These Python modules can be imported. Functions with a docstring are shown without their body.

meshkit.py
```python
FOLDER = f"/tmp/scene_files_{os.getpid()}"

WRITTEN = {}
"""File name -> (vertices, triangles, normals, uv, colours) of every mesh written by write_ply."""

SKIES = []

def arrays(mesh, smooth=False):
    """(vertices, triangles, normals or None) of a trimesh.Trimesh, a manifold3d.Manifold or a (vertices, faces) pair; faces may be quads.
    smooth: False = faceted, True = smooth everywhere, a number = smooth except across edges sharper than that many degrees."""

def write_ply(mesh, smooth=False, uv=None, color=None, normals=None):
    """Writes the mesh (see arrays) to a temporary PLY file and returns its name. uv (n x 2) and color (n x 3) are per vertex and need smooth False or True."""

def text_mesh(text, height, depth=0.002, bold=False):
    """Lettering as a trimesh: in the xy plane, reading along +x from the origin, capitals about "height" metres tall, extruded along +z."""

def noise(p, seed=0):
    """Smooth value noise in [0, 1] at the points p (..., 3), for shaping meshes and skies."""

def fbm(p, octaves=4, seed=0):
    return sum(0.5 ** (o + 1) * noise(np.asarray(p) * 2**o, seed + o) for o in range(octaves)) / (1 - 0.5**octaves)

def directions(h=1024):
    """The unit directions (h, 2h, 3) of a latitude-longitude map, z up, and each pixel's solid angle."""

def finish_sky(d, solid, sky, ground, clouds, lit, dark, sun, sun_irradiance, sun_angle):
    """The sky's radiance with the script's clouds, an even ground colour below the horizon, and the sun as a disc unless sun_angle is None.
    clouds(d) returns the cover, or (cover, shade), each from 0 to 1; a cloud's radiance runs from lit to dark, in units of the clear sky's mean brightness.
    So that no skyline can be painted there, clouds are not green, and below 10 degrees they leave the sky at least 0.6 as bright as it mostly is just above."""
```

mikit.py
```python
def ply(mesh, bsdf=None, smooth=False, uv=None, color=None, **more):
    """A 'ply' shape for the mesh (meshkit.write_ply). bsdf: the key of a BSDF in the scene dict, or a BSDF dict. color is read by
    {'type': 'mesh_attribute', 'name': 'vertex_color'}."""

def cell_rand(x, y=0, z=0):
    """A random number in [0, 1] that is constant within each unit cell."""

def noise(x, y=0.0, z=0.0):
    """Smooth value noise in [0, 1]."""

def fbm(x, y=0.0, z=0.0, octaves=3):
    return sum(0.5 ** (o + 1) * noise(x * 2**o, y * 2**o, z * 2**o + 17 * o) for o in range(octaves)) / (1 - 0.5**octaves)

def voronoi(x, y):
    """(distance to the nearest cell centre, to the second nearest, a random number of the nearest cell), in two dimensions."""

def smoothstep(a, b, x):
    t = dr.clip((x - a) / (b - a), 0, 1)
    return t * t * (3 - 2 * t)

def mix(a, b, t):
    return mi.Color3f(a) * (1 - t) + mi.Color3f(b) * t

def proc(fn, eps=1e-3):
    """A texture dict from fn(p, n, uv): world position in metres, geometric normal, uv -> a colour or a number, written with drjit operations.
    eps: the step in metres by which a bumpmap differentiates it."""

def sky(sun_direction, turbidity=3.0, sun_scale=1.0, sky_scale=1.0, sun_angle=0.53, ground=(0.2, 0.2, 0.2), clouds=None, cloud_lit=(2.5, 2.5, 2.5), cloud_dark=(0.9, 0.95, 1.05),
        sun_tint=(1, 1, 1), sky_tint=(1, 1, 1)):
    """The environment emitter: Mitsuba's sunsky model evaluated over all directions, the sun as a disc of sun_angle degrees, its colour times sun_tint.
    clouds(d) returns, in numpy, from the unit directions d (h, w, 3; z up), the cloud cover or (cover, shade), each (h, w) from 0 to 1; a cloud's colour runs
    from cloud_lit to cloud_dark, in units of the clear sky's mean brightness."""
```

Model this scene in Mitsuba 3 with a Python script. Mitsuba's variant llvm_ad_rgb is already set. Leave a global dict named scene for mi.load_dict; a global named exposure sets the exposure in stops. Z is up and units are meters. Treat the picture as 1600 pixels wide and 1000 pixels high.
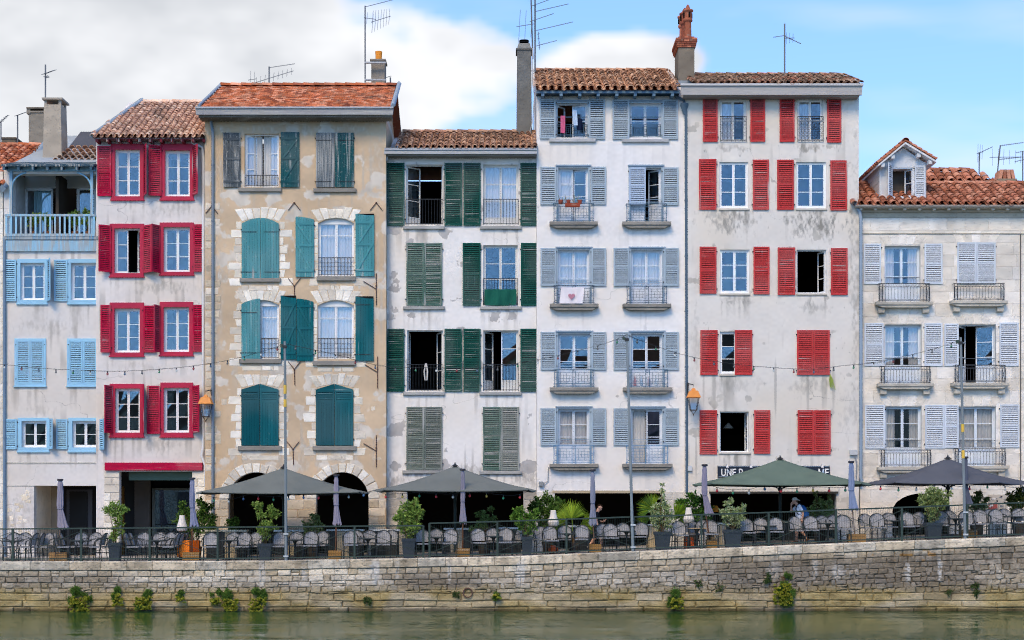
import math, random
import numpy as np, trimesh, mitsuba as mi, drjit as dr, mikit, meshkit
import manifold3d as m3
from shapely.geometry import Polygon, box as sbox
from shapely.ops import unary_union

T = mi.ScalarTransform4f
scene, labels = {}, {}

# ------------------------------------------------------------------ camera, sky, exposure
F, D, CZ, HY = 2640.0, 60.0, 3.52, 800.0      # focal length in photo pixels, distance to the quay, eye height, horizon row
scene['camera'] = {'type': 'perspective', 'fov': 2 * math.degrees(math.atan(800 / F)), 'fov_axis': 'x', 'near_clip': 1.0, 'far_clip': 3000.0,
                   'principal_point_offset_y': -0.3,
                   'to_world': T().look_at(origin=[0, -D, CZ], target=[0, 0, CZ], up=[0, 0, 1])}
exposure = 2.85


def clouds(d):
    """broken cumulus, with one large bank to the north-west (behind the left-hand houses) and wisps to the east"""
    a = np.stack([d[..., 0], d[..., 1], d[..., 2] * 1.6], -1)
    big = meshkit.fbm(a * 9 + 11.3, 5, seed=4) - .5
    fine = meshkit.fbm(a * 30 + 3.1, 4, seed=9) - .5
    n = big * .75 + fine * .40
    front = d[..., 1] > .2
    az, el = d[..., 0] / np.maximum(d[..., 1], .05), d[..., 2] / np.maximum(d[..., 1], .05)
    edge = np.interp(el, [0, .15, .20, .225, .255, .28, .31, .36, .6], [-.02, -.06, -.06, -.035, .004, -.03, -.07, -.09, .2])
    bank = np.clip((edge - az) * 5.0, -1.5, 1.5)
    cum = .62 * np.exp(-((az - .060) / .036) ** 2 - ((el - .272) / .019) ** 2) + .48 * np.exp(-((az - .093) / .022) ** 2 - ((el - .264) / .014) ** 2) + .4 * np.exp(-((az - .03) / .02) ** 2 - ((el - .258) / .012) ** 2) - .30
    f = np.where(front, np.maximum(bank + n * 1.5, cum + n * 1.25), n * 1.0 - .17)
    cover = np.clip((f + .05) / .28, 0, 1)
    cover = cover * cover * (3 - 2 * cover)
    wisp = np.clip(meshkit.fbm(np.stack([az * 7 + el * 5, el * 34, az * 0 + 4], -1), 4, seed=2) * 1.7 - .62, 0, 1) * front * .55
    haze = .26 * np.clip(1 - d[..., 2] / .24, 0, 1) * front + .08
    cover = np.maximum(cover * .97, np.maximum(wisp, haze))
    top = np.clip((el - .24) * 4.5, 0, .35) * (az < -.09) * front
    shade = np.clip(.34 + 1.7 * big + 1.3 * fine + top - .55 * np.exp(-((az + .02) / .10) ** 2) * front, 0, 1)
    shade = np.where((wisp > cover - .02) | (haze > cover - .02), .1, shade)
    return cover, shade


scene['sky_light'] = mikit.sky([-.22, -.70, .68], turbidity=2.6, sun_scale=.25, sky_scale=1.0, sun_angle=24, clouds=clouds,
                               cloud_lit=(1.76, 1.76, 1.77), cloud_dark=(1.14, 1.17, 1.21), sky_tint=(.69, .865, 1.09), sun_tint=(1, .92, .80))

# ------------------------------------------------------------------ colours and materials
PAL, PIDX = [], {}


def C(r, g=None, b=None):
    """index of an sRGB colour (hex number or three bytes) in the palette that the materials read through uv.x"""
    k = (r >> 16, r >> 8 & 255, r & 255) if g is None else (r, g, b)
    if k not in PIDX:
        PIDX[k] = len(PAL)
        PAL.append([(c / 255 / 12.92 if c < 11 else ((c / 255 + .055) / 1.055) ** 2.4) for c in k])
    return PIDX[k]


TABLE = []


def pal(uv):
    i = mi.UInt32(dr.clip(uv.x, 0, 4000))
    return mi.Color3f(*[dr.gather(mi.Float, t, i) for t in TABLE])


N, S, FB, MIX = mikit.noise, mikit.smoothstep, mikit.fbm, mikit.mix


def f_paint(p, n, uv):
    w = uv.y - dr.floor(uv.y)
    k = .86 + .22 * FB(p.x * 1.9, p.y * 1.9, p.z * 1.3, 2) + .07 * N(p.x * 31, p.y * 31, p.z * 31)
    return pal(uv) * k * (.92 + .13 * w)


def f_wood(p, n, uv):
    """painted boards; uv.y: whole part 0 = grain upright, 1 = grain level; fraction = wear"""
    lay = uv.y >= 1
    w = uv.y - dr.floor(uv.y)
    a = p.x + p.y * .7
    g = N(dr.select(lay, a * 1.3, a * 34), 3.0, dr.select(lay, p.z * 34, p.z * 1.1))
    g2 = N(dr.select(lay, a * .5, a * 9), 8.0, dr.select(lay, p.z * 12, p.z * .7))
    worn = S(1.08 - w * .85, 1.30 - w * .62, g * .75 + g2 * .5)
    c = pal(uv) * (.80 + .32 * g2 + .10 * g)
    fade = S(.35, .75, N(p.x * 1.1 + 4, p.y, p.z * .9)) * .24
    c = MIX(c, MIX(c, (.55, .55, .53), .30), fade)
    chip = S(.80, .86, N(p.x * 23, p.y * 9, p.z * 27)) * S(.12, .4, w + .25 * (g2 - .5))
    c = MIX(c, mi.Color3f(.42, .41, .38), chip * .55)
    return MIX(c, mi.Color3f(.34, .345, .33) * (.6 + .8 * g), worn * .8)


def f_stone(p, n, uv):
    w = uv.y - dr.floor(uv.y)
    b = FB(p.x * 2.6, p.y * 2.6, p.z * 2.6, 3)
    f = N(p.x * 17, p.y * 17, p.z * 17)
    c = pal(uv) * (.82 + .46 * b) * (.92 + .17 * w)
    return c * (1 - .20 * S(.70, .92, f)) * (1 - .14 * S(.55, .8, N(p.x * 1.1, p.y, p.z * .45)))


def f_quay(p, n, uv):
    w = uv.y - dr.floor(uv.y)
    b = FB(p.x * 2.3, p.y * 2.3, p.z * 3.1, 4)
    big = N(p.x * .34 + 3, 1.0, p.z * .8)
    f = N(p.x * 13, p.y * 13, p.z * 16)
    c = pal(uv) * (.60 + .74 * b) * (.84 + .32 * w)
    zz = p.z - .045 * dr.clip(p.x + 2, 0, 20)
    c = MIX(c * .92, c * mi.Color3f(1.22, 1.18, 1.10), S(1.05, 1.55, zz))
    mid = S(1.75, 1.15, zz) * S(.35, .8, p.z)
    dirt = S(.32, .66, big * .45 + b * .4 + .14 * f + .14 * S(-2, 12, p.x)) * mid
    c = MIX(c, mi.Color3f(.130, .108, .082) * (.4 + 1.2 * f), dirt * .72)
    lime = S(.74, .86, N(p.x * 2.7, 4.0, p.z * .7) + .18 * (f - .5)) * S(.35, .6, N(p.x * .21, 9.0, .5)) * S(.5, .8, p.z) * S(2.0, 1.6, p.z)
    c = MIX(c, mi.Color3f(.62, .61, .58), lime * .8)
    moss = S(1.0, .60, p.z + .5 * (b - .5)) * (.55 + .45 * S(.3, .6, N(p.x * .8, 5.0, p.z * 1.5)))
    c = MIX(c, MIX((.24, .175, .07), (.46, .385, .20), f) * (.5 + b), moss)
    lich = S(.80, .9, N(p.x * 5, p.y * 5, p.z * 5)) * S(.62, .8, N(p.x * .9 + 5, 2.0, 3.0)) * S(1.6, 1.9, p.z)
    c = MIX(c, mi.Color3f(.42, .22, .05), lich * .7)
    drip = S(.55, .8, N(p.x * 6, 7.0, p.z * .6)) * S(1.4, 1.8, p.z)
    c = c * (1 - .30 * drip)
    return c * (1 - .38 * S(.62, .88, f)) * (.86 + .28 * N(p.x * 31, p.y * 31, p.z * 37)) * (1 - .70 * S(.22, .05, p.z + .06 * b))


def f_tile(p, n, uv):
    w = uv.y - dr.floor(uv.y)
    b = FB(p.x * 2.2, p.y * 2.2, p.z * 2.2, 3)
    c = pal(uv) * (.84 + .56 * b) * (.90 + .26 * w)
    c = MIX(c, mi.Color3f(.075, .066, .055), S(.52, .78, FB(p.x * .9 + 7, p.y * .9, p.z * .9, 3)) * .42)
    return MIX(c, mi.Color3f(.40, .37, .30), S(.76, .86, N(p.x * 8, p.y * 8, p.z * 8)) * .3)


def f_leaf(p, n, uv):
    w = uv.y - dr.floor(uv.y)
    return pal(uv) * (.70 + .65 * w)


def f_weave(p, n, uv):
    a = S(.30, .50, dr.abs(uv.x * 15 - dr.floor(uv.x * 15) - .5))
    b = S(.34, .5, dr.abs(uv.y * 17 - dr.floor(uv.y * 17) - .5))
    return MIX((.40, .41, .435), (.055, .058, .066), dr.maximum(a * .75, b * .5)) * (.9 + .2 * N(p.x * 5, p.y * 5, p.z * 5))


def f_floor(p, n, uv):
    b = FB(p.x * .7, p.y * .7, 0, 3)
    return mi.Color3f(.40, .375, .335) * (.7 + .5 * b) * (1 - .2 * S(.6, .8, N(p.x * 6, p.y * 6)))


def plaster(base, dirt=(.24, .22, .185), mottle=.16, streak=.25, patches=(), exposed=None, ex_at=(.60, .66), crack=.35, drips=(), run=.55):
    """lime plaster with rain streaks, soiled spots at PATCHES (x, z, half width, half height, strength) and flaked areas of the colour EXPOSED"""
    def fn(p, n, uv):
        b = FB(p.x * .8, p.y * .8 + 3, p.z * .8, 3)
        f = N(p.x * 9, p.y * 9, p.z * 9)
        c = mi.Color3f(base) * (1 - mottle + 2 * mottle * b) * (.96 + .08 * f)
        c = MIX(c, mi.Color3f(base) * mi.Color3f(.98, .92, .82), S(.45, .8, N(p.x * .5 + 7, 3.0, p.z * .4)) * .5)
        drip = N(p.x * 7, 2.0, p.z * .35)
        st = S(.60, .85, drip) * S(.35, .75, N(p.x * .5, 6.0, p.z * .6))
        c = MIX(c, mi.Color3f(dirt), st * streak)
        g = FB(p.x * 3.2, 1.0, p.z * 2.1, 3)
        f2 = FB(p.x * 13, 5.0, p.z * 5, 3)
        for (x, z, rx, rz, k) in patches:
            q = dr.exp(-dr.square((p.x - x) / rx) - dr.square((p.z - z) / rz))
            c = MIX(c, mi.Color3f(dirt) * (.5 + 1.0 * f2), S(.46, 1.0, q * .58 + g * .34 + (f2 - .5) * .75 + (drip - .5) * .22) * k)
        q = mi.Float(0)
        for (xa, xb, zb) in drips:
            q = dr.maximum(q, S(xa - .06, xa + .10, p.x) * S(xb + .06, xb - .10, p.x) * S(zb - 1.15, zb - .02, p.z) * S(zb + .03, zb - .01, p.z))
        if len(drips):
            c = MIX(c, mi.Color3f(dirt) * (.7 + .6 * f2), q * S(.40, .80, N(p.x * 10, 9.0, p.z * .3) * .7 + f2 * .3) * run)
        cr = dr.abs(FB(p.x * .55 + 2, 7.0, p.z * .55, 4) - .5)
        c = c * (1 - crack * S(.004, .001, cr) * S(.56, .72, N(p.x * .4, 1.0, p.z * .4 + 5)))
        if exposed is not None:
            c = MIX(c, mi.Color3f(exposed) * (.7 + .6 * g), S(ex_at[0], ex_at[1], FB(p.x * 1.5, 4.0, p.z * 1.5, 4) + .10 * (f2 - .5)) * .85)
        return c
    return fn


def bumpy(fn, h, freq, amp):
    return {'type': 'twosided', 'bsdf': {'type': 'bumpmap', 'scale': 1.0, 'arbitrary': mikit.proc(h, 4e-3), 'bsdf': {'type': 'diffuse', 'reflectance': mikit.proc(fn)}}}


def h_plaster(p, n, uv):
    return .010 * N(p.x * 2.3, p.y * 2.3, p.z * 2.3) + .0035 * N(p.x * 11, p.y * 11, p.z * 11)


def h_stone(p, n, uv):
    return .016 * N(p.x * 6, p.y * 6, p.z * 6) + .010 * N(p.x * 17, p.y * 17, p.z * 17)


def h_water(p, n, uv):
    a = p.x + .35 * p.y
    calm = .35 + .9 * S(.3, .7, N(p.x * .11, p.y * .30, 6.0))
    return .022 * N(a * .36, p.y * .9, 1.0) + calm * (.014 * N(a * 1.1 + 9, p.y * 2.6, 2.0) + .0085 * N(a * 3.4, p.y * 8.0, 3.0))


def two(b):
    return {'type': 'twosided', 'bsdf': b}


def pr(fn, rough, **k):
    return two({'type': 'principled', 'base_color': mikit.proc(fn), 'roughness': rough, **k})


def dif(fn):
    return two({'type': 'diffuse', 'reflectance': mikit.proc(fn)})


def h_quay(p, n, uv):
    return .035 * N(p.x * 5, p.y * 5, p.z * 6) + .022 * N(p.x * 13, p.y * 13, p.z * 15) + .010 * N(p.x * 33, p.y * 33, p.z * 33)


scene.update({
    'm_paint': pr(f_paint, .5, specular=.35), 'm_gloss': pr(f_paint, .28, specular=.5), 'm_matte': dif(f_paint), 'm_wood': dif(f_wood),
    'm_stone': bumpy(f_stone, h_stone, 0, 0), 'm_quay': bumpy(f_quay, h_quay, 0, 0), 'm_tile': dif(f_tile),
    'm_leaf': {'type': 'principledthin', 'base_color': mikit.proc(f_leaf), 'roughness': .55, 'diff_trans': .7, 'spec_trans': 0.0},
    'm_weave': dif(f_weave), 'm_floor': dif(f_floor),
    'm_glass': {'type': 'blendbsdf', 'weight': .12, 'a': {'type': 'thindielectric', 'int_ior': 1.5}, 'b': two({'type': 'conductor', 'material': 'none', 'specular_reflectance': {'type': 'rgb', 'value': [.30, .66, .95]}})},
    'm_water': {'type': 'bumpmap', 'scale': 1.0, 'arbitrary': mikit.proc(h_water, 1e-2),
                'bsdf': {'type': 'principled', 'base_color': {'type': 'rgb', 'value': [.012, .042, .013]}, 'roughness': .08, 'specular': .30}},
})

# ------------------------------------------------------------------ mesh tools
RN = random.Random(11)
CNT = {}


def num(key):
    n = CNT.get(key, 0)
    CNT[key] = n + 1
    return key if n == 0 else f'{key}_{n:03d}'


def lab(key, label=None, cat=None, group=None, kind=None):
    labels[key] = {k: v for k, v in (('label', label), ('category', cat), ('group', group), ('kind', kind)) if v}
    return key


def rotz(a):
    c, s = math.cos(a), math.sin(a)
    return np.array([[c, -s, 0], [s, c, 0], [0, 0, 1.0]])


class MB:
    """collects pieces into one mesh; each piece carries a palette colour and a random tone in its uv"""

    def __init__(s):
        s.V, s.F, s.U, s.n, s.R, s.o = [], [], [], 0, None, None

    def at(s, o, a=0.0):
        s.o, s.R = np.asarray(o, float), rotz(a)
        return s

    def add(s, v, f, c, w=None, uv=None):
        v, f = np.asarray(v, float), np.asarray(f, int)
        if f.shape[1] == 4:
            f = np.vstack([f[:, [0, 1, 2]], f[:, [0, 2, 3]]])
        if s.o is not None:
            v = v @ s.R.T + s.o
        s.V.append(v), s.F.append(f + s.n)
        s.n += len(v)
        s.U.append(np.tile([c + .5, RN.random() * .98 if w is None else w], (len(v), 1)) if uv is None else np.asarray(uv, float))
        return s

    def box(s, x0, x1, y0, y1, z0, z1, c, w=None):
        if x1 < x0:
            x0, x1 = x1, x0
        p = np.array([[x, y, z] for x in (x0, x1) for y in (y0, y1) for z in (z0, z1)])
        q = np.array([[0, 1, 3, 2], [4, 6, 7, 5], [0, 4, 5, 1], [2, 3, 7, 6], [0, 2, 6, 4], [1, 5, 7, 3]])
        return s.add(p[q].reshape(-1, 3), np.arange(24).reshape(6, 4), c, w)

    def hexa(s, p, c, w=None):
        """8 corners in the order of box()"""
        q = np.array([[0, 1, 3, 2], [4, 6, 7, 5], [0, 4, 5, 1], [2, 3, 7, 6], [0, 2, 6, 4], [1, 5, 7, 3]])
        return s.add(np.asarray(p, float)[q].reshape(-1, 3), np.arange(24).reshape(6, 4), c, w)

    def tube(s, pts, r, c, n=6, w=None, closed=False, caps=True):
        p = np.asarray(pts, float)
        m = len(p)
        t = (np.roll(p, -1, 0) - np.roll(p, 1, 0)) if closed else np.gradient(p, axis=0)
        t /= np.linalg.norm(t, axis=1, keepdims=True) + 1e-12
        ref = np.array([0, 0, 1.0]) if np.abs(t[:, 2]).mean() < .8 else np.array([0, 1.0, 0])
        a = np.cross(t, ref)
        a /= np.linalg.norm(a, axis=1, keepdims=True) + 1e-12
        b = np.cross(t, a)
        ang = np.arange(n) * 2 * math.pi / n
        r = np.broadcast_to(r, (m,))
        v = p[:, None] + r[:, None, None] * (np.cos(ang)[None, :, None] * a[:, None] + np.sin(ang)[None, :, None] * b[:, None])
        i, j = np.meshgrid(np.arange(m if closed else m - 1), np.arange(n), indexing='ij')
        i2 = (i + 1) % m
        q = np.stack([i * n + j, i * n + (j + 1) % n, i2 * n + (j + 1) % n, i2 * n + j], -1).reshape(-1, 4)
        w = RN.random() * .98 if w is None else w
        s.add(v.reshape(-1, 3), q, c, w)
        if caps and not closed:
            for k in (0, m - 1):
                s.add(np.vstack([v[k], p[k]]), np.array([[j, (j + 1) % n, n] for j in range(n)]), c, w)
        return s

    def lathe(s, prof, c, n=12, at=(0, 0, 0), w=None, sx=1.0, sy=1.0):
        prof = np.asarray(prof, float)
        ang = np.arange(n) * 2 * math.pi / n
        v = np.stack([prof[:, 0][:, None] * np.cos(ang) * sx + at[0], prof[:, 0][:, None] * np.sin(ang) * sy + at[1], np.repeat(prof[:, 1][:, None], n, 1) + at[2]], -1)
        i, j = np.meshgrid(np.arange(len(prof) - 1), np.arange(n), indexing='ij')
        q = np.stack([i * n + j, i * n + (j + 1) % n, (i + 1) * n + (j + 1) % n, (i + 1) * n + j], -1).reshape(-1, 4)
        return s.add(v.reshape(-1, 3), q, c, w)

    def prism(s, poly, y0, y1, c, w=None, plane='xz', x0=None):
        """extrudes a shapely polygon given in the xz plane from y0 to y1 (plane 'yz': along x, 'xy': along z)"""
        w = RN.random() * .98 if w is None else w
        for g in getattr(poly, 'geoms', [poly]):
            if g.area < 1e-6:
                continue
            e = trimesh.creation.extrude_polygon(g, 1.0, engine='earcut')
            v = np.asarray(e.vertices)
            h = y0 + v[:, 2] * (y1 - y0)
            v = np.stack([v[:, 0], h, v[:, 1]], -1) if plane == 'xz' else np.stack([h, v[:, 0], v[:, 1]], -1) if plane == 'yz' else np.stack([v[:, 0], v[:, 1], h], -1)
            f = np.asarray(e.faces)
            s.add(v[f].reshape(-1, 3), np.arange(len(f) * 3).reshape(-1, 3), c, w)
        return s

    def block(s, pts, yf, yb, ch, c, w=None):
        """a stone: polygon (x, z) with its face at yf (towards the viewer), a chamfer ch, and its back at yb"""
        p = np.asarray(pts, float)
        m = len(p)
        cen = p.mean(0)
        e = np.roll(p, -1, 0) - p
        e /= np.linalg.norm(e, axis=1, keepdims=True) + 1e-9
        nn = np.stack([-e[:, 1], e[:, 0]], 1)
        nn *= np.sign(((cen - p) * nn).sum(1, keepdims=True))
        bi = nn + np.roll(nn, 1, 0)
        inner = p + ch * bi / np.maximum((bi * nn).sum(1, keepdims=True), .3)
        F3 = lambda a, y: np.column_stack([a[:, 0], np.full(len(a), y), a[:, 1]])  # noqa: E731
        w = RN.random() * .98 if w is None else w
        front, mid, back = F3(inner, yf), F3(p, yf + ch), F3(p, yb)
        s.add(np.vstack([front, F3(cen[None], yf)]), [[j, (j + 1) % m, m] for j in range(m)], c, w)
        for j in range(m):
            k = (j + 1) % m
            s.add([front[j], front[k], mid[k], mid[j]], [[0, 1, 2, 3]], c, w)
            s.add([mid[j], mid[k], back[k], back[j]], [[0, 1, 2, 3]], c, w)
        return s

    def mesh(s, m, c, w=None, smooth=False):
        v, f = np.asarray(m.vertices), np.asarray(m.faces)
        if not smooth:
            v, f = v[f].reshape(-1, 3), np.arange(len(f) * 3).reshape(-1, 3)
        return s.add(v, f, c, w)

    def ply(s, mat, **k):
        return mikit.ply((np.vstack(s.V), np.vstack(s.F)), mat, smooth=True, uv=np.vstack(s.U), **k)

    def put(s, key, mat, label=None, cat=None, group=None, kind=None, numbered=True):
        key = num(key) if numbered else key
        if s.n:
            scene[key] = s.ply(mat)
        if label or kind:
            lab(key, label, cat, group, kind)
        return key


def PX(px, y):
    return (px - 800) * (D + y) / F


def PZ(py, y):
    return CZ - (py - HY) * (D + y) / F


_tx = [PX(v, 0) for v in (-400, 0, 400, 600, 800, 1000, 1200, 1400, 1600, 2000)]
_tz = [PZ(v, 0) for v in (878, 878, 877, 873.5, 870, 861.5, 854, 846, 839, 826)]


def ZT(x):
    """height of the quay above the water, which rises to the right"""
    return float(np.interp(x, _tx, _tz))
# ------------------------------------------------------------------ palette names
WHITE, OFFW, GREYW = C(0xe9ebec), C(0xd8d8d4), C(0xb9bcbc)
BLUE, BLUE_D, RED, RED_D = C(0x93c3de), C(0x5f98bd), C(0xb01c41), C(0x8a1230)
TEAL, TEAL_D, TEAL_G, SLATE = C(0x4d9097), C(0x13616a), C(0x24545a), C(0x4d565c)
GREEN, GREEN_W, GREY_W = C(0x1f5149), C(0x506f65), C(0x6f7b73)
STEEL, STEEL_D, BRICKRED, PALE = C(0x9fb1be), C(0x8298ab), C(0xbd4244), C(0xccd6e0)
IRON, RUST, ZINC, DARKZ = C(0x2a2e32), C(0x5b4038), C(0x8fa0ae), C(0x5b6872)
CONC, SILL, SILL_D = C(0x9d9a92), C(0xb3b1a9), C(0x8d8a83)
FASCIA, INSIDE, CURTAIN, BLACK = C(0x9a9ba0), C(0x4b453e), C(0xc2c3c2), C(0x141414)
LIME = [C(0xe6e0d2), C(0xdcd5c5), C(0xe9e5da), C(0xd2cabb)]
ASH = [C(0xe4dfd5), C(0xe1dcd1), C(0xe8e4dc), C(0xdbd5c9), C(0xe2dbce)]
TILES = [C(0xcdaa92), C(0xbb9680), C(0xdabca4), C(0xa98876), C(0xc69f86)]
TILES_R = [C(0xb57860), C(0xa56a52), C(0xc48e74), C(0x8f5c48), C(0xba826a)]
TILES_O = [C(0xbe7252), C(0xa9603f), C(0xcf9274), C(0x8f5440), C(0xc67c5a), C(0xa87258)]


class House:
    def __init__(s, kind, label, y, px0, px1, mat, thick=.38):
        s.k, s.y, s.mat, s.th = num(kind), y, mat, thick
        s.x0, s.x1 = PX(px0, y), PX(px1, y)
        s.holes, s.drips = [], []
        lab(s.k, label, 'house')

    def X(s, px):
        return PX(px, s.y)

    def Z(s, py):
        return PZ(py, s.y)

    def part(s, name, mb, mat, kind=None, label=None):
        return mb.put(f'{s.k}__{name}', mat, label=label, kind=kind)

    def hole(s, x0, y0, x1, y1, rise=0.0):
        X0, X1, Z0, Z1 = s.X(x0), s.X(x1), s.Z(y1), s.Z(y0)
        if rise:
            t = np.linspace(0, 1, 13)
            top = [(X1 + (X0 - X1) * u, Z1 - rise * (2 * u - 1) ** 2) for u in t]
            poly = Polygon([(X0, Z0), (X1, Z0)] + top)
        else:
            poly = sbox(X0, Z0, X1, Z1)
        s.holes.append(poly)
        return X0, X1, Z0, Z1

    # -- windows: a frame with two leaves; panes are sheets of glass
    def window(s, x0, y0, x1, y1, rows=3, col=None, rise=0.0, recess=.16, opened=(0, 0), curtain=0, panel=0.0, hole=True, mull=None, leaves=2, splits=None):
        col = WHITE if col is None else col
        X0, X1, Z0, Z1 = s.hole(x0, y0, x1, y1, rise) if hole else (s.X(x0), s.X(x1), s.Z(y1), s.Z(y0))
        wk = num(f'{s.k}__window')
        y = s.y + recess
        t, d = .045, .05
        fr = MB()
        fr.box(X0, X0 + t, y - .02, y + d, Z0, Z1, col).box(X1 - t, X1, y - .02, y + d, Z0, Z1, col).box(X0 + t, X1 - t, y - .02, y + d, Z1 - t - rise * .9, Z1, col).box(X0 + t, X1 - t, y - .02, y + d, Z0, Z0 + t * .9, col)
        zb, zt = Z0 + t * .9, Z1 - t - rise * .75
        w = (X1 - X0 - 2 * t) / leaves
        st, mt = .05, .026
        cuts = [i / rows for i in range(rows + 1)] if splits is None else splits
        for L in range(leaves):
            a = opened[L] if L < len(opened) else 0
            sg = 1 if L == 0 else -1
            o = [X0 + t if L == 0 else X1 - t, y + .005, zb]
            R = rotz(a * sg)
            fr.o, fr.R = np.array(o), R
            H = zt - zb
            lo = panel * H
            xs = lambda a_, b_: (min(sg * a_, sg * b_), max(sg * a_, sg * b_))  # noqa: E731
            g = .003
            fr.box(*xs(g, st), 0, .04, 0, H, col).box(*xs(w - st, w - g), 0, .04, 0, H, col).box(*xs(st, w - st), 0, .04, H - st, H, col).box(*xs(st, w - st), 0, .04, 0, st * 1.3, col)
            if lo:
                fr.box(*xs(st, w - st), .012, .03, st * 1.3, lo, col).box(*xs(st, w - st), 0, .04, lo, lo + .04, col)
            b0, b1 = (lo + .04 if lo else st * 1.3), H - st
            zz = [b0 + (b1 - b0) * c for c in cuts]
            for k in range(1, len(zz) - 1):
                fr.box(*xs(st, w - st), .002, .036, zz[k] - mt / 2, zz[k] + mt / 2, col)
            for k in range(len(zz) - 1):
                q = MB()
                q.o, q.R = np.array(o), R
                u0, u1 = xs(st, w - st)
                za, zc = zz[k] + (mt / 2 if k else 0), zz[k + 1] - (mt / 2 if k < len(zz) - 2 else 0)
                tl = [RN.gauss(0, .0035) for _ in range(4)]
                q.add([[u0, .02 + tl[0], za], [u1, .02 + tl[1], za], [u1, .02 + tl[2], zc], [u0, .02 + tl[3], zc]], [[0, 1, 2, 3]], WHITE)
                q.put(f'{wk}__pane', 'm_glass')
            fr.o = None
        fr.put(f'{wk}__frame', 'm_paint')
        if curtain:
            cu = MB()
            for L in range(leaves):
                if curtain == 3 and L == 1:
                    continue
                a = X0 + .04 + (X1 - X0) / leaves * L
                b = a + (X1 - X0) / leaves - .06
                if curtain == 2:
                    (a, b) = (a, a + (b - a) * .62) if L == 0 else (b - (b - a) * .62, b)
                n = 26
                u = np.linspace(0, 1, n)
                ph = RN.random() * 6
                yy = y + .14 + .025 * np.sin(u * (b - a) * 52 + ph) + .012 * np.sin(u * 21 + ph)
                zt_, zb_ = Z1 - .03, Z0 + .04
                v = np.vstack([np.column_stack([a + (b - a) * u, yy, np.full(n, z)]) for z in (zt_, zb_)])
                cu.add(v, [[j, j + 1, n + j + 1, n + j] for j in range(n - 1)], CURTAIN)
            cu.put(f'{wk}__curtain', 'm_matte')
        return wk

    def opening(s, x0, y0, x1, y1, rise=0.0):
        return s.hole(x0, y0, x1, y1, rise)

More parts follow.
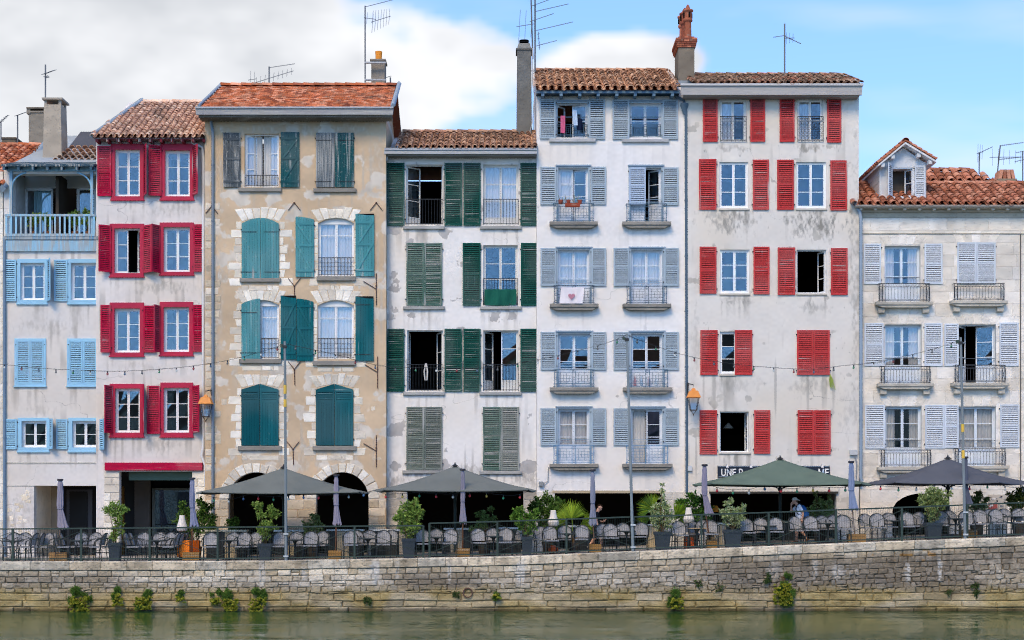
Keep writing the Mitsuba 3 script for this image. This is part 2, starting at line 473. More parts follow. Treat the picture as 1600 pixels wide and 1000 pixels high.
    def casing(s, x0, y0, x1, y1, ix0, iy0, ix1, iy1, col, proud=.05, name='window_casing'):
        s.drips.append((s.X(x0), s.X(x1), s.Z(y1)))
        """a timber surround: outer rectangle less the window, standing proud of the wall"""
        out, inn = sbox(s.X(x0), s.Z(y1), s.X(x1), s.Z(y0)), sbox(s.X(ix0), s.Z(iy1), s.X(ix1), s.Z(iy0))
        m = MB().prism(out.difference(inn), s.y - proud, s.y + .10, col)
        a, b, z = s.X(x0) - .03, s.X(x1) + .03, s.Z(y1)
        m.box(a, b, s.y - proud - .035, s.y + .02, z - .05, z - .001, col)
        s.part(name, m, 'm_paint')

    def sill(s, x0, y0, x1, y1, col=None, proud=.12):
        m = MB()
        a, b, z0, z1 = s.X(x0), s.X(x1), s.Z(y1), s.Z(y0)
        m.block([(a, z0), (b, z0), (b, z1), (a, z1)], s.y - proud, s.y + .1, .012, SILL if col is None else col)
        s.part('sill', m, 'm_stone')
        s.drips.append((a, b, z0))

    # -- shutters. hinge 'l' or 'r' is the side it hangs on; full: its full width in pixels when the picture shows it turned
    def shutter(s, x0, y0, x1, y1, hinge, col, kind='louvre', full=None, off=.035, wear=.2, cols2=None, rise=0, brace=False, lift=(0, 0)):
        X0, X1, Z0, Z1 = s.X(x0), s.X(x1), s.Z(y1), s.Z(y0)
        vis = X1 - X0
        w = vis if full is None else full * (D + s.y) / F
        ang = math.acos(min(1, vis / w)) if full else RN.uniform(-.015, .03)
        sg = 1 if hinge == 'l' else -1
        o = np.array([X0 if hinge == 'l' else X1, s.y - off, Z0])
        R = rotz(-ang * sg)
        h = Z1 - Z0
        th = .038
        key = num(f'{s.k}__shutter')
        m = MB()
        m.o, m.R = o, R
        xs = lambda a, b: (min(sg * a, sg * b), max(sg * a, sg * b))  # noqa: E731
        wr = lambda lay=0: lay + min(.97, max(0, wear + RN.uniform(-.08, .08)))  # noqa: E731
        mat = 'm_wood'
        if kind == 'louvre':
            sw = min(.062, w * .14)
            rails = [(0, .075), (h * .50 - .03, h * .50 + .03), (h - .065, h)] if h > 1.1 else [(0, .065), (h - .055, h)]
            m.box(*xs(0, sw), -th, 0, 0, h, col, wr()).box(*xs(w - sw, w), -th, 0, 0, h, col, wr())
            for a, b in rails:
                m.box(*xs(sw, w - sw), -th + .003, -.003, a, b, col, wr(1))
            sl = MB()
            sl.o, sl.R = o, R
            u0, u1 = xs(sw, w - sw)
            for (a, b), (c, _) in zip([(0, r[1]) for r in rails[:-1]], rails[1:]):
                n = max(3, int(round((c - b) / .078)))
                p = (c - b) / n
                for i in range(n):
                    z = b + p * (i + .5) + RN.gauss(0, .002)
                    hh = p * .36
                    y0, y1, tt = -th + .006, -.006, .007
                    v = [[u, yy + dy, zz] for u in (u0, u1) for (yy, zz, dy) in ((y0, z - hh, 0), (y0, z - hh + .010, 0), (y1, z + hh - .010, 0), (y1, z + hh, 0))]
                    v = np.array(v)
                    sl.add(v[[0, 1, 5, 4, 1, 3, 7, 5, 0, 2, 6, 4]], np.arange(12).reshape(3, 4), col, wr(1))
            sl.add([[u0, -.008, 0.05], [u1, -.008, .05], [u1, -.008, h - .04], [u0, -.008, h - .04]], [[0, 1, 2, 3]], BLACK, .2)
            sl.put(f'{key}__slat', mat, kind='stuff')
        else:
            n = max(4, int(round(w / .105)))
            bw = w / n
            lv = h * .70 if kind == 'half' else h
            for i in range(n):
                f = lambda u: rise * (1 - u / w) ** 2 if cols2 is None else 0  # noqa: E731
                # the curved top of an arched opening: the hinge side is the low one
                ta, tb = h - f(i * bw + .003), h - f((i + 1) * bw - .003)
                if kind == 'half':
                    ta = tb = lv
                a, b = sg * (i * bw + .004), sg * ((i + 1) * bw - .004)
                if sg < 0:
                    a, b, ta, tb = b, a, tb, ta
                dy = RN.uniform(0, .004)
                m.hexa([[a, -th - dy, 0], [a, -th - dy, ta], [a, -.008, 0], [a, -.008, ta], [b, -th - dy, 0], [b, -th - dy, tb], [b, -.008, 0], [b, -.008, tb]], col if cols2 is None else cols2[i % len(cols2)], wr())
            m.box(*xs(0.01, w - .01), -.007, -.001, 0, h - rise, BLACK, .1)
            if kind == 'half':
                sw = .06
                u0, u1 = xs(sw, w - sw)
                hs = h - rise
                m.box(*xs(0, sw), -th, 0, lv, h - rise, col, wr()).box(*xs(w - sw, w), -th, 0, lv, h - rise * .1, col, wr())
                t0, t1 = h, h - rise
                if sg < 0:
                    t0, t1 = t0, t1
                a, b = (0, w) if sg > 0 else (-w, 0)
                za, zb = (t1, t0) if sg > 0 else (t0, t1)
                m.hexa([[a, -th, hs - .11], [a, -th, za], [a, -.004, hs - .11], [a, -.004, za], [b, -th, hs - .11], [b, -th, zb], [b, -.004, hs - .11], [b, -.004, zb]], col, wr(1))
                m.box(*xs(sw, w - sw), -th, -.004, lv - .001, lv + .06, col, wr(1))
                sl = MB()
                sl.o, sl.R = o, R
                k = int((hs - .11 - lv - .06) / .065)
                for i in range(k):
                    z = lv + .09 + i * .065
                    sl.hexa([[x, yy, zz] for x in (u0, u1) for (yy, zz) in ((-th + .006, z - .03), (-th + .006, z - .02), (-.006, z + .02), (-.006, z + .03))], col, wr(1))
                sl.put(f'{key}__slat', mat, kind='stuff')
            if brace:
                zz = [h * .10, h * .52, h * .88]
                for z in zz:
                    m.box(*xs(.02, w - .02), -th - .03, -th, z - .045, z + .045, col, wr(1))
                for z0_, z1_ in ((zz[0] + .045, zz[1] - .045), (zz[1] + .045, zz[2] - .045)):
                    a, b = .06, w - .06      # the strut falls towards the hinge
                    pts = [(a, z0_), (a + .10, z0_), (b, z1_), (b - .10, z1_)] if brace > 0 else [(b, z0_), (b - .10, z0_), (a, z1_), (a + .10, z1_)]
                    m.prism(Polygon([(sg * p, q) for p, q in pts]).buffer(0), -th - .028, -th - .0005, col, wr())
            if brace is False and kind != 'half':
                for z in (h * .1, h * .86 - rise):
                    m.box(*xs(0, w * .82), -th - .012, -th - .003, z - .014, z + .014, IRON, .3)
        for z in (h * .1, h * .9 - rise):
            m.box(*xs(-.045, .05), -th * .8, -th * .2, z - .022, z + .022, IRON, .2)
        m.put(key, mat, numbered=False)
        return key

    # -- iron railings
    def rail(s, x0, y0, x1, y1, style='bar', col=None, proud=.0, depth=0, name='railing'):
        col = IRON if col is None else col
        X0, X1, Z0, Z1 = s.X(x0), s.X(x1), s.Z(y1), s.Z(y0)
        y = s.y - proud
        m = MB()
        r = .009
        W, H = X1 - X0, Z1 - Z0
        def bar(a, b, rr=r):
            m.tube([a, b], rr, col, 4, caps=False)
        def ring(cx, cz, rad):
            t = np.arange(10) * 2 * math.pi / 10
            m.tube(np.column_stack([cx + rad * np.cos(t), np.full(10, y), cz + rad * np.sin(t)]), .007, col, 4, closed=True)
        m.box(X0, X1, y - .018, y + .018, Z1 - .025, Z1, col).box(X0, X1, y - .012, y + .012, Z0 + .035, Z0 + .055, col)
        if style == 'bar':
            n = max(6, int(round(W / .115)))
            for i in range(n + 1):
                bar((X0 + W * i / n, y, Z0), (X0 + W * i / n, y, Z1 - .02))
        elif style == 'grid':
            n = max(4, int(round(W / .13)))
            for i in range(n + 1):
                bar((X0 + W * i / n, y, Z0), (X0 + W * i / n, y, Z1 - .02))
            for f in (.28, .5, .72):
                bar((X0, y, Z0 + H * f), (X1, y, Z0 + H * f), .007)
        elif style == 'ringed':
            for f in (.80, .14):
                m.box(X0, X1, y - .01, y + .01, Z0 + H * f - .008, Z0 + H * f + .008, col)
            n = int(round(W / .125))
            for i in range(n + 1):
                x = X0 + W * i / n
                bar((x, y, Z0 + H * .14), (x, y, Z0 + H * .80))
            for i in range(int(W / .13)):
                ring(X0 + .065 + i * W / int(W / .13), Z0 + H * .90, .052)
            for i in range(4):
                ring(X0 + W * (i + .5) / 4, Z0 + H * .07, .03)
            for x in (X0 + .02, X1 - .02, X0 + .14, X1 - .14):
                m.box(x - .012, x + .012, y - .012, y + .012, Z0, Z1, col)
            for x in (X0 + .08, X1 - .08):
                bar((x - .05, y, Z0 + H * .14), (x + .05, y, Z0 + H * .8), .006)
                bar((x + .05, y, Z0 + H * .14), (x - .05, y, Z0 + H * .8), .006)
        elif style == 'fret':
            for f in (.20, .82):
                m.box(X0, X1, y - .01, y + .01, Z0 + H * f - .008, Z0 + H * f + .008, col)
            for x in (X0 + .02, X0 + .16, X0 + W / 2 - .07, X0 + W / 2 + .07, X1 - .16, X1 - .02):
                m.box(x - .013, x + .013, y - .013, y + .013, Z0, Z1, col)
            for a, b in ((X0 + .16, X0 + W / 2 - .07), (X0 + W / 2 + .07, X1 - .16)):
                for i in range(1, 5):
                    x = a + (b - a) * i / 5
                    bar((x, y, Z0 + H * (.2 if i % 2 else .34)), (x, y, Z0 + H * (.82 if i % 2 else .68)), .008)
                for f in (.34, .51, .68):
                    bar((a + .03, y, Z0 + H * f), (b - .03, y, Z0 + H * f), .007)
            for x in (X0 + .09, X1 - .09, X0 + W / 2):
                for f in (.12, .5, .9):
                    ring(x, Z0 + H * f, .04)
        elif style == 'cast':
            n, k = max(4, int(round(W / .15))), 6
            for i in range(n + 1):
                bar((X0 + W * i / n, y, Z0), (X0 + W * i / n, y, Z1), .008)
            for i in range(n):
                for j in range(k):
                    zz = Z0 + .06 + (H - .1) * (j + .5) / k
                    ring(X0 + W * (i + .5) / n, zz, .050 if j % 2 else .068)
        if depth:      # returns to the wall
            for x in (X0, X1):
                for z in (Z1 - .012, Z0 + .045):
                    m.box(x - .012, x + .012, y, s.y + .02, z - .01, z + .01, col)
        return s.part(name, m, 'm_paint')

    def slab(s, x0, y0, x1, y1, proud=.45, col=None, corbels=()):
        X0, X1, Z0, Z1 = s.X(x0), s.X(x1), s.Z(y1), s.Z(y0)
        c = SILL_D if col is None else col
        m = MB()
        h = Z1 - Z0
        s.drips.append((X0 + .2, X1 - .2, Z0))
        m.block([(X0, Z0 + h * .45), (X1, Z0 + h * .45), (X1, Z1), (X0, Z1)], s.y - proud, s.y + .05, .012, c)
        m.block([(X0 + .25, Z0), (X1 - .25, Z0), (X1 - .04, Z0 + h * .45), (X0 + .04, Z0 + h * .45)], s.y - proud + .05, s.y + .05, .01, c)
        for cx in corbels:
            x = s.X(cx)
            m.block([(x - .13, Z0 - .20), (x + .13, Z0 - .20), (x + .13, Z0), (x - .13, Z0)], s.y - proud * .6, s.y + .05, .015, c)
        s.part('balcony_slab', m, 'm_stone')

    # -- walls
    def close_up(s, pytop, depth, ridge=None, floors=(), back_z=None, inner=INSIDE, ground=True, inside_depth=4.2, notch=None):
        """front wall with its openings, side and back walls, and the rooms behind"""
        z1 = s.Z(pytop)
        zg = min(ZT(s.x0), ZT(s.x1)) - .3
        wall = sbox(s.x0, zg, s.x1, z1).difference(unary_union(s.holes))
        if notch is not None:
            wall = wall.difference(notch)
        m = MB().prism(wall, s.y, s.y + s.th, C(0xffffff), .5)
        yb = s.y + depth
        prof = [(s.y + s.th, zg), (yb, zg), (yb, z1)] + ([(s.y + ridge[0], ridge[1])] if ridge else []) + [(s.y + s.th, z1)]
        for a, b in ((s.x0, s.x0 + .25), (s.x1 - .25, s.x1)):
            m.prism(Polygon(prof), a, b, C(0xffffff), .5, plane='yz')
        m.box(s.x0 + .25, s.x1 - .25, yb - .25, yb, zg, z1, C(0xffffff), .5)
        s.wall_key = s.part('wall', m, s.mat)
        r = MB()
        a, b = s.x0 + .26, s.x1 - .26
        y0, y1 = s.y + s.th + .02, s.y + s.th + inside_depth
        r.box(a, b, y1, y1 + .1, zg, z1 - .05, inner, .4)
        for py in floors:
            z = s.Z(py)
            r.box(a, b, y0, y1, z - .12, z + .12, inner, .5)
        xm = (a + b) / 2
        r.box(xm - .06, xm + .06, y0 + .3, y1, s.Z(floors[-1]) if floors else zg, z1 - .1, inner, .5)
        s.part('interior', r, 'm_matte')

    def pipe(s, pts, r=.055, col=None, off=.09, name='downpipe', brackets=True):
        m = MB()
        p = [(s.X(a), s.y - off, s.Z(b)) for a, b in pts]
        m.tube(p, r, DARKZ if col is None else col, 8)
        if brackets:
            for (a, b) in zip(p[:-1], p[1:]):
                L = abs(a[2] - b[2])
                for i in range(int(L / 2.2)):
                    f = (i + .6) * 2.2 / L
                    x, z = a[0] + (b[0] - a[0]) * f, a[2] + (b[2] - a[2]) * f
                    m.lathe([(r, -.03), (r + .014, -.03), (r + .014, .03), (r, .03)], DARKZ if col is None else col, 8, (x, s.y - off, z))
        return s.part(name, m, 'm_paint')


# ------------------------------------------------------------------ roofs
def solve_ridge(ye, ze, py_ridge, slope):
    """distance from the eave at which a roof of this slope reaches picture row py_ridge"""
    k = (HY - py_ridge) / F
    return (CZ + k * (D + ye) - ze) / (slope - k)


def barrel(r0, r1, L, up, n=6, under=False):
    """a canal tile along +y with its front (low) end at y = 0: radius r0 in front, r1 behind, front end raised"""
    t = np.linspace(0, math.pi, n + 1)
    sg = -1 if under else 1
    v = []
    for (r, y, dz) in ((r0, 0, up), (r1, L, 0)):
        v += [[r * math.cos(a), y, sg * r * math.sin(a) * .85 + dz] for a in t]
    m = n + 1
    q = [[j, j + 1, m + j + 1, m + j] for j in range(n)]
    v2 = [[(r0 - .016) * math.cos(a), 0, sg * (r0 - .016) * math.sin(a) * .85 + up] for a in t]
    b = len(v)
    v += v[:m] + v2
    q += [[b + j, b + m + j, b + m + j + 1, b + j + 1] for j in range(n)]
    return np.array(v), np.array(q)


def tile_roof(host, x0, x1, ye, ze, run, slope, pitch=.30, expo=.34, cols=TILES, hipL=0, hipR=0, single=True, flat=False, seed=1, ridge_cap=True, most=290):
    """tiles laid on a plane that rises away from the viewer; the biggest-looking are parts, the rest one piece"""
    rk = num(f'{host}__roof')
    rr = random.Random(seed)
    th = math.atan(slope)
    up = np.array([0, math.cos(th), math.sin(th)])
    nrm = np.array([0, -math.sin(th), math.cos(th)])
    L = run / math.cos(th)
    base = MB()
    zr = ze + run * slope
    xa, xb = x0 + hipL, x1 - hipR
    O = -.05 * nrm
    P = lambda x, y, z: (np.array([x, y, z]) + O).tolist()  # noqa: E731
    base.add([P(x0, ye, ze), P(x1, ye, ze), P(xb, ye + run, zr), P(xa, ye + run, zr)], [[0, 1, 2, 3]], cols[3], .2)
    base.add([P(x0, ye + 2 * run, ze), P(x1, ye + 2 * run, ze), P(xb, ye + run, zr), P(xa, ye + run, zr)], [[3, 2, 1, 0]], cols[3], .2)
    if hipL:
        base.add([P(x0, ye, ze), P(x0, ye + 2 * run, ze), P(xa, ye + run, zr)], [[0, 1, 2]], cols[0], .4)
    if hipR:
        base.add([P(x1, ye, ze), P(x1, ye + 2 * run, ze), P(xb, ye + run, zr)], [[0, 1, 2]], cols[0], .4)
    base.put(rk, 'm_tile', numbered=False)
    n = max(1, int(round((x1 - x0) / pitch)))
    pitch = (x1 - x0) / n
    rows = int(math.ceil(L / expo))
    stuff, made = MB(), 0
    protos = []
    A = np.column_stack([[1, 0, 0], up, nrm])
    if flat:
        for j in range(rows):
            for i in range(n):
                x = x0 + pitch * (i + .5 + .5 * (j % 2) - .25)
                lim = 1.0
                if hipL:
                    lim = min(lim, (x - x0) / hipL)
                if hipR:
                    lim = min(lim, (x1 - x) / hipR)
                if j * expo > lim * L:
                    continue
                w = pitch * .48
                l = expo * 1.5
                z0, z1 = .012 + rr.uniform(0, .012), -.004
                yj = j * expo - .03 + rr.gauss(0, .006)
                v = np.array([[-w, yj, z0 - .014], [-w, yj, z0], [-w, yj + l, z1 - .014], [-w, yj + l, z1], [w, yj, z0 - .014], [w, yj, z0 + rr.uniform(-.006, .006)], [w, yj + l, z1 - .014], [w, yj + l, z1]])
                q = v @ A.T + np.array([x, ye, ze])
                stuff.add(q[[0, 1, 5, 4, 1, 3, 7, 5]], [[0, 1, 2, 3], [4, 5, 6, 7]], rr.choice(cols), rr.random() * .98)
    else:
        r = pitch * .40
        kinds = []
        for c in cols:
            for w in (.2, .7):
                mb = MB().add(*barrel(r, r * .84, expo * 1.28, .032), c, w)
                kinds.append((mb, mb.ply('m_tile') if single else None))
        chan = barrel(pitch * .30, pitch * .30, expo * 1.3, .0, 4, True)
        for j in range(rows):
            for i in range(n + 1):
                x = x0 + pitch * i
                for cover in (False, True):
                    xx = x if cover else x + pitch / 2
                    if not cover and i == n:
                        continue
                    lim = 1.0
                    if hipL:
                        lim = min(lim, (xx - x0 + .12) / hipL)
                    if hipR:
                        lim = min(lim, (x1 - xx + .12) / hipR)
                    if j * expo > lim * L - expo * .75:
                        continue
                    yj = j * expo - (.10 if cover else .14) + rr.gauss(0, .014)
                    at = np.array([xx + rr.gauss(0, .010), ye, ze]) + up * yj + nrm * ((.03 if cover else .055) + rr.gauss(0, .005))
                    twist = rr.gauss(0, .03)
                    M = A @ rotz(twist)
                    if cover and single and made < most:
                        mb, d = rr.choice(kinds)
                        M4 = np.eye(4)
                        M4[:3, :3], M4[:3, 3] = M, at
                        scene[num(f'{rk}__tile')] = {**d, 'to_world': T(M4.tolist())}
                        made += 1
                    else:
                        v, q = barrel(r, r * .84, expo * 1.28, .032) if cover else chan
                        stuff.add(v @ M.T + at, q, rr.choice(cols), rr.random() * .98)
    if stuff.n:
        stuff.put(f'{rk}__tile_field', 'm_tile', kind='stuff')
    if ridge_cap:
        cap = MB()
        k = max(1, int((xb - xa) / .42))
        for i in range(k):
            v, q = barrel(.17, .15, (xb - xa) / k * 1.12, .02)
            cap.add(np.column_stack([v[:, 1] + xa + (xb - xa) * i / k, v[:, 0] + ye + run, v[:, 2] + zr - .02]), q, rr.choice(cols), rr.random() * .98)
        cap.put(f'{rk}__ridge', 'm_tile')
    return rk, zr, ye + run


def chimney(host, px0, px1, py0, py1, y, col, depth=.8, cap=True, name='chimney', taper=0):
    k = num(f'{host}__{name}')
    x0, x1, z0, z1 = PX(px0, y), PX(px1, y), PZ(py1, y), PZ(py0, y)
    m = MB()
    t = taper
    m.hexa([[x0 - t, y - t, z0 - 1.5], [x0, y, z1], [x0 - t, y + depth + t, z0 - 1.5], [x0, y + depth, z1], [x1 + t, y - t, z0 - 1.5], [x1, y, z1], [x1 + t, y + depth + t, z0 - 1.5], [x1, y + depth, z1]], col, .5)
    if cap:
        m.box(x0 - .05, x1 + .05, y - .05, y + depth + .05, z1, z1 + .07, col, .6)
    m.put(k, 'm_stone', numbered=False)
    return k, x0, x1, z1
# ================================================================== the setting
def sheet(key, x0, x1, y0, y1, zf, col, mat, nx=2, label=None):
    xs, ys = np.linspace(x0, x1, nx), [y0, y1]
    v = [[x, y, zf(x)] for y in ys for x in xs]
    MB().add(v, [[i, i + 1, nx + i + 1, nx + i] for i in range(nx - 1)], col, .5).put(key, mat, label=label, kind='structure')


sheet('river', -900, 900, -140, .3, lambda x: 0.0, C(0x444444), 'm_water', label='murky green river with small ripples below the stone quay')
sheet('terrace', -60, 60, .25, 30, ZT, C(0xffffff), 'm_floor', 60, label='pale paved quay terrace sloping gently up to the right')
sheet('ground', -900, 900, 29, 1500, lambda x: 1.6, C(0x777770), 'm_floor', label='flat town ground behind the houses')

# ================================================================== 1 far left: stone house
y = 7.0
h = House('house', 'stone house at the far left edge with orange tile roof and grey chimneys', y, -120, 5, 'm_h1')
g = (.52, .49, .43)
scene['m_h1'] = bumpy(plaster(g, patches=()), h_plaster, 0, 0)
h.close_up(268, 9, floors=(400, 530, 660))
for k in range(30):        # ashlar strip
    z0, z1 = PZ(268 + 19.5 * (k + 1), y), PZ(268 + 19.5 * k, y)
    e = 0
    xs = [PX(v, y) for v in ((-120, -70, -30, 5) if k % 2 else (-120, -95, -50, -12, 5))]
    for a, b in zip(xs[:-1], xs[1:]):
        MB().block([(a + .004, z0 + .004), (b - .004, z0 + .004), (b - .004, z1 - .004), (a + .004, z1 - .004)], y - .03, y + .02, .008, RN.choice(ASH)).put(f'{h.k}__wall__stone', 'm_stone')
ze = PZ(290, y - .3)
run = solve_ridge(y - .3, ze, 227, .5)
tile_roof(h.k, PX(-160, y), PX(5, y), y - .3, ze, run, .5, pitch=.26, cols=TILES_O, seed=3, hipR=0, single=False)
m = MB()
a0, a1 = np.array([PX(4, y - .3), y - .34, ze - .12]), np.array([PX(4, y - .3), y + run, ze + run * .5 + .1])
m.tube([a0, a0 + (a1 - a0) * .5, a1], .16, ZINC, 4)
m.put(f'{h.k}__verge_flashing', 'm_paint')
chimney(h.k, 3, 24, 217, 235, y + 9, C(0x6d665b), 1.2)
chimney(h.k, 45, 72, 176, 240, y + 7, C(0x8a857a), 1.2)
m = MB()
x0_, x1_, z1_ = PX(42, y + 7), PX(74, y + 7), PZ(168, y + 7)
m.box(x0_, x1_, y + 6.9, y + 8.3, z1_ - .06, z1_, C(0x827d72))
for xx in (x0_ + .08, x1_ - .08):
    m.box(xx - .08, xx + .08, y + 6.95, y + 8.25, PZ(178, y + 7), z1_ - .06, C(0x827d72))
m.put(f'{h.k}__chimney_cap', 'm_stone')

# ================================================================== 2 pale blue shutters and loggia
y = 7.0
h = House('house', 'narrow white house with pale blue shutters and a roofed balcony full of plants', y, 6, 158, 'm_h2')
scene['m_h2'] = bumpy(plaster(drips=h.drips, run=0.5, base=(.70, .675, .645), patches=[(PX(80, 7), PZ(512, 7), 1.6, .5, .35), (PX(60, 7), PZ(640, 7), 1.2, .35, .3), (PX(40, 7), PZ(810, 7), 1.2, 1.4, .45)], exposed=None, streak=.42), h_plaster, 0, 0)
for x0, x1, iy0, iy1, oy0, oy1 in ((32, 70, 411, 469, 405, 474), (111, 151, 411, 469, 405, 474)):
    h.window(x0, iy0, x1, iy1, 3, curtain=0)
    h.casing(x0 - 5, oy0, x1 + 4, oy1, x0, iy0, x1, iy1, BLUE)
for x0, x1 in ((34, 73), (113, 152)):
    h.window(x0, 658, x1, 699, 2)
    h.casing(x0 - 6, 653, x1 + 4, 705, x0, 658, x1, 699, BLUE)
SH = h.shutter
SH(6, 406, 26, 471, 'r', BLUE)
SH(75, 406, 84, 471, 'l', BLUE, full=20)
SH(85, 406, 106, 471, 'r', BLUE)
SH(8, 655, 27, 702, 'r', BLUE)
SH(78, 655, 87, 702, 'l', BLUE, full=18)
SH(88, 655, 106, 702, 'r', BLUE)
SH(157, 655, 167, 703, 'l', BLUE, full=18, off=.06)
for x0, x1 in ((24, 71), (106, 154)):
    h.casing(x0 - 1, 529, x1 + 1, 603, x0 + 2, 532, x1 - 2, 599, BLUE)
    m_ = (x0 + x1) / 2
    SH(x0 + 2.2, 532, m_ - .3, 599, 'l', BLUE, off=.02)
    SH(m_ + .3, 532, x1 - 2.2, 599, 'r', BLUE, off=.02)
# loggia: open top storey
X0, X1, Z0, Z1 = h.opening(20, 272, 150, 371)
m = MB()
zb = h.Z(370)
m.box(h.x0, h.x1 - .1, y - .14, y + 2.2, h.Z(375), zb, BLUE_D).box(h.x0 + .05, h.x1 - .12, y - .10, y - .002, h.Z(393), h.Z(376), BLUE)
m.put(f'{h.k}__loggia_floor', 'm_wood')
m = MB()
for px in (18, 144):
    m.box(h.X(px) - .05, h.X(px) + .05, y - .10, y, zb, h.Z(266), BLUE)
m.box(h.X(12), h.X(150), y - .13, y + .03, h.Z(268), h.Z(262), BLUE)
m.put(f'{h.k}__loggia_post', 'm_wood')
for px, sg in ((19, 1), (143, -1)):
    m = MB()
    t = np.linspace(0, 1.35, 9)
    x, z = h.X(px), h.Z(294)
    m.tube(np.column_stack([x + sg * .72 * (1 - np.cos(t)), np.full(9, y - .05), z + .62 * np.sin(t)]), .035, BLUE, 6)
    m.put(f'{h.k}__loggia_brace', 'm_paint')
rk = num(f'{h.k}__loggia_railing')
m = MB()
m.box(h.X(9), h.X(151), y - .17, y - .10, h.Z(339), h.Z(335.5), BLUE).box(h.X(10), h.X(150), y - .16, y - .11, h.Z(370), h.Z(366), BLUE)
m.put(rk, 'm_wood', numbered=False)
for i in range(19):
    x = h.X(11.5 + i * 7.6)
    MB().box(x - .035, x + .035, y - .155, y - .115, h.Z(366.5), h.Z(338.5), BLUE).put(f'{rk}__baluster', 'm_wood')
# loggia: back wall with door, canopy
yl = y + 2.0
m = MB()
zt, z0 = PZ(280, yl), PZ(372, yl)
hole = sbox(PX(40, yl), z0, PX(123, yl), PZ(294, yl)).union(sbox(PX(123, yl), z0, PX(150, yl), PZ(294, yl)))
m.prism(sbox(h.x0 + .26, z0, h.x1 - .26, zt + .6).difference(hole), yl, yl + .1, OFFW, .5)
m.put(f'{h.k}__loggia_wall', 'm_matte')
m = MB()
for a, b in ((40, 43), (80, 83), (120, 124), (147, 150)):
    m.box(PX(a, yl), PX(b, yl), yl - .02, yl + .08, z0, PZ(295, yl), WHITE)
m.box(PX(43, yl), PX(80, yl), yl - .01, yl + .06, PZ(298, yl), PZ(294, yl), WHITE).box(PX(124, yl), PX(147, yl), yl - .01, yl + .06, PZ(297, yl), PZ(294, yl), WHITE)
m.put(f'{h.k}__loggia_door', 'm_paint')
for a, b in ((43, 80), (124, 147)):
    MB().add([[PX(a, yl), yl + .03, z0], [PX(b, yl), yl + .03, z0], [PX(b, yl), yl + .03, PZ(298, yl)], [PX(a, yl), yl + .03, PZ(298, yl)]], [[0, 1, 2, 3]], WHITE).put(f'{h.k}__loggia_door__pane', 'm_glass')
n = 30
u = np.linspace(0, 1, n)
v = np.vstack([np.column_stack([PX(52, yl) + u * .75, yl + .12 + .03 * np.sin(u * 30), np.full(n, z)]) for z in (PZ(298, yl), z0)])
MB().add(v, [[j, j + 1, n + j + 1, n + j] for j in range(n - 1)], C(0x9fc4cc)).put(f'{h.k}__curtain', 'm_matte')
m = MB()
yc = y - .55
zf, zbk = PZ(258, yc), PZ(258, yc) + .75
m.hexa([[h.X(8), yc, zf - .05], [h.X(8), yc, zf + .03], [h.X(8), y + 2.4, zbk - .05], [h.X(8), y + 2.4, zbk + .03], [h.X(152), yc, zf - .05], [h.X(152), yc, zf + .03], [h.X(152), y + 2.4, zbk - .05], [h.X(152), y + 2.4, zbk + .03]], C(0x2c4a5a))
for i in range(7):
    x = h.X(12 + i * 22.5)
    m.hexa([[x - .05, yc + .02, zf - .19], [x - .05, yc + .02, zf - .05], [x - .05, y + 2.1, zbk - .26], [x - .05, y + 2.1, zbk - .12], [x + .05, yc + .02, zf - .19], [x + .05, yc + .02, zf - .05], [x + .05, y + 2.1, zbk - .26], [x + .05, y + 2.1, zbk - .12]], C(0x33566a))
m.put(f'{h.k}__loggia_canopy', 'm_wood')
# ground floor
X0, X1, Z0, Z1 = h.opening(53, 759, 154, 900)
m = MB()
m.box(X0 + .0, PX(91, y + 2.5), y + 2.5, y + 2.6, Z0, Z1 + .2, C(0xb7ab97)).box(PX(91, y + 2.5), X1 + .05, y + 2.6, y + 2.7, Z0, Z1, C(0x35363a))
m.box(X0 - .30, X0 - .004, y + h.th, y + 2.5, Z0, Z1 + .3, C(0xd8cdb8)).box(X0, X1, y + h.th, y + 2.5, Z1 + .02, Z1 + .12, C(0xb7ab97))
m.put(f'{h.k}__porch_wall', 'm_stone')
m = MB()
m.box(PX(104, y + 2.5), PX(144, y + 2.5), y + 2.50, y + 2.58, Z0, PZ(765, y + 2.5), C(0x50525a)).box(PX(109, y + 2.5), PX(137, y + 2.5), y + 2.46, y + 2.49, Z0, PZ(768, y + 2.5), BLACK)
m.put(f'{h.k}__door', 'm_paint', label='dark doorway at the back of the porch')
m = MB()
m.box(h.X(8), h.X(162), y - .025, y + .02, h.Z(724.5), h.Z(722.5), SILL).box(h.X(8), h.X(53), y - .02, y + .02, h.Z(760), h.Z(758.5), SILL)
m.put(f'{h.k}__string_course', 'm_stone')
h.close_up(262, 8, floors=(394, 505, 625, 745), inside_depth=3.2)
for i in range(34):        # rubble showing through the thin render of the ground floor
    px, py = RN.choice([RN.uniform(11, 44), RN.uniform(11, 44), RN.uniform(154.5, 157)]), RN.uniform(762, 868)
    w, hh = RN.uniform(5, 9), RN.uniform(4, 8)
    w = min(w, 52 - px) if px < 60 else 4
    q = [(h.X(u + RN.uniform(-1, 1)), h.Z(v + RN.uniform(-1, 1))) for u, v in ((px, py + hh), (px + w, py + hh), (px + w, py), (px, py))]
    MB().block(q, y - .008, y + .02, .012, RN.choice([C(0xdcd3c1), C(0xd2c8b4), C(0xe2dacb)])).put(f'{h.wall_key}__stone', 'm_stone')
h.pipe([(8, 372), (8, 870)], .06, C(0x6b8296))
rk = num(f'{h.k}__roof')
m = MB()
zr0, zr1 = PZ(254, y + 1.2), PZ(212, y + 9)
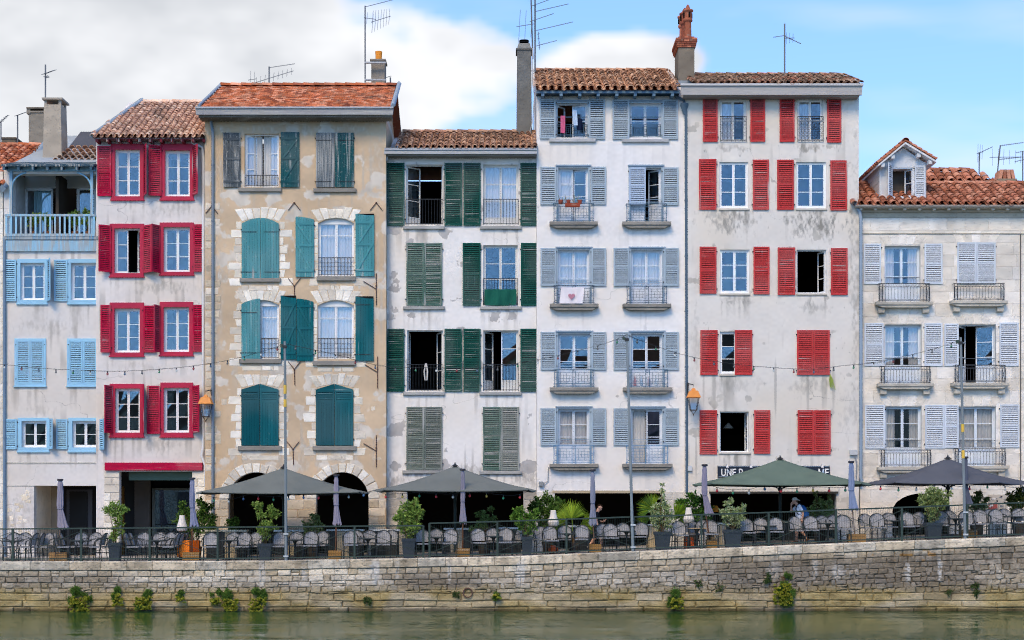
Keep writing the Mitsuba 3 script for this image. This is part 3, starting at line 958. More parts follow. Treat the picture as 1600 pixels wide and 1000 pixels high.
m.hexa([[h.X(8), y + 1.2, zr0 - .1], [h.X(8), y + 1.2, zr0], [PX(104, y + 9), y + 9, zr1 - .1], [PX(104, y + 9), y + 9, zr1], [h.X(150), y + 1.2, zr0 - .1], [h.X(150), y + 1.2, zr0], [PX(152, y + 9), y + 9, zr1 - .1], [PX(152, y + 9), y + 9, zr1]], C(0x8d979e))
m.put(rk, 'm_paint', numbered=False)
m = MB()
for (a, b, c, d, dz) in ((106, 152, 210, 236, .12),):
    m.hexa([[PX(a, y + 5), y + 5, PZ(d, y + 5) - .1], [PX(a, y + 5), y + 5, PZ(d, y + 5) + dz], [PX(a + 20, y + 9), y + 9, PZ(c, y + 9)], [PX(a + 20, y + 9), y + 9, PZ(c, y + 9) + dz], [PX(b, y + 5), y + 5, PZ(d, y + 5) - .1], [PX(b, y + 5), y + 5, PZ(d, y + 5) + dz], [PX(b, y + 9), y + 9, PZ(c, y + 9)], [PX(b, y + 9), y + 9, PZ(c, y + 9) + dz]], C(0x5b5d63))
m.put(f'{rk}__bitumen_felt', 'm_matte')
tm = MB()
v0, q0 = barrel(.11, .095, .45, .03)
for j in range(6):
    for i in range(10):
        x = PX(84 + j * 3.2, y + 2) + i * .27
        if x > PX(150, y + 2):
            continue
        tm.add(v0 @ rotz(0).T + np.array([x, y + 1.6 + j * .33, PZ(256, y + 1.6) + j * .20]), q0, RN.choice(TILES), RN.random() * .98)
tm.put(f'{rk}__tile', 'm_tile', kind='stuff')
ck, a, b, c = chimney(h.k, 69, 95, 163, 246, y + 2.6, C(0xa89f90), .9, cap=False, taper=.08)
m = MB()
m.box(a - .07, b + .09, y + 2.5, y + 3.6, c + .18, c + .26, C(0xa39c90))
for xx in (a, b - .1):
    for yy in (y + 2.62, y + 3.38):
        m.box(xx, xx + .1, yy, yy + .1, c - .02, c + .18, C(0xa39c90))
m.put(f'{ck}__cap', 'm_stone')

# ================================================================== 3 crimson shutters
y = 6.9
h = House('house', 'narrow white house with crimson shutters and a crimson beam over its passage', y, 150, 321, 'm_h3')
scene['m_h3'] = bumpy(plaster(drips=h.drips, run=0.5, base=(.73, .695, .66), patches=[(PX(250, 7), PZ(450, 7), 1.8, .35, .5), (PX(270, 7), PZ(330, 7), 1.5, .35, .35), (PX(250, 7), PZ(695, 7), 1.0, .5, .4), (PX(230, 7), PZ(575, 7), 2, .3, .3)], streak=.42, mottle=.13), h_plaster, 0, 0)
RW = [((180, 234, 219, 307), (173, 225, 225, 312), (258, 235, 297, 307), (250, 225, 303, 312)),
      ((179, 357, 219, 427), (171, 350, 225, 432), (256, 355, 297, 425), (249, 348, 303, 429)),
      ((179, 482, 219, 551), (171, 473, 225, 556), (256, 480, 296, 550), (249, 472, 302, 555)),
      ((180, 607, 219, 676), (171, 600, 225, 682), (256, 606, 296, 676), (250, 598, 302, 682))]
for r, (w1, c1, w2, c2) in enumerate(RW):
    h.window(*w1, 3, opened=(0, 1.15) if r == 1 else (0, 0))
    h.window(*w2, 3)
    for w, c in ((w1, c1), (w2, c2)):
        h.casing(c[0] + 1, c[1], c[2], c[3], w[0], w[1], w[2], w[3], RED, .07)
SH = h.shutter
SH(153, 229, 175, 307, 'r', RED, off=.085)
SH(226, 229, 233.5, 307, 'l', RED, full=20, off=.085)
SH(234, 228, 253, 307, 'r', RED, full=20, off=.085)
SH(302, 229, 313, 306, 'l', RED, full=20, off=.085)
SH(157, 353, 174, 426, 'r', RED, full=20, off=.085)
SH(225, 353, 240.5, 427, 'l', RED, full=20, off=.085)
SH(241, 353, 250, 427, 'r', RED, full=20, off=.085)
SH(303, 351, 319, 425, 'l', RED, off=.085)
SH(158, 477, 174, 551, 'r', RED, off=.085)
SH(225, 478, 244, 551, 'l', RED, off=.085)
SH(244.5, 478, 250, 551, 'r', RED, full=18, off=.085)
SH(302, 477, 321, 550, 'l', RED, off=.085)
SH(168, 603, 176, 677, 'r', RED, full=20, off=.085)
SH(225, 603, 230, 677, 'l', RED, full=20, off=.085)
SH(230.5, 603, 251, 678, 'r', RED, off=.085)
SH(302, 603, 315, 676, 'l', RED, full=20, off=.085)
X0, X1, Z0, Z1 = h.opening(186, 737, 301, 900)
MB().prism(sbox(h.X(165), h.Z(735), h.X(317), h.Z(723)), y - .16, y - .002, RED, 1.25).put(f'{h.k}__beam', 'm_wood', label='crimson timber beam over the passage')
m = MB()
m.box(X0 + .3, X1 - .02, y + .4, y + .7, PZ(750, y), PZ(738, y) + .1, C(0x5f7265))
m.put(f'{h.k}__inner_beam', 'm_matte')
ys = y + 3.3
m = MB()
m.box(PX(186, ys), PX(235, ys), ys, ys + .2, Z0, PZ(738, ys), C(0x4c4f50)).box(PX(212, ys), PX(236, ys), ys - .25, ys, Z0, PZ(748, ys), C(0x6e6b66)).box(PX(187, ys), PX(197, ys), ys - .6, ys - .3, Z0, PZ(760, ys), C(0x8c6a3c))
m.box(PX(240, ys), PX(316, ys), ys + .1, ys + .2, Z0, PZ(738, ys), C(0x232426))
m.put(f'{h.k}__passage_wall', 'm_matte')
m = MB()
m.box(PX(238, ys), PX(242.5, ys), ys - .06, ys + .02, Z0, PZ(763, ys), C(0x6d7874)).box(PX(242, ys), PX(312, ys), ys - .06, ys + .02, PZ(766, ys), PZ(762.5, ys), C(0x6d7874))
m.put(f'{h.k}__glass_front', 'm_paint')
MB().add([[PX(242, ys), ys - .02, Z0], [PX(312, ys), ys - .02, Z0], [PX(312, ys), ys - .02, PZ(766, ys)], [PX(242, ys), ys - .02, PZ(766, ys)]], [[0, 1, 2, 3]], WHITE).put(f'{h.k}__glass_front__pane', 'm_glass')
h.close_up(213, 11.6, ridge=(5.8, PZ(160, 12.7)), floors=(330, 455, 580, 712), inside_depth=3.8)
for sx0, sx1 in ((163, 187), (300, 321)):       # pier stones
    z, k = ZT(h.X(sx0)) - .05, 0
    while z < h.Z(738) - .1:
        hh = RN.uniform(.26, .42)
        a, b = h.X(sx0), h.X(sx1)
        cut = a + (b - a) * RN.uniform(.35, .65)
        for p, q in ([(a, cut), (cut, b)] if k % 2 else [(a, b)]):
            MB().block([(p + .008, z + .006), (q - .008, z + .008), (q - .006, min(z + hh, h.Z(737)) - .006), (p + .008, min(z + hh, h.Z(737)) - .008)], y - .03 - RN.random() * .015, y + .02, .014, RN.choice(LIME)).put(f'{h.k}__wall__stone', 'm_stone')
        z += hh
        k += 1
h.pipe([(301, 219), (302, 224), (317, 232), (318.5, 250), (318.5, 700), (316, 712), (322, 728), (322, 760)], .06, C(0xd5d8dc), off=.12)
ye = y - .55
ze = PZ(213, ye)
run = solve_ridge(ye, ze, 160, .52)
tile_roof(h.k, PX(145, ye), PX(317, ye), ye, ze, run, .52, pitch=.235, expo=.31, cols=TILES, hipL=PX(222, ye + run) - PX(145, ye), seed=5)
m = MB()
m.tube([[PX(143, ye), ye - .02, ze + .02], [PX(222, ye + run), ye + run, ze + run * .52 + .12]], .09, ZINC, 5)
m.put(f'{h.k}__roof__hip_flashing', 'm_paint')
m = MB()
for i in range(11):
    x = h.X(156) + i * .42
    m.box(x - .05, x + .05, ye + .04, y, ze - .20, ze - .09, C(0x7c2433))
m.box(PX(147, ye), PX(316, ye), ye + .05, y + .02, ze - .09, ze - .05, C(0x74505a))
m.put(f'{h.k}__rafter_ends', 'm_wood')

# ================================================================== 4 tan house, teal shutters, arcade
y = 6.5
h = House('house', 'tall tan stone-trimmed house with dark and teal board shutters above two arches', y, 320, 603, 'm_h4')
scene['m_h4'] = bumpy(plaster(drips=h.drips, run=0.6, base=(.60, .46, .31), dirt=(.47, .44, .385), mottle=.26, streak=.55, patches=[(PX(450, 6.5), PZ(200, 6.5), 6, .5, .7), (PX(590, 6.5), PZ(240, 6.5), .6, 2, .5), (PX(335, 6.5), PZ(460, 6.5), .5, 6, .75), (PX(335, 6.5), PZ(330, 6.5), .5, .8, .9), (PX(460, 6.5), PZ(720, 6.5), 4, .6, .55), (PX(345, 6.5), PZ(430, 6.5), .5, .5, .9)], exposed=(.64, .60, .53), ex_at=(.57, .66), crack=.12), h_plaster, 0, 0)
h.window(382, 209, 436, 292, 1, opened=(.35, .35), curtain=1, splits=[0, .33, .66, 1])
h.rail(384, 273, 434, 291, 'bar', proud=-.05)
h.sill(373, 294, 440, 300, SILL_D)
h.sill(490, 295, 557, 301, SILL_D)
SH = h.shutter
SH(349, 208, 376, 293, 'r', SLATE, 'board', wear=.55, brace=1)
SH(439, 207, 468, 293, 'l', TEAL_G, 'board', wear=.3, brace=1)
SH(494, 208, 523.2, 293, 'l', C(0x6a747a), 'board', wear=.75)
SH(523.8, 208, 553, 293, 'r', TEAL_G, 'board', wear=.45)
AR = .22
SH(378, 341, 406.8, 435, 'l', TEAL, 'board', rise=AR, wear=.30)
SH(407.2, 341, 436, 435, 'r', TEAL, 'board', rise=AR, wear=.30)
h.sill(375, 435, 439, 441, SILL_D)
h.window(497, 340, 553, 432, 2, rise=AR, curtain=1, splits=[0, .78, 1])
h.rail(496.5, 402, 553, 431, 'grid', proud=-.03)
h.sill(495, 432, 556, 439, SILL_D)
SH(462, 339, 491, 433, 'r', TEAL, 'board', rise=AR * .5, brace=1, wear=.26)
SH(555.5, 337, 585, 432, 'l', TEAL, 'board', rise=-AR * .3, brace=1, wear=.26)
h.window(378, 468, 436, 561, 2, rise=AR, curtain=1, splits=[0, .78, 1])
SH(377.5, 467, 407, 561, 'l', TEAL, 'board', rise=AR, wear=.35)
h.rail(408, 528, 435, 560, 'grid', proud=-.03)
h.sill(374, 561, 440, 568, SILL_D)
SH(439, 466, 463, 562, 'l', TEAL_D, 'board', brace=1, wear=.08, rise=-.1)
SH(463.5, 467, 490, 564, 'r', TEAL_D, 'board', brace=1, wear=.08, rise=.12)
h.window(496, 469, 553, 561, 2, rise=AR, curtain=1, splits=[0, .78, 1])
h.rail(496, 528, 553, 560, 'grid', proud=-.03)
h.sill(489, 564, 556, 571, SILL_D)
SH(555.5, 467, 584, 564, 'l', TEAL_D, 'board', rise=-.1, wear=.08)
for x in (377.5, 494):
    SH(x, 600, x + 28.6, 696, 'l', C(0x14525c), 'half', rise=AR, wear=.12)
    SH(x + 29.2, 600, x + 58, 696, 'r', C(0x1a5f69), 'half', rise=AR, wear=.12)
    h.sill(x - 5, 697, x + 63, 704, SILL_D)
for x0, x1, cx in ((357, 444, 400), (494, 576, 535)):
    R_ = (x1 - x0) / 2
    t = np.linspace(0, math.pi, 17)
    zs = h.Z(738 + R_)
    rr_ = R_ * (D + y) / F
    cx_ = h.X((x0 + x1) / 2)
    h.holes.append(Polygon([(cx_ - rr_, 1.0), (cx_ + rr_, 1.0)] + [(cx_ + rr_ * math.cos(a), zs + rr_ * math.sin(a)) for a in t]))
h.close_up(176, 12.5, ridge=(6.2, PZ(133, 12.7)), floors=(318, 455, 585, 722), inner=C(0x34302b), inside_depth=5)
WK = h.wall_key


def stone(pts, host, yy, pr=.02, cols=LIME, ch=.014, mat='m_stone', name='stone'):
    return MB().block(pts, yy - pr, yy + .03, ch, RN.choice(cols)).put(f'{host}__{name}', mat)


def voussoirs(hh, px0, px1, pyspring, rise_px, depth_px, n, flare=9, host=None):
    """a shallow arch of tapering stones over an opening px0..px1"""
    xs = np.linspace(px0, px1, n + 1)
    xo = np.linspace(px0 - flare, px1 + flare, n + 1)
    for i in range(n):
        def lo(px):
            u = (px - px0) / (px1 - px0)
            return pyspring - rise_px * (1 - (2 * u - 1) ** 2)
        top = [pyspring - rise_px * .9 - depth_px - rise_px * .5 * (1 - abs(2 * k / n - 1) ** 2) for k in (i, i + 1)]
        j = RN.uniform(-2.0, 1.5)
        g = .35
        p = [(hh.X(xs[i] + g), hh.Z(lo(xs[i]))), (hh.X(xs[i + 1] - g), hh.Z(lo(xs[i + 1]))), (hh.X(xo[i + 1] - g), hh.Z(top[1] + j)), (hh.X(xo[i] + g), hh.Z(top[0] + j))]
        stone(p, host or WK, hh.y, RN.uniform(.006, .014))


def quoins(hh, px, py0, py1, side, n, host=None, long=(14, 21), short=(8, 12)):
    z = np.linspace(py0, py1, n + 1) + np.array([0] + [RN.uniform(-1.2, 1.2) for _ in range(n - 1)] + [0])
    for i in range(n):
        w = RN.uniform(*(long if i % 2 else short))
        a, b = (px - w, px - .3) if side == 'l' else (px + .3, px + w)
        j = lambda: RN.uniform(-1.7, 1.7)  # noqa: E731
        p = [(a + (j() if side == 'l' else 0), z[i + 1] - .4), (b + (j() if side == 'r' else 0), z[i + 1] - .4), (b + (j() if side == 'r' else 0), z[i] + .4), (a + (j() if side == 'l' else 0), z[i] + .4)]
        stone([(hh.X(u), hh.Z(v)) for u, v in p], host or WK, hh.y, RN.uniform(.004, .012))


for (a, b, t, bt) in ((378, 436, 344, 447), (497, 553, 344, 447), (378, 436, 472, 572), (496, 553, 472, 574), (377.5, 435.5, 604, 712), (494, 552, 604, 712)):
    voussoirs(h, a, b, t + 2, 5, 14, 6 if RN.random() < .5 else 7, 12)
    quoins(h, a, t + 2, bt, 'l', 8)
    quoins(h, b, t + 2, bt, 'r', 8)
    cut = sorted([a, b] + [RN.uniform(a + 8, b - 8) for _ in range(3)])
    for p, q in zip(cut[:-1], cut[1:]):       # stones under the sill
        if q - p > 4:
            stone([(h.X(p + .4), h.Z(bt + 7)), (h.X(q - .4), h.Z(bt + 7)), (h.X(q - .4), h.Z(bt - 1 + RN.uniform(0, 2))), (h.X(p + .4), h.Z(bt - 1))], WK, y, .01)
for x0, x1 in ((357, 444), (494, 576)):       # arcade arches
    R_ = (x1 - x0) / 2
    cx, cy = (x0 + x1) / 2, 738 + R_
    n = 13
    for i in range(n):
        a, b = math.pi * (i + .05) / n, math.pi * (i + .95) / n
        ro = R_ + RN.uniform(13, 18)
        p = [(cx + r * math.cos(t), cy - r * math.sin(t)) for r, t in ((R_, a), (ro, a), (ro, b), (R_, b))]
        stone([(h.X(u), h.Z(v)) for u, v in p], WK, y, RN.uniform(.02, .05))
for a, b in ((322, 357), (444, 494), (576, 602)):       # arcade piers
    k, py = 0, 781
    while py < 884:
        hh = RN.uniform(11, 16)
        cuts = [a, b] if b - a < 30 and k % 2 else [a, a + (b - a) * (.42 if k % 2 else .62), b]
        for p, q in zip(cuts[:-1], cuts[1:]):
            stone([(h.X(u), h.Z(v)) for u, v in ((p + .3, py + hh - .3), (q - .3, py + hh - .3), (q - .3, py + .3), (p + .3, py + .3))], WK, y, RN.uniform(.015, .03), [C(0xcfc3ae), C(0xbfb29c), C(0xd6cab6), C(0xb3a690)])
        py += hh
        k += 1
for py in range(318, 730, 12):        # scattered edge stones at the left corner
    if RN.random() < .86:
        w = RN.uniform(10, 24)
        stone([(h.X(u), h.Z(v)) for u, v in ((321, py + 10), (321 + w, py + 10), (321 + w + 1, py), (321, py))], WK, y, .012, [C(0xcabfab), C(0xd9cfbe), C(0xbcb09b)])
for i in range(46):        # stones showing through the plaster low on the wall
    px, py = RN.uniform(326, 596), RN.uniform(596, 724)
    if any(a - 2 < px < b and t < py < bb for a, b, t, bb in ((352, 462, 590, 712), (470, 580, 590, 716), (366, 436, 690, 745), (500, 570, 690, 745))):
        continue
    w, hh = RN.uniform(5, 13), RN.uniform(5, 10)
    stone([(h.X(u + RN.uniform(-1, 1)), h.Z(v + RN.uniform(-1, 1))) for u, v in ((px, py + hh), (px + w, py + hh), (px + w, py), (px, py))], WK, y, .004, [C(0xcfc4b0), C(0xd9cfbe), C(0xbfb29c)])
m = MB()
for (x, yy, k) in ((460, 317, 'v'), (588, 317, 'v'), (460, 447, 'y'), (588, 447, 'k'), (460, 577, 'y'), (590, 577, 'k'), (331, 322, 'v'), (458, 702, 'y'), (588, 700, 'k')):
    x_, z_ = h.X(x), h.Z(yy)
    q = y - .035
    if k in 'vy':
        s_ = -1 if k == 'v' else 1
        m.tube([[x_ - .24, q, z_ + s_ * .30], [x_, q, z_]], .016, RUST, 5).tube([[x_ + .24, q, z_ + s_ * .30], [x_, q, z_]], .016, RUST, 5)
        if k == 'y':
            m.tube([[x_, q, z_], [x_ + .02, q, z_ - .62]], .018, RUST, 5)
    else:
        m.tube([[x_, q, z_ + .5], [x_, q, z_ - .75]], .018, RUST, 5).tube([[x_ - .5, q, z_ + .18], [x_, q, z_ - .12]], .016, RUST, 5)
    m.lathe([(0, -.03), (.035, -.02), (.035, .02), (0, .03)], RUST, 8, (x_, q, z_))
m.put(f'{h.k}__wall_tie', 'm_paint')
h.pipe([(330, 186), (331, 196), (333, 206), (333, 870)], .055, C(0x77838e))
ye = y - .75
ze = PZ(167, ye)
run = solve_ridge(ye, ze, 134, .55)
tile_roof(h.k, PX(313, ye), PX(613, ye), ye, ze, run, .55, pitch=.20, expo=.165, cols=TILES_O, hipL=PX(345, ye + run) - PX(313, ye), seed=7, flat=True)
m = MB()
m.prism(Polygon([(PX(307, ye), PZ(180, ye)), (PX(614, ye), PZ(180, ye)), (PX(615, ye), PZ(169, ye)), (PX(306, ye), PZ(169, ye))]), ye - .1, ye + .02, FASCIA, 1.8)
m.box(PX(310, ye), PX(612, ye), ye + .02, y - .002, PZ(183, ye), PZ(180, ye), C(0x6f6a62), 1.4)
m.prism(sbox(PX(318, y), PZ(184, y), PX(611, y), PZ(177, y)), y - .30, y - .003, C(0x77736c), 1.5)
m.box(PX(306, ye), PX(615, ye), ye - .16, ye - .02, PZ(170.5, ye), PZ(168, ye), C(0xaeb3b9), 1.2)
m.put(f'{h.k}__eaves_board', 'm_wood')
m = MB()
m.tube([[PX(614, ye), ye - .05, ze + .04], [PX(614, ye) + .05, ye + run, ze + run * .55 + .1]], .10, ZINC, 4)
m.tube([[PX(311, ye), ye - .05, ze + .04], [PX(345, ye + run), ye + run, ze + run * .55 + .06]], .07, ZINC, 4)
m.put(f'{h.k}__roof__verge_flashing', 'm_paint')
ck, a, b, c = chimney(h.k, 580, 601, 95, 147, y + 4.4, C(0x8d877d), .85)
m = MB()
m.lathe([(.13, 0), (.14, .3), (.15, .42), (.12, .42), (.11, .1)], C(0xd58a3c), 10, ((a + b) / 2, y + 4.8, c + .07))
m.put(f'{ck}__pot', 'm_tile')

# ================================================================== 5 white house, dark green shutters
y = 7.1
h = House('house', 'lower white house with dark green and weathered grey louvred shutters, peeling plaster', y, 602, 838, 'm_h5')
scene['m_h5'] = bumpy(plaster(drips=h.drips, run=0.6, base=(.82, .80, .77), dirt=(.30, .28, .25), mottle=.09, streak=.42, patches=[(PX(700, 7), PZ(735, 7), 5, .35, .8), (PX(620, 7), PZ(755, 7), 1, .7, .8), (PX(825, 7), PZ(745, 7), .8, .7, .7)], exposed=(.42, .41, .40), ex_at=(.665, .69)), h_plaster, 0, 0)
h.window(634, 257, 692, 351, 3, col=OFFW, opened=(.75, 1.5), panel=.12)
h.window(755, 257, 810, 351, 3, col=OFFW, curtain=1, panel=.10)
h.rail(634, 311, 692, 351, 'bar', proud=.02)
h.rail(755, 311, 810, 351, 'bar', proud=.02)
h.window(755, 383, 809, 477, 3, col=OFFW, panel=.15)
h.rail(755, 435, 809, 477, 'bar', proud=.02)
h.window(636, 516, 692, 611, 3, col=OFFW, opened=(1.5, 1.2))
h.window(755, 516, 810, 611, 3, col=OFFW, opened=(1.0, .12), panel=.16)
h.rail(636, 569, 692, 611, 'bar', proud=.02)
h.rail(755, 569, 810, 611, 'bar', proud=.02)
SH = h.shutter
for (a, b, hg) in ((605, 632, 'r'), (694.5, 722, 'l'), (724, 751, 'r'), (813, 840, 'l')):
    SH(a, 255, b, 353, hg, GREEN, wear=.32)
    SH(a, 514, b, 612, hg, GREEN, wear=.34)
for (a, b, hg) in ((723, 751, 'r'), (814, 842, 'l')):
    SH(a, 380, b, 478, hg, GREEN, wear=.22)
SH(635, 380, 662.8, 478, 'l', GREEN_W, wear=.45)
SH(663.2, 380, 691, 478, 'r', GREEN_W, wear=.55)
SH(635, 636, 662.8, 734, 'l', GREY_W, wear=.55)
SH(663.2, 636, 691, 734, 'r', C(0x68736d), wear=.55)
SH(754.5, 636, 782.5, 735, 'l', C(0x566f65), wear=.5)
SH(783, 636, 811, 735, 'r', C(0x7c857f), wear=.6)
for a, b, c in ((630, 695, 353.5), (750, 815, 353.5), (630, 695, 479), (750, 815, 479), (630, 695, 612.5), (749, 815, 612.5), (629, 697, 735), (749, 815, 736)):
    h.sill(a, c, b, c + 5, C(0xa5a5a2))
h.opening(636, 765, 818, 905)
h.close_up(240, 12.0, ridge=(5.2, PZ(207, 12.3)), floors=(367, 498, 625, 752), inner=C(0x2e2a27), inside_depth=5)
for a, b in ((603, 636), (818, 838)):
    k, py = 0, 766
    while py < 880:
        hh = RN.uniform(12, 17)
        cuts = [a, b] if b - a < 30 or k % 2 else [a, (a + b) / 2, b]
        for p, q in zip(cuts[:-1], cuts[1:]):
            stone([(h.X(u), h.Z(v)) for u, v in ((p + .3, py + hh - .3), (q - .3, py + hh - .3), (q - .3, py + .3), (p + .3, py + .3))], h.wall_key, y, RN.uniform(.015, .03), [C(0xb9b3a8), C(0xa8a296), C(0xc6c0b4)])
        py += hh
        k += 1
ye = y - .55
ze = PZ(231, ye)
run = solve_ridge(ye, ze, 207, .42)
tile_roof(h.k, PX(621, ye), PX(836, ye), ye, ze, run, .42, pitch=.235, expo=.33, cols=[C(0xb08a70), C(0x9a7662), C(0xc2a086), C(0x876857), C(0xb28c76)], seed=9)
m = MB()
m.box(PX(600, ye), PX(839, ye), ye - .08, ye + .05, PZ(241, ye), PZ(235.5, ye), C(0xb9bcc2), 1.7)
m.box(PX(601, ye), PX(839, ye), ye - .12, ye - .0, PZ(235.3, ye), PZ(232, ye), C(0xa4a9b0), 1.3)
m.box(PX(602, ye), PX(838, ye), ye + .05, y - .003, PZ(243, ye), PZ(241, ye), C(0x8c8a86), 1.4)
m.put(f'{h.k}__eaves_board', 'm_wood')
h.pipe([(606, 243), (605, 252), (598.5, 258), (598.5, 770)], .055, C(0xc4c8ce), off=.35)
h.pipe([(598.5, 770), (598.5, 868)], .05, C(0x4a3f3c), off=.35, name='drain_pipe')
ck, a, b, c = chimney(h.k, 808, 830, 78, 222, y + 2.2, C(0x6f716f), .9, cap=True, taper=.05)
m = MB()
cx_ = (a + b) / 2
m.hexa([[a, y + 2.2, c + .07], [a + .06, y + 2.26, c + .30], [a, y + 3.1, c + .07], [a + .06, y + 3.04, c + .3], [b, y + 2.2, c + .07], [b - .06, y + 2.26, c + .30], [b, y + 3.1, c + .07], [b - .06, y + 3.04, c + .3]], C(0x8a8a85))
for zz in (.32, .40, .48):
    m.lathe([(0, zz + .03), (.20, zz + .03), (.22, zz), (.05, zz - .0)], IRON, 10, (cx_, y + 2.65, c))
m.put(f'{ck}__cowl', 'm_stone')
m = MB()
pts = [[b + .05, y + 2.1, PZ(p, y + 2.1)] for p in (75, 100, 130)] + [[b + q, y + 2.1, PZ(p, y + 2.1)] for q, p in ((.12, 150), (.05, 190), (-.05, 205), (.1, 222))]
m.tube(pts, .018, C(0xb5b8ba), 5)
m.put(f'{ck}__cable', 'm_paint')
# ================================================================== 6 white house with steel blue shutters
y = 7.0
h = House('house', 'tall bright white house with grey blue shutters and iron balconies', y, 838.5, 1069.5, 'm_h6')
scene['m_h6'] = bumpy(plaster(drips=h.drips, run=0.32, base=(.83, .82, .81), dirt=(.42, .43, .45), mottle=.06, streak=.14, patches=[(PX(940, 7), PZ(365, 7), 3, .5, .2), (PX(1008, 7), PZ(510, 7), .12, .6, .5), (PX(850, 7), PZ(760, 7), .8, .4, .4)]), h_plaster, 0, 0)
SH = h.shutter
WN = [(869, 161, 918, 215), (984, 161, 1033, 215), (872, 262, 919, 348), (985, 262, 1033, 348), (872, 390, 921, 476), (986, 390, 1035, 476),
      (872, 521, 922, 606), (986, 521, 1035, 606), (872, 639, 921, 725), (986, 639, 1035, 725)]
for i, w in enumerate(WN):
    tall = i > 1
    op = {0: (.95, .25), 2: (0, .25), 3: (0, .7), 9: (.9, 0)}.get(i, (0, 0))
    h.window(*w, 3, col=C(0xd5dce4), opened=op, curtain={2: 3, 4: 1, 5: 1, 8: 1, 9: 3}.get(i, 0), panel=.34 if tall else .0, recess=.20, splits=[0, .22, .6, 1] if tall else [0, .5, 1])
    x0, y0, x1, y1 = w
    cs = MB()
    for a, b, c, d in ((x0 - 3, x0, y0 - 3, y1), (x1, x1 + 3.5, y0 - 3, y1), (x0, x1, y0 - 3, y0)):
        cs.box(h.X(a), h.X(b), y - .025, y + .20, h.Z(d), h.Z(c), STEEL)
    cs.box(h.X(x0 - 4), h.X(x1 + 5), y - .07, y - .026, h.Z(y0 - 2), h.Z(y0 - 4.2), STEEL_D)
    h.part('window_casing', cs, 'm_paint')
for i, (a, b, c, d) in enumerate(((843, 868, 155, 217), (920, 945, 155, 218), (957, 983, 156, 218), (1035, 1059, 156, 218))):
    SH(a, c, b, d, 'lr'[1 - i % 2], STEEL, wear=.08)
for (a, b, hg) in ((844, 869, 'r'), (923, 947, 'l')):
    SH(a, 261, b, 320, hg, STEEL, wear=.08)
SH(983, 262, 1009, 320, 'l', C(0xa9bed6), off=.03, wear=.05)
SH(1035, 262, 1060, 321, 'l', STEEL, wear=.08)
for t, b in ((388, 447), (519, 578), (638, 696)):
    for (a, e, hg) in ((844.5, 869, 'r'), (924, 947, 'l'), (958.5, 983, 'r'), (1037.5, 1060.5, 'l')):
        SH(a, t, e, b, hg, STEEL, wear=.08)
h.sill(858, 217, 931, 222.5, C(0xb4b6b8))
h.sill(972, 218, 1045, 223, C(0xb4b6b8))
for i, (a, b, t, bt) in enumerate(((864.5, 927, 319, 348), (978, 1041, 320, 348), (865, 928, 447, 476), (978.5, 1041, 448, 476), (865, 928, 578, 606), (979, 1043, 578, 606), (864.5, 928, 696, 725), (978, 1043, 696, 725))):
    h.rail(a, t, b, bt, 'fret', C(0x3f6076) if i in (0, 1, 4, 5) else C(0x27455c) if i in (2, 3) else C(0x5c87aa), proud=.26, depth=1)
    h.slab(a - 6, bt, b + 6.5, bt + 10, proud=.34)
for a, b in ((870, 918), (984.5, 1033)):
    h.rail(a, 194, b, 214, 'fret', C(0x35556c), proud=-.03)
    m = MB()
    m.box(h.X(a), h.X(b), y + .02, y + .04, h.Z(183.5), h.Z(182), C(0x35556c))
    h.part('window_bar', m, 'm_paint')
for (a, b, t) in ((872, 922, 598), (872, 921, 437), (986, 1035, 437), (872, 922, 568), (986, 1035, 568), (872, 921, 686), (986, 1035, 686), (985, 1033, 311), (872, 919, 311)):
    m = MB()
    for d in (0, 4):
        m.box(h.X(a), h.X(b), y + .05, y + .07, h.Z(t + d + .8), h.Z(t + d), C(0x8fa8bc))
    h.part('window_bar', m, 'm_paint')
X0, X1, Z0, Z1 = h.opening(867, 770, 1034, 905)
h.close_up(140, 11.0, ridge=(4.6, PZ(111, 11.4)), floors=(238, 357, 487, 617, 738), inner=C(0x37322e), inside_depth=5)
m = MB()
m.box(X0 - .1, X1 + .1, y - .03, y + .3, h.Z(770.5), h.Z(766.5), C(0xb5a78c), 1.2)
m.put(f'{h.k}__shop_beam', 'm_wood')
for a, b in ((839, 867), (1034, 1069)):
    k, py = 0, 768
    while py < 870:
        hh = RN.uniform(11, 16)
        cut = (a + b) / 2 + RN.uniform(-4, 4)
        for p, q in ((a, cut), (cut, b)):
            stone([(h.X(u), h.Z(v)) for u, v in ((p + .3, py + hh - .3), (q - .3, py + hh - .3), (q - .3, py + .3), (p + .3, py + .3))], h.wall_key, y, RN.uniform(.015, .03), [C(0xc6c2b8), C(0xb3aea4), C(0xd1cdc3)])
        py += hh
ye = y - .60
ze = PZ(139, ye)
run = solve_ridge(ye, ze, 111, .40)
tile_roof(h.k, PX(838, ye), PX(1060, ye), ye, ze, run, .40, pitch=.305, expo=.36, cols=[C(0xc49a7c), C(0xac8267), C(0xd6b294), C(0x987460)], seed=12)
m = MB()
m.box(PX(838, ye), PX(1062, ye), ye + .06, y - .002, ze - .14, ze - .09, C(0x2f4556), 1.2)
m.box(PX(838, ye), PX(1062, ye), ye + .02, ye + .06, ze - .16, ze - .06, C(0x59748a), 1.2)
m.put(f'{h.k}__eaves_board', 'm_wood')
for i in range(8):
    x = PX(848 + i * 29, ye)
    MB().box(x - .06, x + .06, ye + .04, y - .003, ze - .26, ze - .145, C(0x6d8aa2), 1.2).put(f'{h.k}__rafter_end', 'm_wood')
h.pipe([(1052, 146), (1056, 152), (1068, 158), (1069, 165), (1071.5, 175), (1072.5, 770)], .062, C(0x4f6578), off=.13)
m = MB()
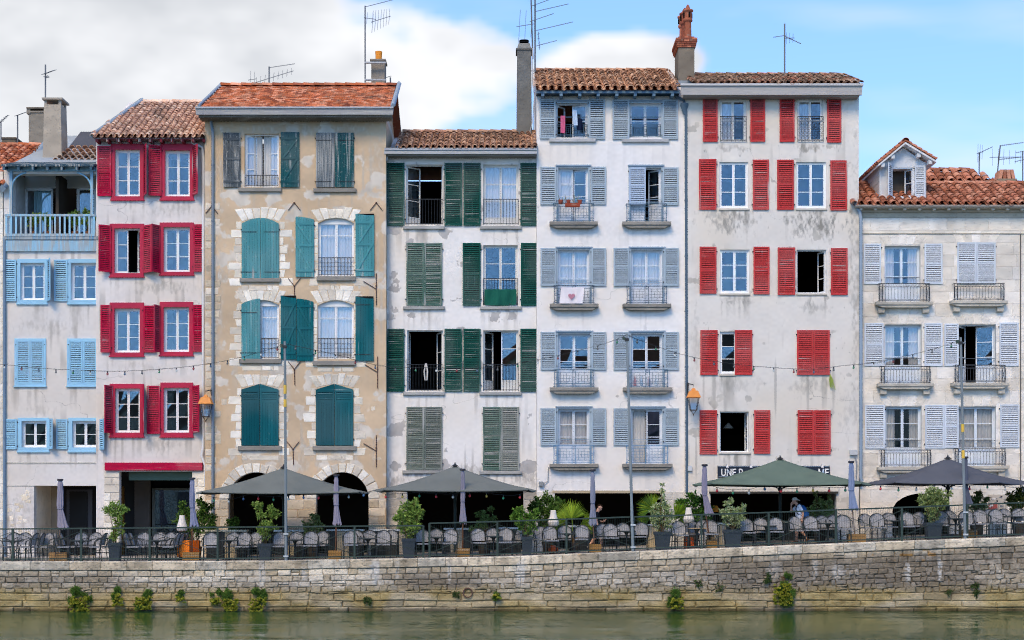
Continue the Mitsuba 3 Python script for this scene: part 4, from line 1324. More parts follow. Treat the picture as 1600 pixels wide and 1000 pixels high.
m.lathe([(.05, -.35), (.07, -.3), (.17, 0), (.17, .07), (.15, .07)], C(0x5b7080), 10, (h.X(1069), y - .13, h.Z(166)))
m.put(f'{h.k}__rain_hopper', 'm_paint')

# ================================================================== 7 white house with red shutters
y = 6.85
h = House('house', 'tall stained white house with brick red louvred shutters', y, 1070, 1342, 'm_h7')
P7 = lambda x, z, rx, rz, k: (PX(x, 6.85), PZ(z, 6.85), rx, rz, k)  # noqa: E731
scene['m_h7'] = bumpy(plaster(drips=h.drips, run=0.75, base=(.73, .70, .645), dirt=(.22, .215, .19), mottle=.12, streak=.42, patches=[P7(1145, 345, 1.5, .7, .85), P7(1275, 350, 1.5, .8, 1.0), P7(1146, 231, .9, .25, .8), P7(1268, 232, .9, .3, .9), P7(1270, 600, 1.3, .6, .5), P7(1150, 600, 1.4, .5, .3), P7(1270, 480, .9, .3, .5), P7(1338, 400, .35, 6, .6), P7(1150, 470, .9, .25, .45), P7(1085, 560, .3, 3, .3), P7(1325, 650, .5, 1.6, .35)], exposed=(.50, .48, .43), ex_at=(.70, .74)), h_plaster, 0, 0)
SH = h.shutter
for i, w in enumerate(((1125, 155, 1166, 221), (1246, 155, 1286, 221), (1124, 253, 1169, 325), (1244, 253, 1291, 325), (1125, 390, 1171, 458), (1245, 390, 1291, 458), (1125, 518, 1174, 584), (1125, 643, 1170, 706))):
    if i == 7:
        h.window(*w, 3, opened=(1.5, 1.52), recess=.2)
    elif i == 5:
        h.window(*w, 3, opened=(1.55, 1.2), recess=.14)
    else:
        h.window(*w, 3 if i > 1 else 2, curtain={0: 3, 1: 3}.get(i, 0), recess=.10, panel=.0)
h.rail(1125, 182, 1166, 222, 'cast', C(0x262a2f), proud=.06)
h.rail(1246, 182, 1286, 222, 'cast', C(0x262a2f), proud=.06)
for (a, t, e, b, hg) in ((1098, 151, 1121, 222, 'r'), (1172, 151, 1195, 222, 'l'), (1218, 151, 1241, 222, 'r'), (1292, 153, 1314, 223, 'l'),
                         (1092, 249, 1119, 328, 'r'), (1176, 250, 1201, 328, 'l'), (1214, 250, 1240, 328, 'r'), (1297, 251, 1323, 329, 'l'),
                         (1093, 386, 1119, 459, 'r'), (1177, 386, 1202, 460, 'l'), (1215, 387, 1242, 461, 'r'), (1298, 388, 1324, 461, 'l'),
                         (1094, 516, 1121, 586, 'r'), (1093, 641, 1120, 710, 'r'), (1178, 641, 1203, 709, 'l')):
    SH(a, t, e, b, hg, BRICKRED, wear=.22)
SH(1148, 516, 1175, 586, 'r', BRICKRED, wear=.1, off=.03)
for (a, m_, e, t, b) in ((1245, 1270.5, 1296, 516, 586), (1246, 1271.5, 1297.5, 641, 710)):
    SH(a, t, m_ - .2, b, 'l', BRICKRED, wear=.24)
    SH(m_ + .2, t, e, b, 'r', BRICKRED, wear=.22)
for i, (a, b, t) in enumerate(((1123, 1171, 326), (1243, 1292, 326), (1124, 1172, 459), (1244, 1292, 459), (1124, 1150, 585), (1123, 1173, 707))):
    h.sill(a, t, b, t + 3, C(0xbdb8ae), proud=.05)
m = MB()
o = (h.X(1146), y + 1.6, h.Z(662))
m.lathe([(.02, .12), (.05, .10), (.22, -.10), (.20, -.11), (.0, .02)], C(0xd8d2c4), 12, o).tube([[o[0], o[1], o[2] + .1], [o[0], o[1], o[2] + .9]], .01, IRON, 5)
m.put(f'{h.k}__pendant_lamp', 'm_matte')
h.opening(1110, 768, 1307, 905)
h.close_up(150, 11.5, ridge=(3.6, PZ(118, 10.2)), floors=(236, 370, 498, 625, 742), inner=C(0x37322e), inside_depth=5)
MB().box(h.X(1108), h.X(1309), y - .16, y - .02, h.Z(768), h.Z(757), C(0xd9d2c4), 1.1).put(f'{h.k}__awning_box', 'm_wood')
MB().box(h.X(1108), h.X(1309), y - .12, y - .0, h.Z(771), h.Z(768.2), C(0x4c4a45), 1.1).put(f'{h.k}__shop_beam', 'm_wood')
ye = y - .55
ze = PZ(131, ye)
run = solve_ridge(ye, ze, 118, .34)
tile_roof(h.k, PX(1086, ye), PX(1345, ye), ye, ze, run, .34, pitch=.26, expo=.34, cols=[C(0xa88b74), C(0x8f7564), C(0xbfa28b), C(0x7a665a), C(0xb3806a)], hipR=PX(1345, ye) - PX(1312, ye + run), seed=15)
m = MB()
m.prism(Polygon([(PX(1064, ye), PZ(149, ye)), (PX(1346, ye), PZ(149, ye)), (PX(1347, ye), PZ(135, ye)), (PX(1064, ye), PZ(135, ye))]), ye - .08, ye + .05, C(0xb2afae), 1.72)
m.box(PX(1063, ye), PX(1348, ye), ye - .15, ye + .03, PZ(135, ye), PZ(131.5, ye), C(0xbfc0c2), 1.35)
m.box(PX(1068, ye), PX(1343, ye), ye + .05, y - .003, PZ(150.5, ye), PZ(148.5, ye), C(0x8f8c88), 1.4)
m.put(f'{h.k}__eaves_board', 'm_wood')
yc = y + 1.6
ck, a, b, c = chimney(h.k, 1060, 1085, 74, 131, yc, C(0x7b7468), 1.5, cap=False)
RB = [C(0x9c5f4a), C(0x874f40), C(0xac6d56), C(0x78493c)]
for j in range(6):
    ex = .05 + .02 * min(j, 3) if j < 5 else .0
    zz = c + j * .075
    nb = 4
    for i in range(nb):
        w_ = (b - a + 2 * ex) / nb
        o = (w_ / 2 if j % 2 else 0)
        x0_ = max(a - ex, a - ex + i * w_ - o + .004)
        x1_ = min(b + ex, a - ex + (i + 1) * w_ - o - .004) if not (j % 2 and i == nb - 1) else b + ex
        MB().box(x0_, x1_, yc - ex, yc + 1.5 + ex, zz, zz + .068, RN.choice(RB)).put(f'{ck}__brick', 'm_tile')
zt = c + 6 * .075
for i, (dx, dy) in enumerate(((.16, .22), (.0, .66), (-.08, 1.1))):
    m = MB()
    o = ((a + b) / 2 + dx * .5, yc + dy, zt)
    m.lathe([(.15, 0), (.13, .62), (.19, .66), (.19, .74), (.16, .78), (.16, 1.02), (.22, 1.06), (.22, 1.12), (.10, 1.16), (.06, 1.3), (0, 1.36)], RB[i], 10, o)
    for q in range(4):
        t = q * math.pi / 2 + .3
        m.box(o[0] + .165 * math.cos(t) - .035, o[0] + .165 * math.cos(t) + .035, o[1] + .165 * math.sin(t) - .035, o[1] + .165 * math.sin(t) + .035, zt + .80, zt + 1.0, BLACK)
    m.put(f'{ck}__pot', 'm_tile')
m = MB()
m.box(PX(1056, yc), PX(1088, yc), yc - .12, yc - .02, PZ(134, yc), PZ(127, yc), ZINC)
m.put(f'{ck}__flashing', 'm_paint')
# shop sign, half hidden by the parasol
sk = num('shop_sign')
lab(sk, 'dark blue shop sign with white capitals behind the green parasol', 'sign')
sx0, sx1, sz0, sz1 = h.X(1121), h.X(1296), h.Z(746), h.Z(728)
MB().block([(sx0, sz0), (sx1, sz0), (sx1, sz1), (sx0, sz1)], y - .09, y - .02, .01, C(0x1b2738)).put(f'{sk}__board', 'm_paint')
m = MB()
for a, b, c, d in ((sx0 + .03, sx1 - .03, sz1 - .045, sz1 - .03), (sx0 + .03, sx1 - .03, sz0 + .03, sz0 + .045)):
    m.box(a, b, y - .095, y - .089, c, d, C(0x9fb0c0))
m.put(f'{sk}__border', 'm_paint')
for txt, px in (('UNE P', 1125.5), ('ME', 1277)):
    tm = meshkit.text_mesh(txt, .27, .012, bold=True)
    v = np.asarray(tm.vertices)
    x = h.X(px)
    MB().mesh(trimesh.Trimesh(np.column_stack([x + v[:, 0] * .80, y - .092 - v[:, 2], h.Z(743.5) + v[:, 1]]), tm.faces, process=False), C(0xf0f0ee)).put(f'{sk}__lettering', 'm_paint')
for px in (1135, 1172, 1283):
    m = MB()
    m.tube([[h.X(px), y - .02, sz1 + .05], [h.X(px), y - .25, sz1 + .08], [h.X(px), y - .30, sz1 - .02]], .014, C(0xd8d8d8), 6)
    m.lathe([(.0, .04), (.05, .0), (.055, -.07), (.0, -.05)], C(0xe8e8e8), 8, (h.X(px), y - .30, sz1 - .02))
    m.put(f'{sk}__lamp', 'm_paint')
# cables and meter boxes
m = MB()
m.box(h.X(1327), h.X(1339), y - .14, y - .02, h.Z(711), h.Z(703), C(0xb9bcbd))
m.tube([[h.X(1334), y - .1, h.Z(711)], [h.X(1338), y - .08, h.Z(722)], [h.X(1337), y - .08, h.Z(748)]], .025, C(0x8b8f92), 6)
m.put('meter_box', 'm_paint', 'pale grey meter box with a looping pipe beside the grey downpipe', 'meter box')
m = MB()
m.box(PX(1074.5, y), PX(1081, y), y - .10, y - .02, PZ(736, y), PZ(728, y), C(0xc9ccce))
m.put('meter_box', 'm_paint', 'small white box between the dark downpipe and the shop sign', 'meter box')
m = MB()
m.box(PX(842, 7), PX(849, 7), 6.86, 6.98, PZ(760, 7), PZ(752.5, 7), C(0x8d9294))
m.tube([[PX(849, 7), 6.93, PZ(756, 7)], [PX(856, 7), 6.95, PZ(752, 7)], [PX(857, 7), 6.96, PZ(730, 7)]], .018, C(0x9a9fa3), 5)
m.put('junction_box', 'm_paint', 'grey junction box low on the bright white house near its left corner', 'junction box')
# weed on the wall
m = MB()
for i in range(16):
    a = RN.uniform(-.5, .5)
    L = RN.uniform(.25, .62)
    x, z = h.X(1297), h.Z(585)
    p = np.array([[x, y - .03, z], [x + a * .2 * L, y - .13, z - L * .35], [x + a * .35 * L + .08, y - .10, z - L]])
    for s_ in (0, 1):
        q = p[s_:s_ + 2]
        m.add([[q[0][0] - .02, q[0][1], q[0][2]], [q[0][0] + .02, q[0][1], q[0][2]], [q[1][0] + .012, q[1][1], q[1][2]], [q[1][0] - .012, q[1][1], q[1][2]]], [[0, 1, 2, 3]], C(0xa3b45c), .6)
m.put('hanging_weed', 'm_leaf', 'thin yellow green weed hanging under the closed red shutters', 'plant')

# ================================================================== 8 stone house on the right
y = 7.1
h = House('house', 'pale ashlar stone house with light grey shutters, iron balconies and a roof dormer', y, 1343.5, 1760, 'm_h8')
scene['m_h8'] = bumpy(plaster((.70, .68, .63), mottle=.12), h_plaster, 0, 0)
SH = h.shutter
WH = [(1382, 384, 1438, 471), (1382, 507, 1440, 600), (1498, 507, 1556, 600), (1383, 635, 1440, 729), (1497, 635, 1556, 729)]
for i, w in enumerate(WH):
    h.window(*w, 3, col=C(0xd9e2ea), recess=.20, panel=.30, splits=[0, .22, .62, 1], opened={2: (.9, .5)}.get(i, (0, 0)), curtain={0: 2, 1: 2, 3: 2, 4: 1}.get(i, 0))
for (a, t, e, b, hg) in ((1349, 381, 1376, 444, 'r'), (1444, 381, 1472, 444, 'l'), (1350, 505, 1380, 572, 'r'), (1444, 505, 1472, 572, 'l'), (1475, 506, 1497, 572, 'r'), (1561, 504, 1591, 572, 'l'),
                         (1351, 633, 1382, 701, 'r'), (1445, 633, 1475, 701, 'l'), (1475.5, 633, 1497, 700, 'r'), (1562, 632, 1592, 699, 'l')):
    SH(a, t, e, b, hg, PALE, wear=.06)
SH(1495, 379, 1524.7, 444, 'l', PALE, wear=.05)
SH(1525.3, 379, 1555, 444, 'r', PALE, wear=.05)
RA = [(1371, 444, 1450, 473), (1488, 444, 1566, 471), (1374, 573, 1451, 600), (1489, 571, 1568, 599), (1374, 703, 1452, 730), (1489, 701, 1568, 728)]
for (a, t, b, c) in RA:
    h.rail(a, t, b, c, 'ringed', C(0x3d4043), proud=.28, depth=1)
    h.slab(a - 5, c, b + 5, c + 9, .38, C(0xb9b4a8), corbels=(a + 5, b - 5))
for (x0, t, x1, c) in WH:
    m = MB()
    for f in (.62, .74):
        z = h.Z(t + (c - t) * f * .92)
        m.box(h.X(x0), h.X(x1), y + .06, y + .085, z, z + .02, C(0x50575c))
    h.part('window_bar', m, 'm_paint')
# the ground floor: a low wide arch
t = np.linspace(0, math.pi, 21)
cx, hw, zs = h.X(1440), (h.X(1486) - h.X(1394)) / 2, h.Z(800)
h.holes.append(Polygon([(cx - hw, 2.0), (cx + hw, 2.0)] + [(cx + hw * math.cos(a), zs + (h.Z(771) - zs) * math.sin(a)) for a in t]))
ARCH = h.holes[-1]
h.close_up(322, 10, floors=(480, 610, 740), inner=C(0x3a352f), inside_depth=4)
SOLID = unary_union([p.buffer(.0) for p in h.holes])
py, k = 341.0, 0
while py < 856:
    hh = 19.3 + RN.uniform(-.8, .8)
    x = 1344.0 + (0 if k % 2 else -14)
    while x < 1700:
        w = RN.uniform(26, 46)
        a, b = max(x, 1344), x + w
        if x + w > 1344 + 6:
            q = sbox(h.X(a) + .002, h.Z(py + hh) + .002, h.X(b) - .002, h.Z(py) - .002).difference(SOLID)
            for g in getattr(q, 'geoms', [q]):
                if g.area > .012 and g.geom_type == 'Polygon':
                    g = g.simplify(.004)
                    pts = list(g.exterior.coords)[:-1]
                    key = f'{h.wall_key}__stone'
                    if len(pts) == 4:
                        MB().block(pts, y - .022 - RN.random() * .005, y + .01, .005, RN.choice(ASH)).put(key, 'm_stone')
                    else:
                        MB().prism(g, y - .022 - RN.random() * .008, y + .01, RN.choice(ASH)).put(key, 'm_stone')
        x += w
    py += hh
    k += 1
for (a, b, t) in ((1382, 1440, 507), (1498, 1556, 507), (1383, 1440, 635), (1497, 1556, 635), (1382, 1438, 383), (1495, 1555, 379)):      # flat arches over the windows
    n = 5
    for i in range(n):
        f = lambda u: a + (b - a) * u  # noqa: E731
        g_ = lambda u: a - 9 + (b - a + 18) * u  # noqa: E731
        stone([(h.X(f(i / n) + .3), h.Z(t - .5)), (h.X(f((i + 1) / n) - .3), h.Z(t - .5)), (h.X(g_((i + 1) / n) - .3), h.Z(t - 15 - (2 if i == 2 else 0))), (h.X(g_(i / n) + .3), h.Z(t - 15 - (2 if i == 2 else 0)))], h.wall_key, y, .036, ASH, .008)
m = MB()
for a, b, pr_ in ((322, 327, .22), (327.2, 332, .15), (332.2, 340.5, .05)):
    m.box(h.X(1344), h.x1, y - pr_, y + .02, h.Z(b), h.Z(a), C(0xb9b2a3))
m.box(h.X(1344), h.x1, y - .06, y - .022, h.Z(366), h.Z(364.6), C(0xa8a294))
m.put(f'{h.k}__cornice', 'm_stone')
m = MB()
m.tube([[h.X(1594), y - .05, h.Z(366)], [h.X(1594), y - .05, h.Z(850)]], .022, C(0x6b6862), 5)
m.put(f'{h.k}__cable', 'm_paint')
h.pipe([(1334, 316), (1335, 324), (1341, 333), (1342.5, 345), (1342.5, 748), (1345, 752)], .065, C(0x8b9cac), off=.30)
ye = y - .45
ze = PZ(319, ye)
run = 5.2
tile_roof(h.k, PX(1334, ye), PX(1760, ye), ye, ze, solve_ridge(ye, ze, 287, .46), .46, pitch=.315, expo=.36, cols=TILES_R, seed=21, most=295)
m = MB()
m.box(PX(1336, ye), PX(1760, ye), ye + .02, y - .22, ze - .13, ze - .08, C(0xc9c2b6), 1.2)
for i in range(16):
    x = PX(1346 + i * 23, ye)
    m.box(x - .05, x + .05, ye + .05, y - .222, ze - .21, ze - .132, C(0xd5d2cb), 1.2)
m.put(f'{h.k}__rafter_ends', 'm_wood')
MB().tube([[PX(1336, ye), ye - .06, ze - .09], [PX(1760, ye), ye - .06, ze - .09]], .06, C(0x8d8a84), 8).put(f'{h.k}__gutter', 'm_paint')
# dormer
dk = num(f'{h.k}__dormer')
yd = y + .25
X_, Z_ = (lambda p: PX(p, yd)), (lambda p: PZ(p, yd))
m = MB()
face = Polygon([(X_(1376), Z_(312)), (X_(1446), Z_(312)), (X_(1446), Z_(255)), (X_(1411), Z_(231)), (X_(1376), Z_(255))])
hole = sbox(X_(1393), Z_(308), X_(1428), Z_(262))
m.prism(face.difference(hole), yd, yd + .12, C(0xd3d9df), .2)
dep = 3.4
zb = Z_(314)
for x in (X_(1376), X_(1446)):
    m.box(x - .03, x + .03, yd + .01, yd + dep, zb, Z_(254), C(0xc3c9ce))
m.put(dk, 'm_paint', numbered=False)
for i in range(6):
    z0_, z1_ = zb + (Z_(254) - zb) * i / 6, zb + (Z_(254) - zb) * (i + 1) / 6
    MB().box(X_(1376) - .05, X_(1376) - .031, yd + .02, yd + dep, z0_ + .008, z1_ - .004, C(0xcdd0cf), 1.3).put(f'{dk}__board', 'm_wood')
m = MB()
m.box(X_(1393), X_(1428), yd + .7, yd + .75, Z_(308), Z_(262), C(0x59554f))
m.put(f'{dk}__interior', 'm_matte')
h2 = h.y
h.y = yd
h.window(1393, 262, 1428, 308, 2, opened=(1.5, .9), hole=False, recess=.06, col=C(0xd9e2ea))
SH(1384, 257, 1393, 307, 'r', PALE, full=17)
SH(1428.5, 259, 1445, 309, 'l', PALE, off=.05)
m = MB()
m.box(X_(1388), X_(1433), yd - .08, yd - .001, Z_(311), Z_(308.3), C(0xd3d9df))
m.put(f'{dk}__sill', 'm_paint')
h.y = h2
ap = np.array([X_(1411), Z_(224.5)])
for sg, ex in ((-1, X_(1369)), (1, X_(1459))):
    ez = Z_(259) if sg < 0 else Z_(253.5)
    e = np.array([ex, ez])
    d = e - ap
    L = np.linalg.norm(d)
    m = MB()
    y0_, y1_ = yd - .45, yd + 4.2
    nn = np.array([-d[1], d[0]]) / L * (-sg)
    q = [ap, e, e - nn * .07 * -1, ap - nn * .07 * -1]
    m.prism(Polygon([tuple(p) for p in (ap - [0, .10], e - [0, .10], e - [0, .02], ap - [0, .02])]).buffer(0), y0_ + .03, y1_, C(0xd8dadb))
    m.put(f'{dk}__roof', 'm_paint')
    rows, cols_ = 6, 14
    tm = MB()
    for j in range(rows):
        for i in range(cols_):
            f = (j + .0) / rows
            p = e + (ap - e) * f
            v, qf = barrel(.13, .11, L / rows * 1.25, .03)
            # local: x along depth, y up the slope, z normal
            u = (ap - e) / L
            nv = np.array([-u[1] * sg, u[0] * sg])
            nv = nv if nv[1] > 0 else -nv
            yy = y0_ + .12 + i * .31
            w = np.column_stack([p[0] + v[:, 1] * u[0] + v[:, 2] * nv[0], yy + v[:, 0], p[1] + v[:, 1] * u[1] + v[:, 2] * nv[1]])
            tm.add(w, qf, RN.choice(TILES_R), RN.random() * .98)
    tm.put(f'{dk}__roof__tile', 'm_tile', kind='stuff')
    bm = MB()
    for f in (.45, .82):
        p = ap + d * f
        bm.box(p[0] - .07, p[0] + .07, yd - .36, yd - .002, p[1] - .27, p[1] - .11, C(0xd5d8da))
    bm.put(f'{dk}__bracket', 'm_paint')
v, qf = barrel(.14, .12, 4.6, .02)
MB().add(np.column_stack([v[:, 0] + ap[0], v[:, 1] + yd - .5, v[:, 2] + ap[1]]), qf, TILES_R[0], .5).put(f'{dk}__ridge', 'm_tile')

# ================================================================== behind: low tiled roof and chimney
y = 15.5
h = House('outbuilding', 'low building behind with a short tiled roof above the stone house', y, 1440, 1552, 'm_h8')
h.close_up(290, 5, floors=())
ye = y - .35
ze = PZ(283, ye)
run = solve_ridge(ye, ze, 266, .62)
tile_roof(h.k, PX(1430, ye), PX(1556, ye), ye, ze, run, .62, pitch=.40, expo=.40, cols=TILES_R, hipR=.9, seed=31, ridge_cap=True)
MB().box(PX(1446, ye), PX(1554, ye), ye - .05, ye + .02, PZ(289, ye), PZ(285.5, ye), C(0xd5d5d2), 1.2).put(f'{h.k}__eaves_board', 'm_wood')
y = 14
ck = num('chimney_stack')
lab(ck, 'squat rendered chimney with four terracotta pots at the far right skyline', 'chimney')
x0, x1, z0, z1 = PX(1560, y), PX(1589, y), PZ(310, y), PZ(279, y)
m = MB()
m.box(x0, x1, y, y + 1.0, z0 - 4, z1, C(0x8e8372)).box(x0 - .01, x1 + .01, y - .01, y + 1.01, PZ(287.3, y), PZ(286, y), C(0xd5d2cb))
m.put(f'{ck}__stack', 'm_stone')
for i in range(4):
    c = x0 + (x1 - x0) * (i + .5) / 4
    m = MB()
    w = (x1 - x0) / 11.5
    lean = (c - (x0 + x1) / 2) * -.3
    m.hexa([[c - w, y + .1, z1], [c - w + lean, y + .1, z1 + .42], [c - w, y + .9, z1], [c - w + lean, y + .9, z1 + .42], [c + w, y + .1, z1], [c + w + lean, y + .1, z1 + .42], [c + w, y + .9, z1], [c + w + lean, y + .9, z1 + .42]], RN.choice(TILES_R))
    m.put(f'{ck}__pot', 'm_tile')
# ================================================================== the quay wall
QK = lab(num('quay_wall'), 'long weathered grey stone embankment wall rising out of the river', 'wall')
XL, XR = -29.0, 29.0
m = MB()
xs = np.linspace(XL, XR, 40)
for a, b in zip(xs[:-1], xs[1:]):
    m.hexa([[a, .035, -1.5], [a, .035, ZT(a) - .05], [a, .34, -1.5], [a, .34, ZT(a) - .05], [b, .035, -1.5], [b, .035, ZT(b) - .05], [b, .34, -1.5], [b, .34, ZT(b) - .05]], C(0xa39a88), .4)
m.put(f'{QK}__core', 'm_quay')
QC = [C(0xc2b9a8), C(0xb5ac9b), C(0xcbc3b4), C(0xaaa190), C(0xbfb39d), C(0xb5b2a9), C(0xd3ccbe)]
stones = []
NC = 9
rq = random.Random(77)
BASE = .64
def add_stone(x, x2, zlo, zhi, rub, low):
    jz = .055 if rub else .026
    g = .007
    J = lambda s_: rq.uniform(-s_, s_)  # noqa: E731
    p = [(x + g + J(jz * .9), zlo(x) + g + J(jz) * .5), (x2 - g + J(jz * .6), zlo(x2) + g + J(jz) * .5), (x2 - g + J(jz * .6), zhi(x2) - g + J(jz) * .5), (x + g + J(jz * .6), zhi(x) - g + J(jz) * .5)]
    xm = (x + x2) / 2
    if rub and rq.random() < .7:
        p.insert(3, (xm + J(.06), zhi(xm) - g + rq.uniform(-.01, .04)))
    if rub and rq.random() < .5:
        p.insert(1, (xm + J(.06), zlo(xm) + g - rq.uniform(-.01, .04)))
    q = Polygon(p).buffer(0)
    if not low:
        q = q.intersection(sbox(-60, BASE + .008, 60, 9))
    if q.geom_type != 'Polygon' or q.area < .006:
        return
    p = list(q.exterior.coords)[:-1]
    c = rq.choice(QC[:3] + QC[4:5] + QC[6:]) if not (rub or low) else rq.choice(QC)
    stones.append((p, -.012 - rq.random() * (.055 if rub or low else .03), .026 if not low else .034, c, q.area if abs(x) < 20.5 else 0))


for k, (z0, z1) in enumerate(((-.35, .14), (.14, .37), (.37, BASE))):
    x = XL + rq.uniform(0, .4)
    while x < XR:
        x2 = min(x + rq.uniform(.6, 1.5), XR)
        wob = lambda z: (lambda t: z + .02 * math.sin(t * 1.7 + k))  # noqa: E731
        add_stone(x, x2, wob(z0), wob(z1), False, True)
        x = x2
depth, k = .31, 0
while depth < 2.3:
    hh = rq.uniform(.19, .25) if k < 3 else rq.uniform(.14, .20)
    x = XL + rq.uniform(0, .4)
    while x < XR:
        x2 = min(x + (rq.uniform(.24, .58) if k < 3 else rq.uniform(.16, .42)), XR)
        lo, hi = (lambda t, d=depth + hh: ZT(t) - d), (lambda t, d=depth: ZT(t) - d)
        if hi((x + x2) / 2) > BASE + .03:
            if rq.random() < .07:
                xm = (lo(x) + hi(x)) / 2
                mid = lambda t, d=depth + hh / 2: ZT(t) - d  # noqa: E731
                add_stone(x, x2, lo, mid, k > 2, False)
                add_stone(x, x2, mid, hi, k > 2, False)
            else:
                add_stone(x, x2, lo, hi, k > 2 and ZT(x) - depth < 1.75, False)
        x = x2
    depth += hh
    k += 1
stones.sort(key=lambda s_: -s_[4])
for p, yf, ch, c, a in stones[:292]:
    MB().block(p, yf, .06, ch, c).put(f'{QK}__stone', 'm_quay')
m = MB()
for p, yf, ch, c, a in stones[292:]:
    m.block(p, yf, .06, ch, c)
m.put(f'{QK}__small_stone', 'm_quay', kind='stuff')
x = XL
while x < XR:
    w = rq.uniform(.75, 1.55)
    x2 = min(x + w, XR)
    a, b = x + .006, x2 - .006
    dz = rq.gauss(0, .004)
    y0 = -.075 + rq.gauss(0, .006)
    m = MB()
    za, zb = ZT(a) + .012 + dz, ZT(b) + .012 + dz
    m.block([(a, za - .31), (b, zb - .31), (b, zb - .018), (a, za - .018)], y0, .42, .014, rq.choice(QC[:3] + [QC[5]]))
    m.hexa([[a, y0 + .02, za - .018], [a, y0 + .03, za], [a, .42, za - .018], [a, .42, za], [b, y0 + .02, zb - .018], [b, y0 + .03, zb], [b, .42, zb - .018], [b, .42, zb]], C(0xc9c4b8))
    m.put(f'{QK}__cap_stone', 'm_quay')
    x = x2
m = MB()
t = np.arange(14) * 2 * math.pi / 14
m.tube(np.column_stack([PX(731, 0) + .16 * np.cos(t), np.full(14, -.10) + .03 * np.sin(t), PZ(926, 0) + .16 * np.sin(t)]), .022, RUST, 6, closed=True)
m.put('mooring_ring', 'm_paint', 'rusty iron mooring ring on the embankment wall', 'mooring ring')

# ================================================================== plants: clumps of small leaves
LG = [C(0x7d9a4c), C(0x8fae58), C(0x668540), C(0xa3bd66)]
LV = [C(0x9db07a), C(0xbac796), C(0x819a60), C(0xd0d8b4)]
LD = [C(0x55753a), C(0x688a3e), C(0x425f2f), C(0x80a248)]
LY = [C(0x9ba338), C(0xb2b044), C(0x85953a), C(0xc2be56)]


def leaf(m, o, d, L, w, c, rg, bend=.25):
    d = d / (np.linalg.norm(d) + 1e-9)
    r = np.array([rg.gauss(0, 1), rg.gauss(0, 1), rg.gauss(0, 1)])
    s_ = np.cross(d, r)
    s_ /= np.linalg.norm(s_) + 1e-9
    u = np.cross(s_, d)
    a, b = o + d * L * .45, o + d * L + u * -bend * L
    m.add([o, a + s_ * w * .5 + u * .0, b, a - s_ * w * .5], [[0, 1, 2], [0, 2, 3]], c)


def bush(stems, leaves, o, clumps, n, L, cols, seed, w=.5, droop=0.0, foot=None, spread=1.0):
    """clumps: (dx, dz, radius) around o; leaves crowd the outside of each clump"""
    rg = random.Random(seed)
    o = np.asarray(o, float)
    foot = o if foot is None else np.asarray(foot, float)
    tot = sum(c[2] ** 2 for c in clumps)
    for dx, dz, r in clumps:
        c = o + np.array([dx, rg.uniform(-.5, .5) * r, dz])
        if stems is not None:
            mid = foot + (c - foot) * .5 + np.array([rg.gauss(0, .04), rg.gauss(0, .04), 0])
            stems.tube([foot + np.array([rg.gauss(0, .02), rg.gauss(0, .02), 0]), mid, c], [.018, .013, .006], C(0x5a4a34), 5, caps=False)
        k = int(n * 1.55 * r * r / tot)
        nb = max(3, k // 14)
        for b in range(nb):
            v = np.array([rg.gauss(0, 1), rg.gauss(0, 1), rg.gauss(0, 1)])
            v /= np.linalg.norm(v)
            tip = c + v * r * rg.uniform(.55, 1.12) * np.array([spread, 1, 1])
            if stems is not None and b % 2 == 0:
                stems.tube([c, (c + tip) / 2 + np.array([0, 0, .02]), tip], [.006, .004, .002], C(0x66593c), 3, caps=False)
            for i in range(14):
                p = c + (tip - c) * rg.uniform(.35, 1.05) + np.array([rg.gauss(0, r * .10), rg.gauss(0, r * .10), rg.gauss(0, r * .10)])
                d = v + np.array([rg.gauss(0, .7), rg.gauss(0, .7), rg.gauss(0, .7) - droop])
                leaf(leaves, p, d, 1.15 * L * rg.uniform(.6, 1.25), 1.2 * L * w * rg.uniform(.7, 1.2), rg.choice(cols), rg)


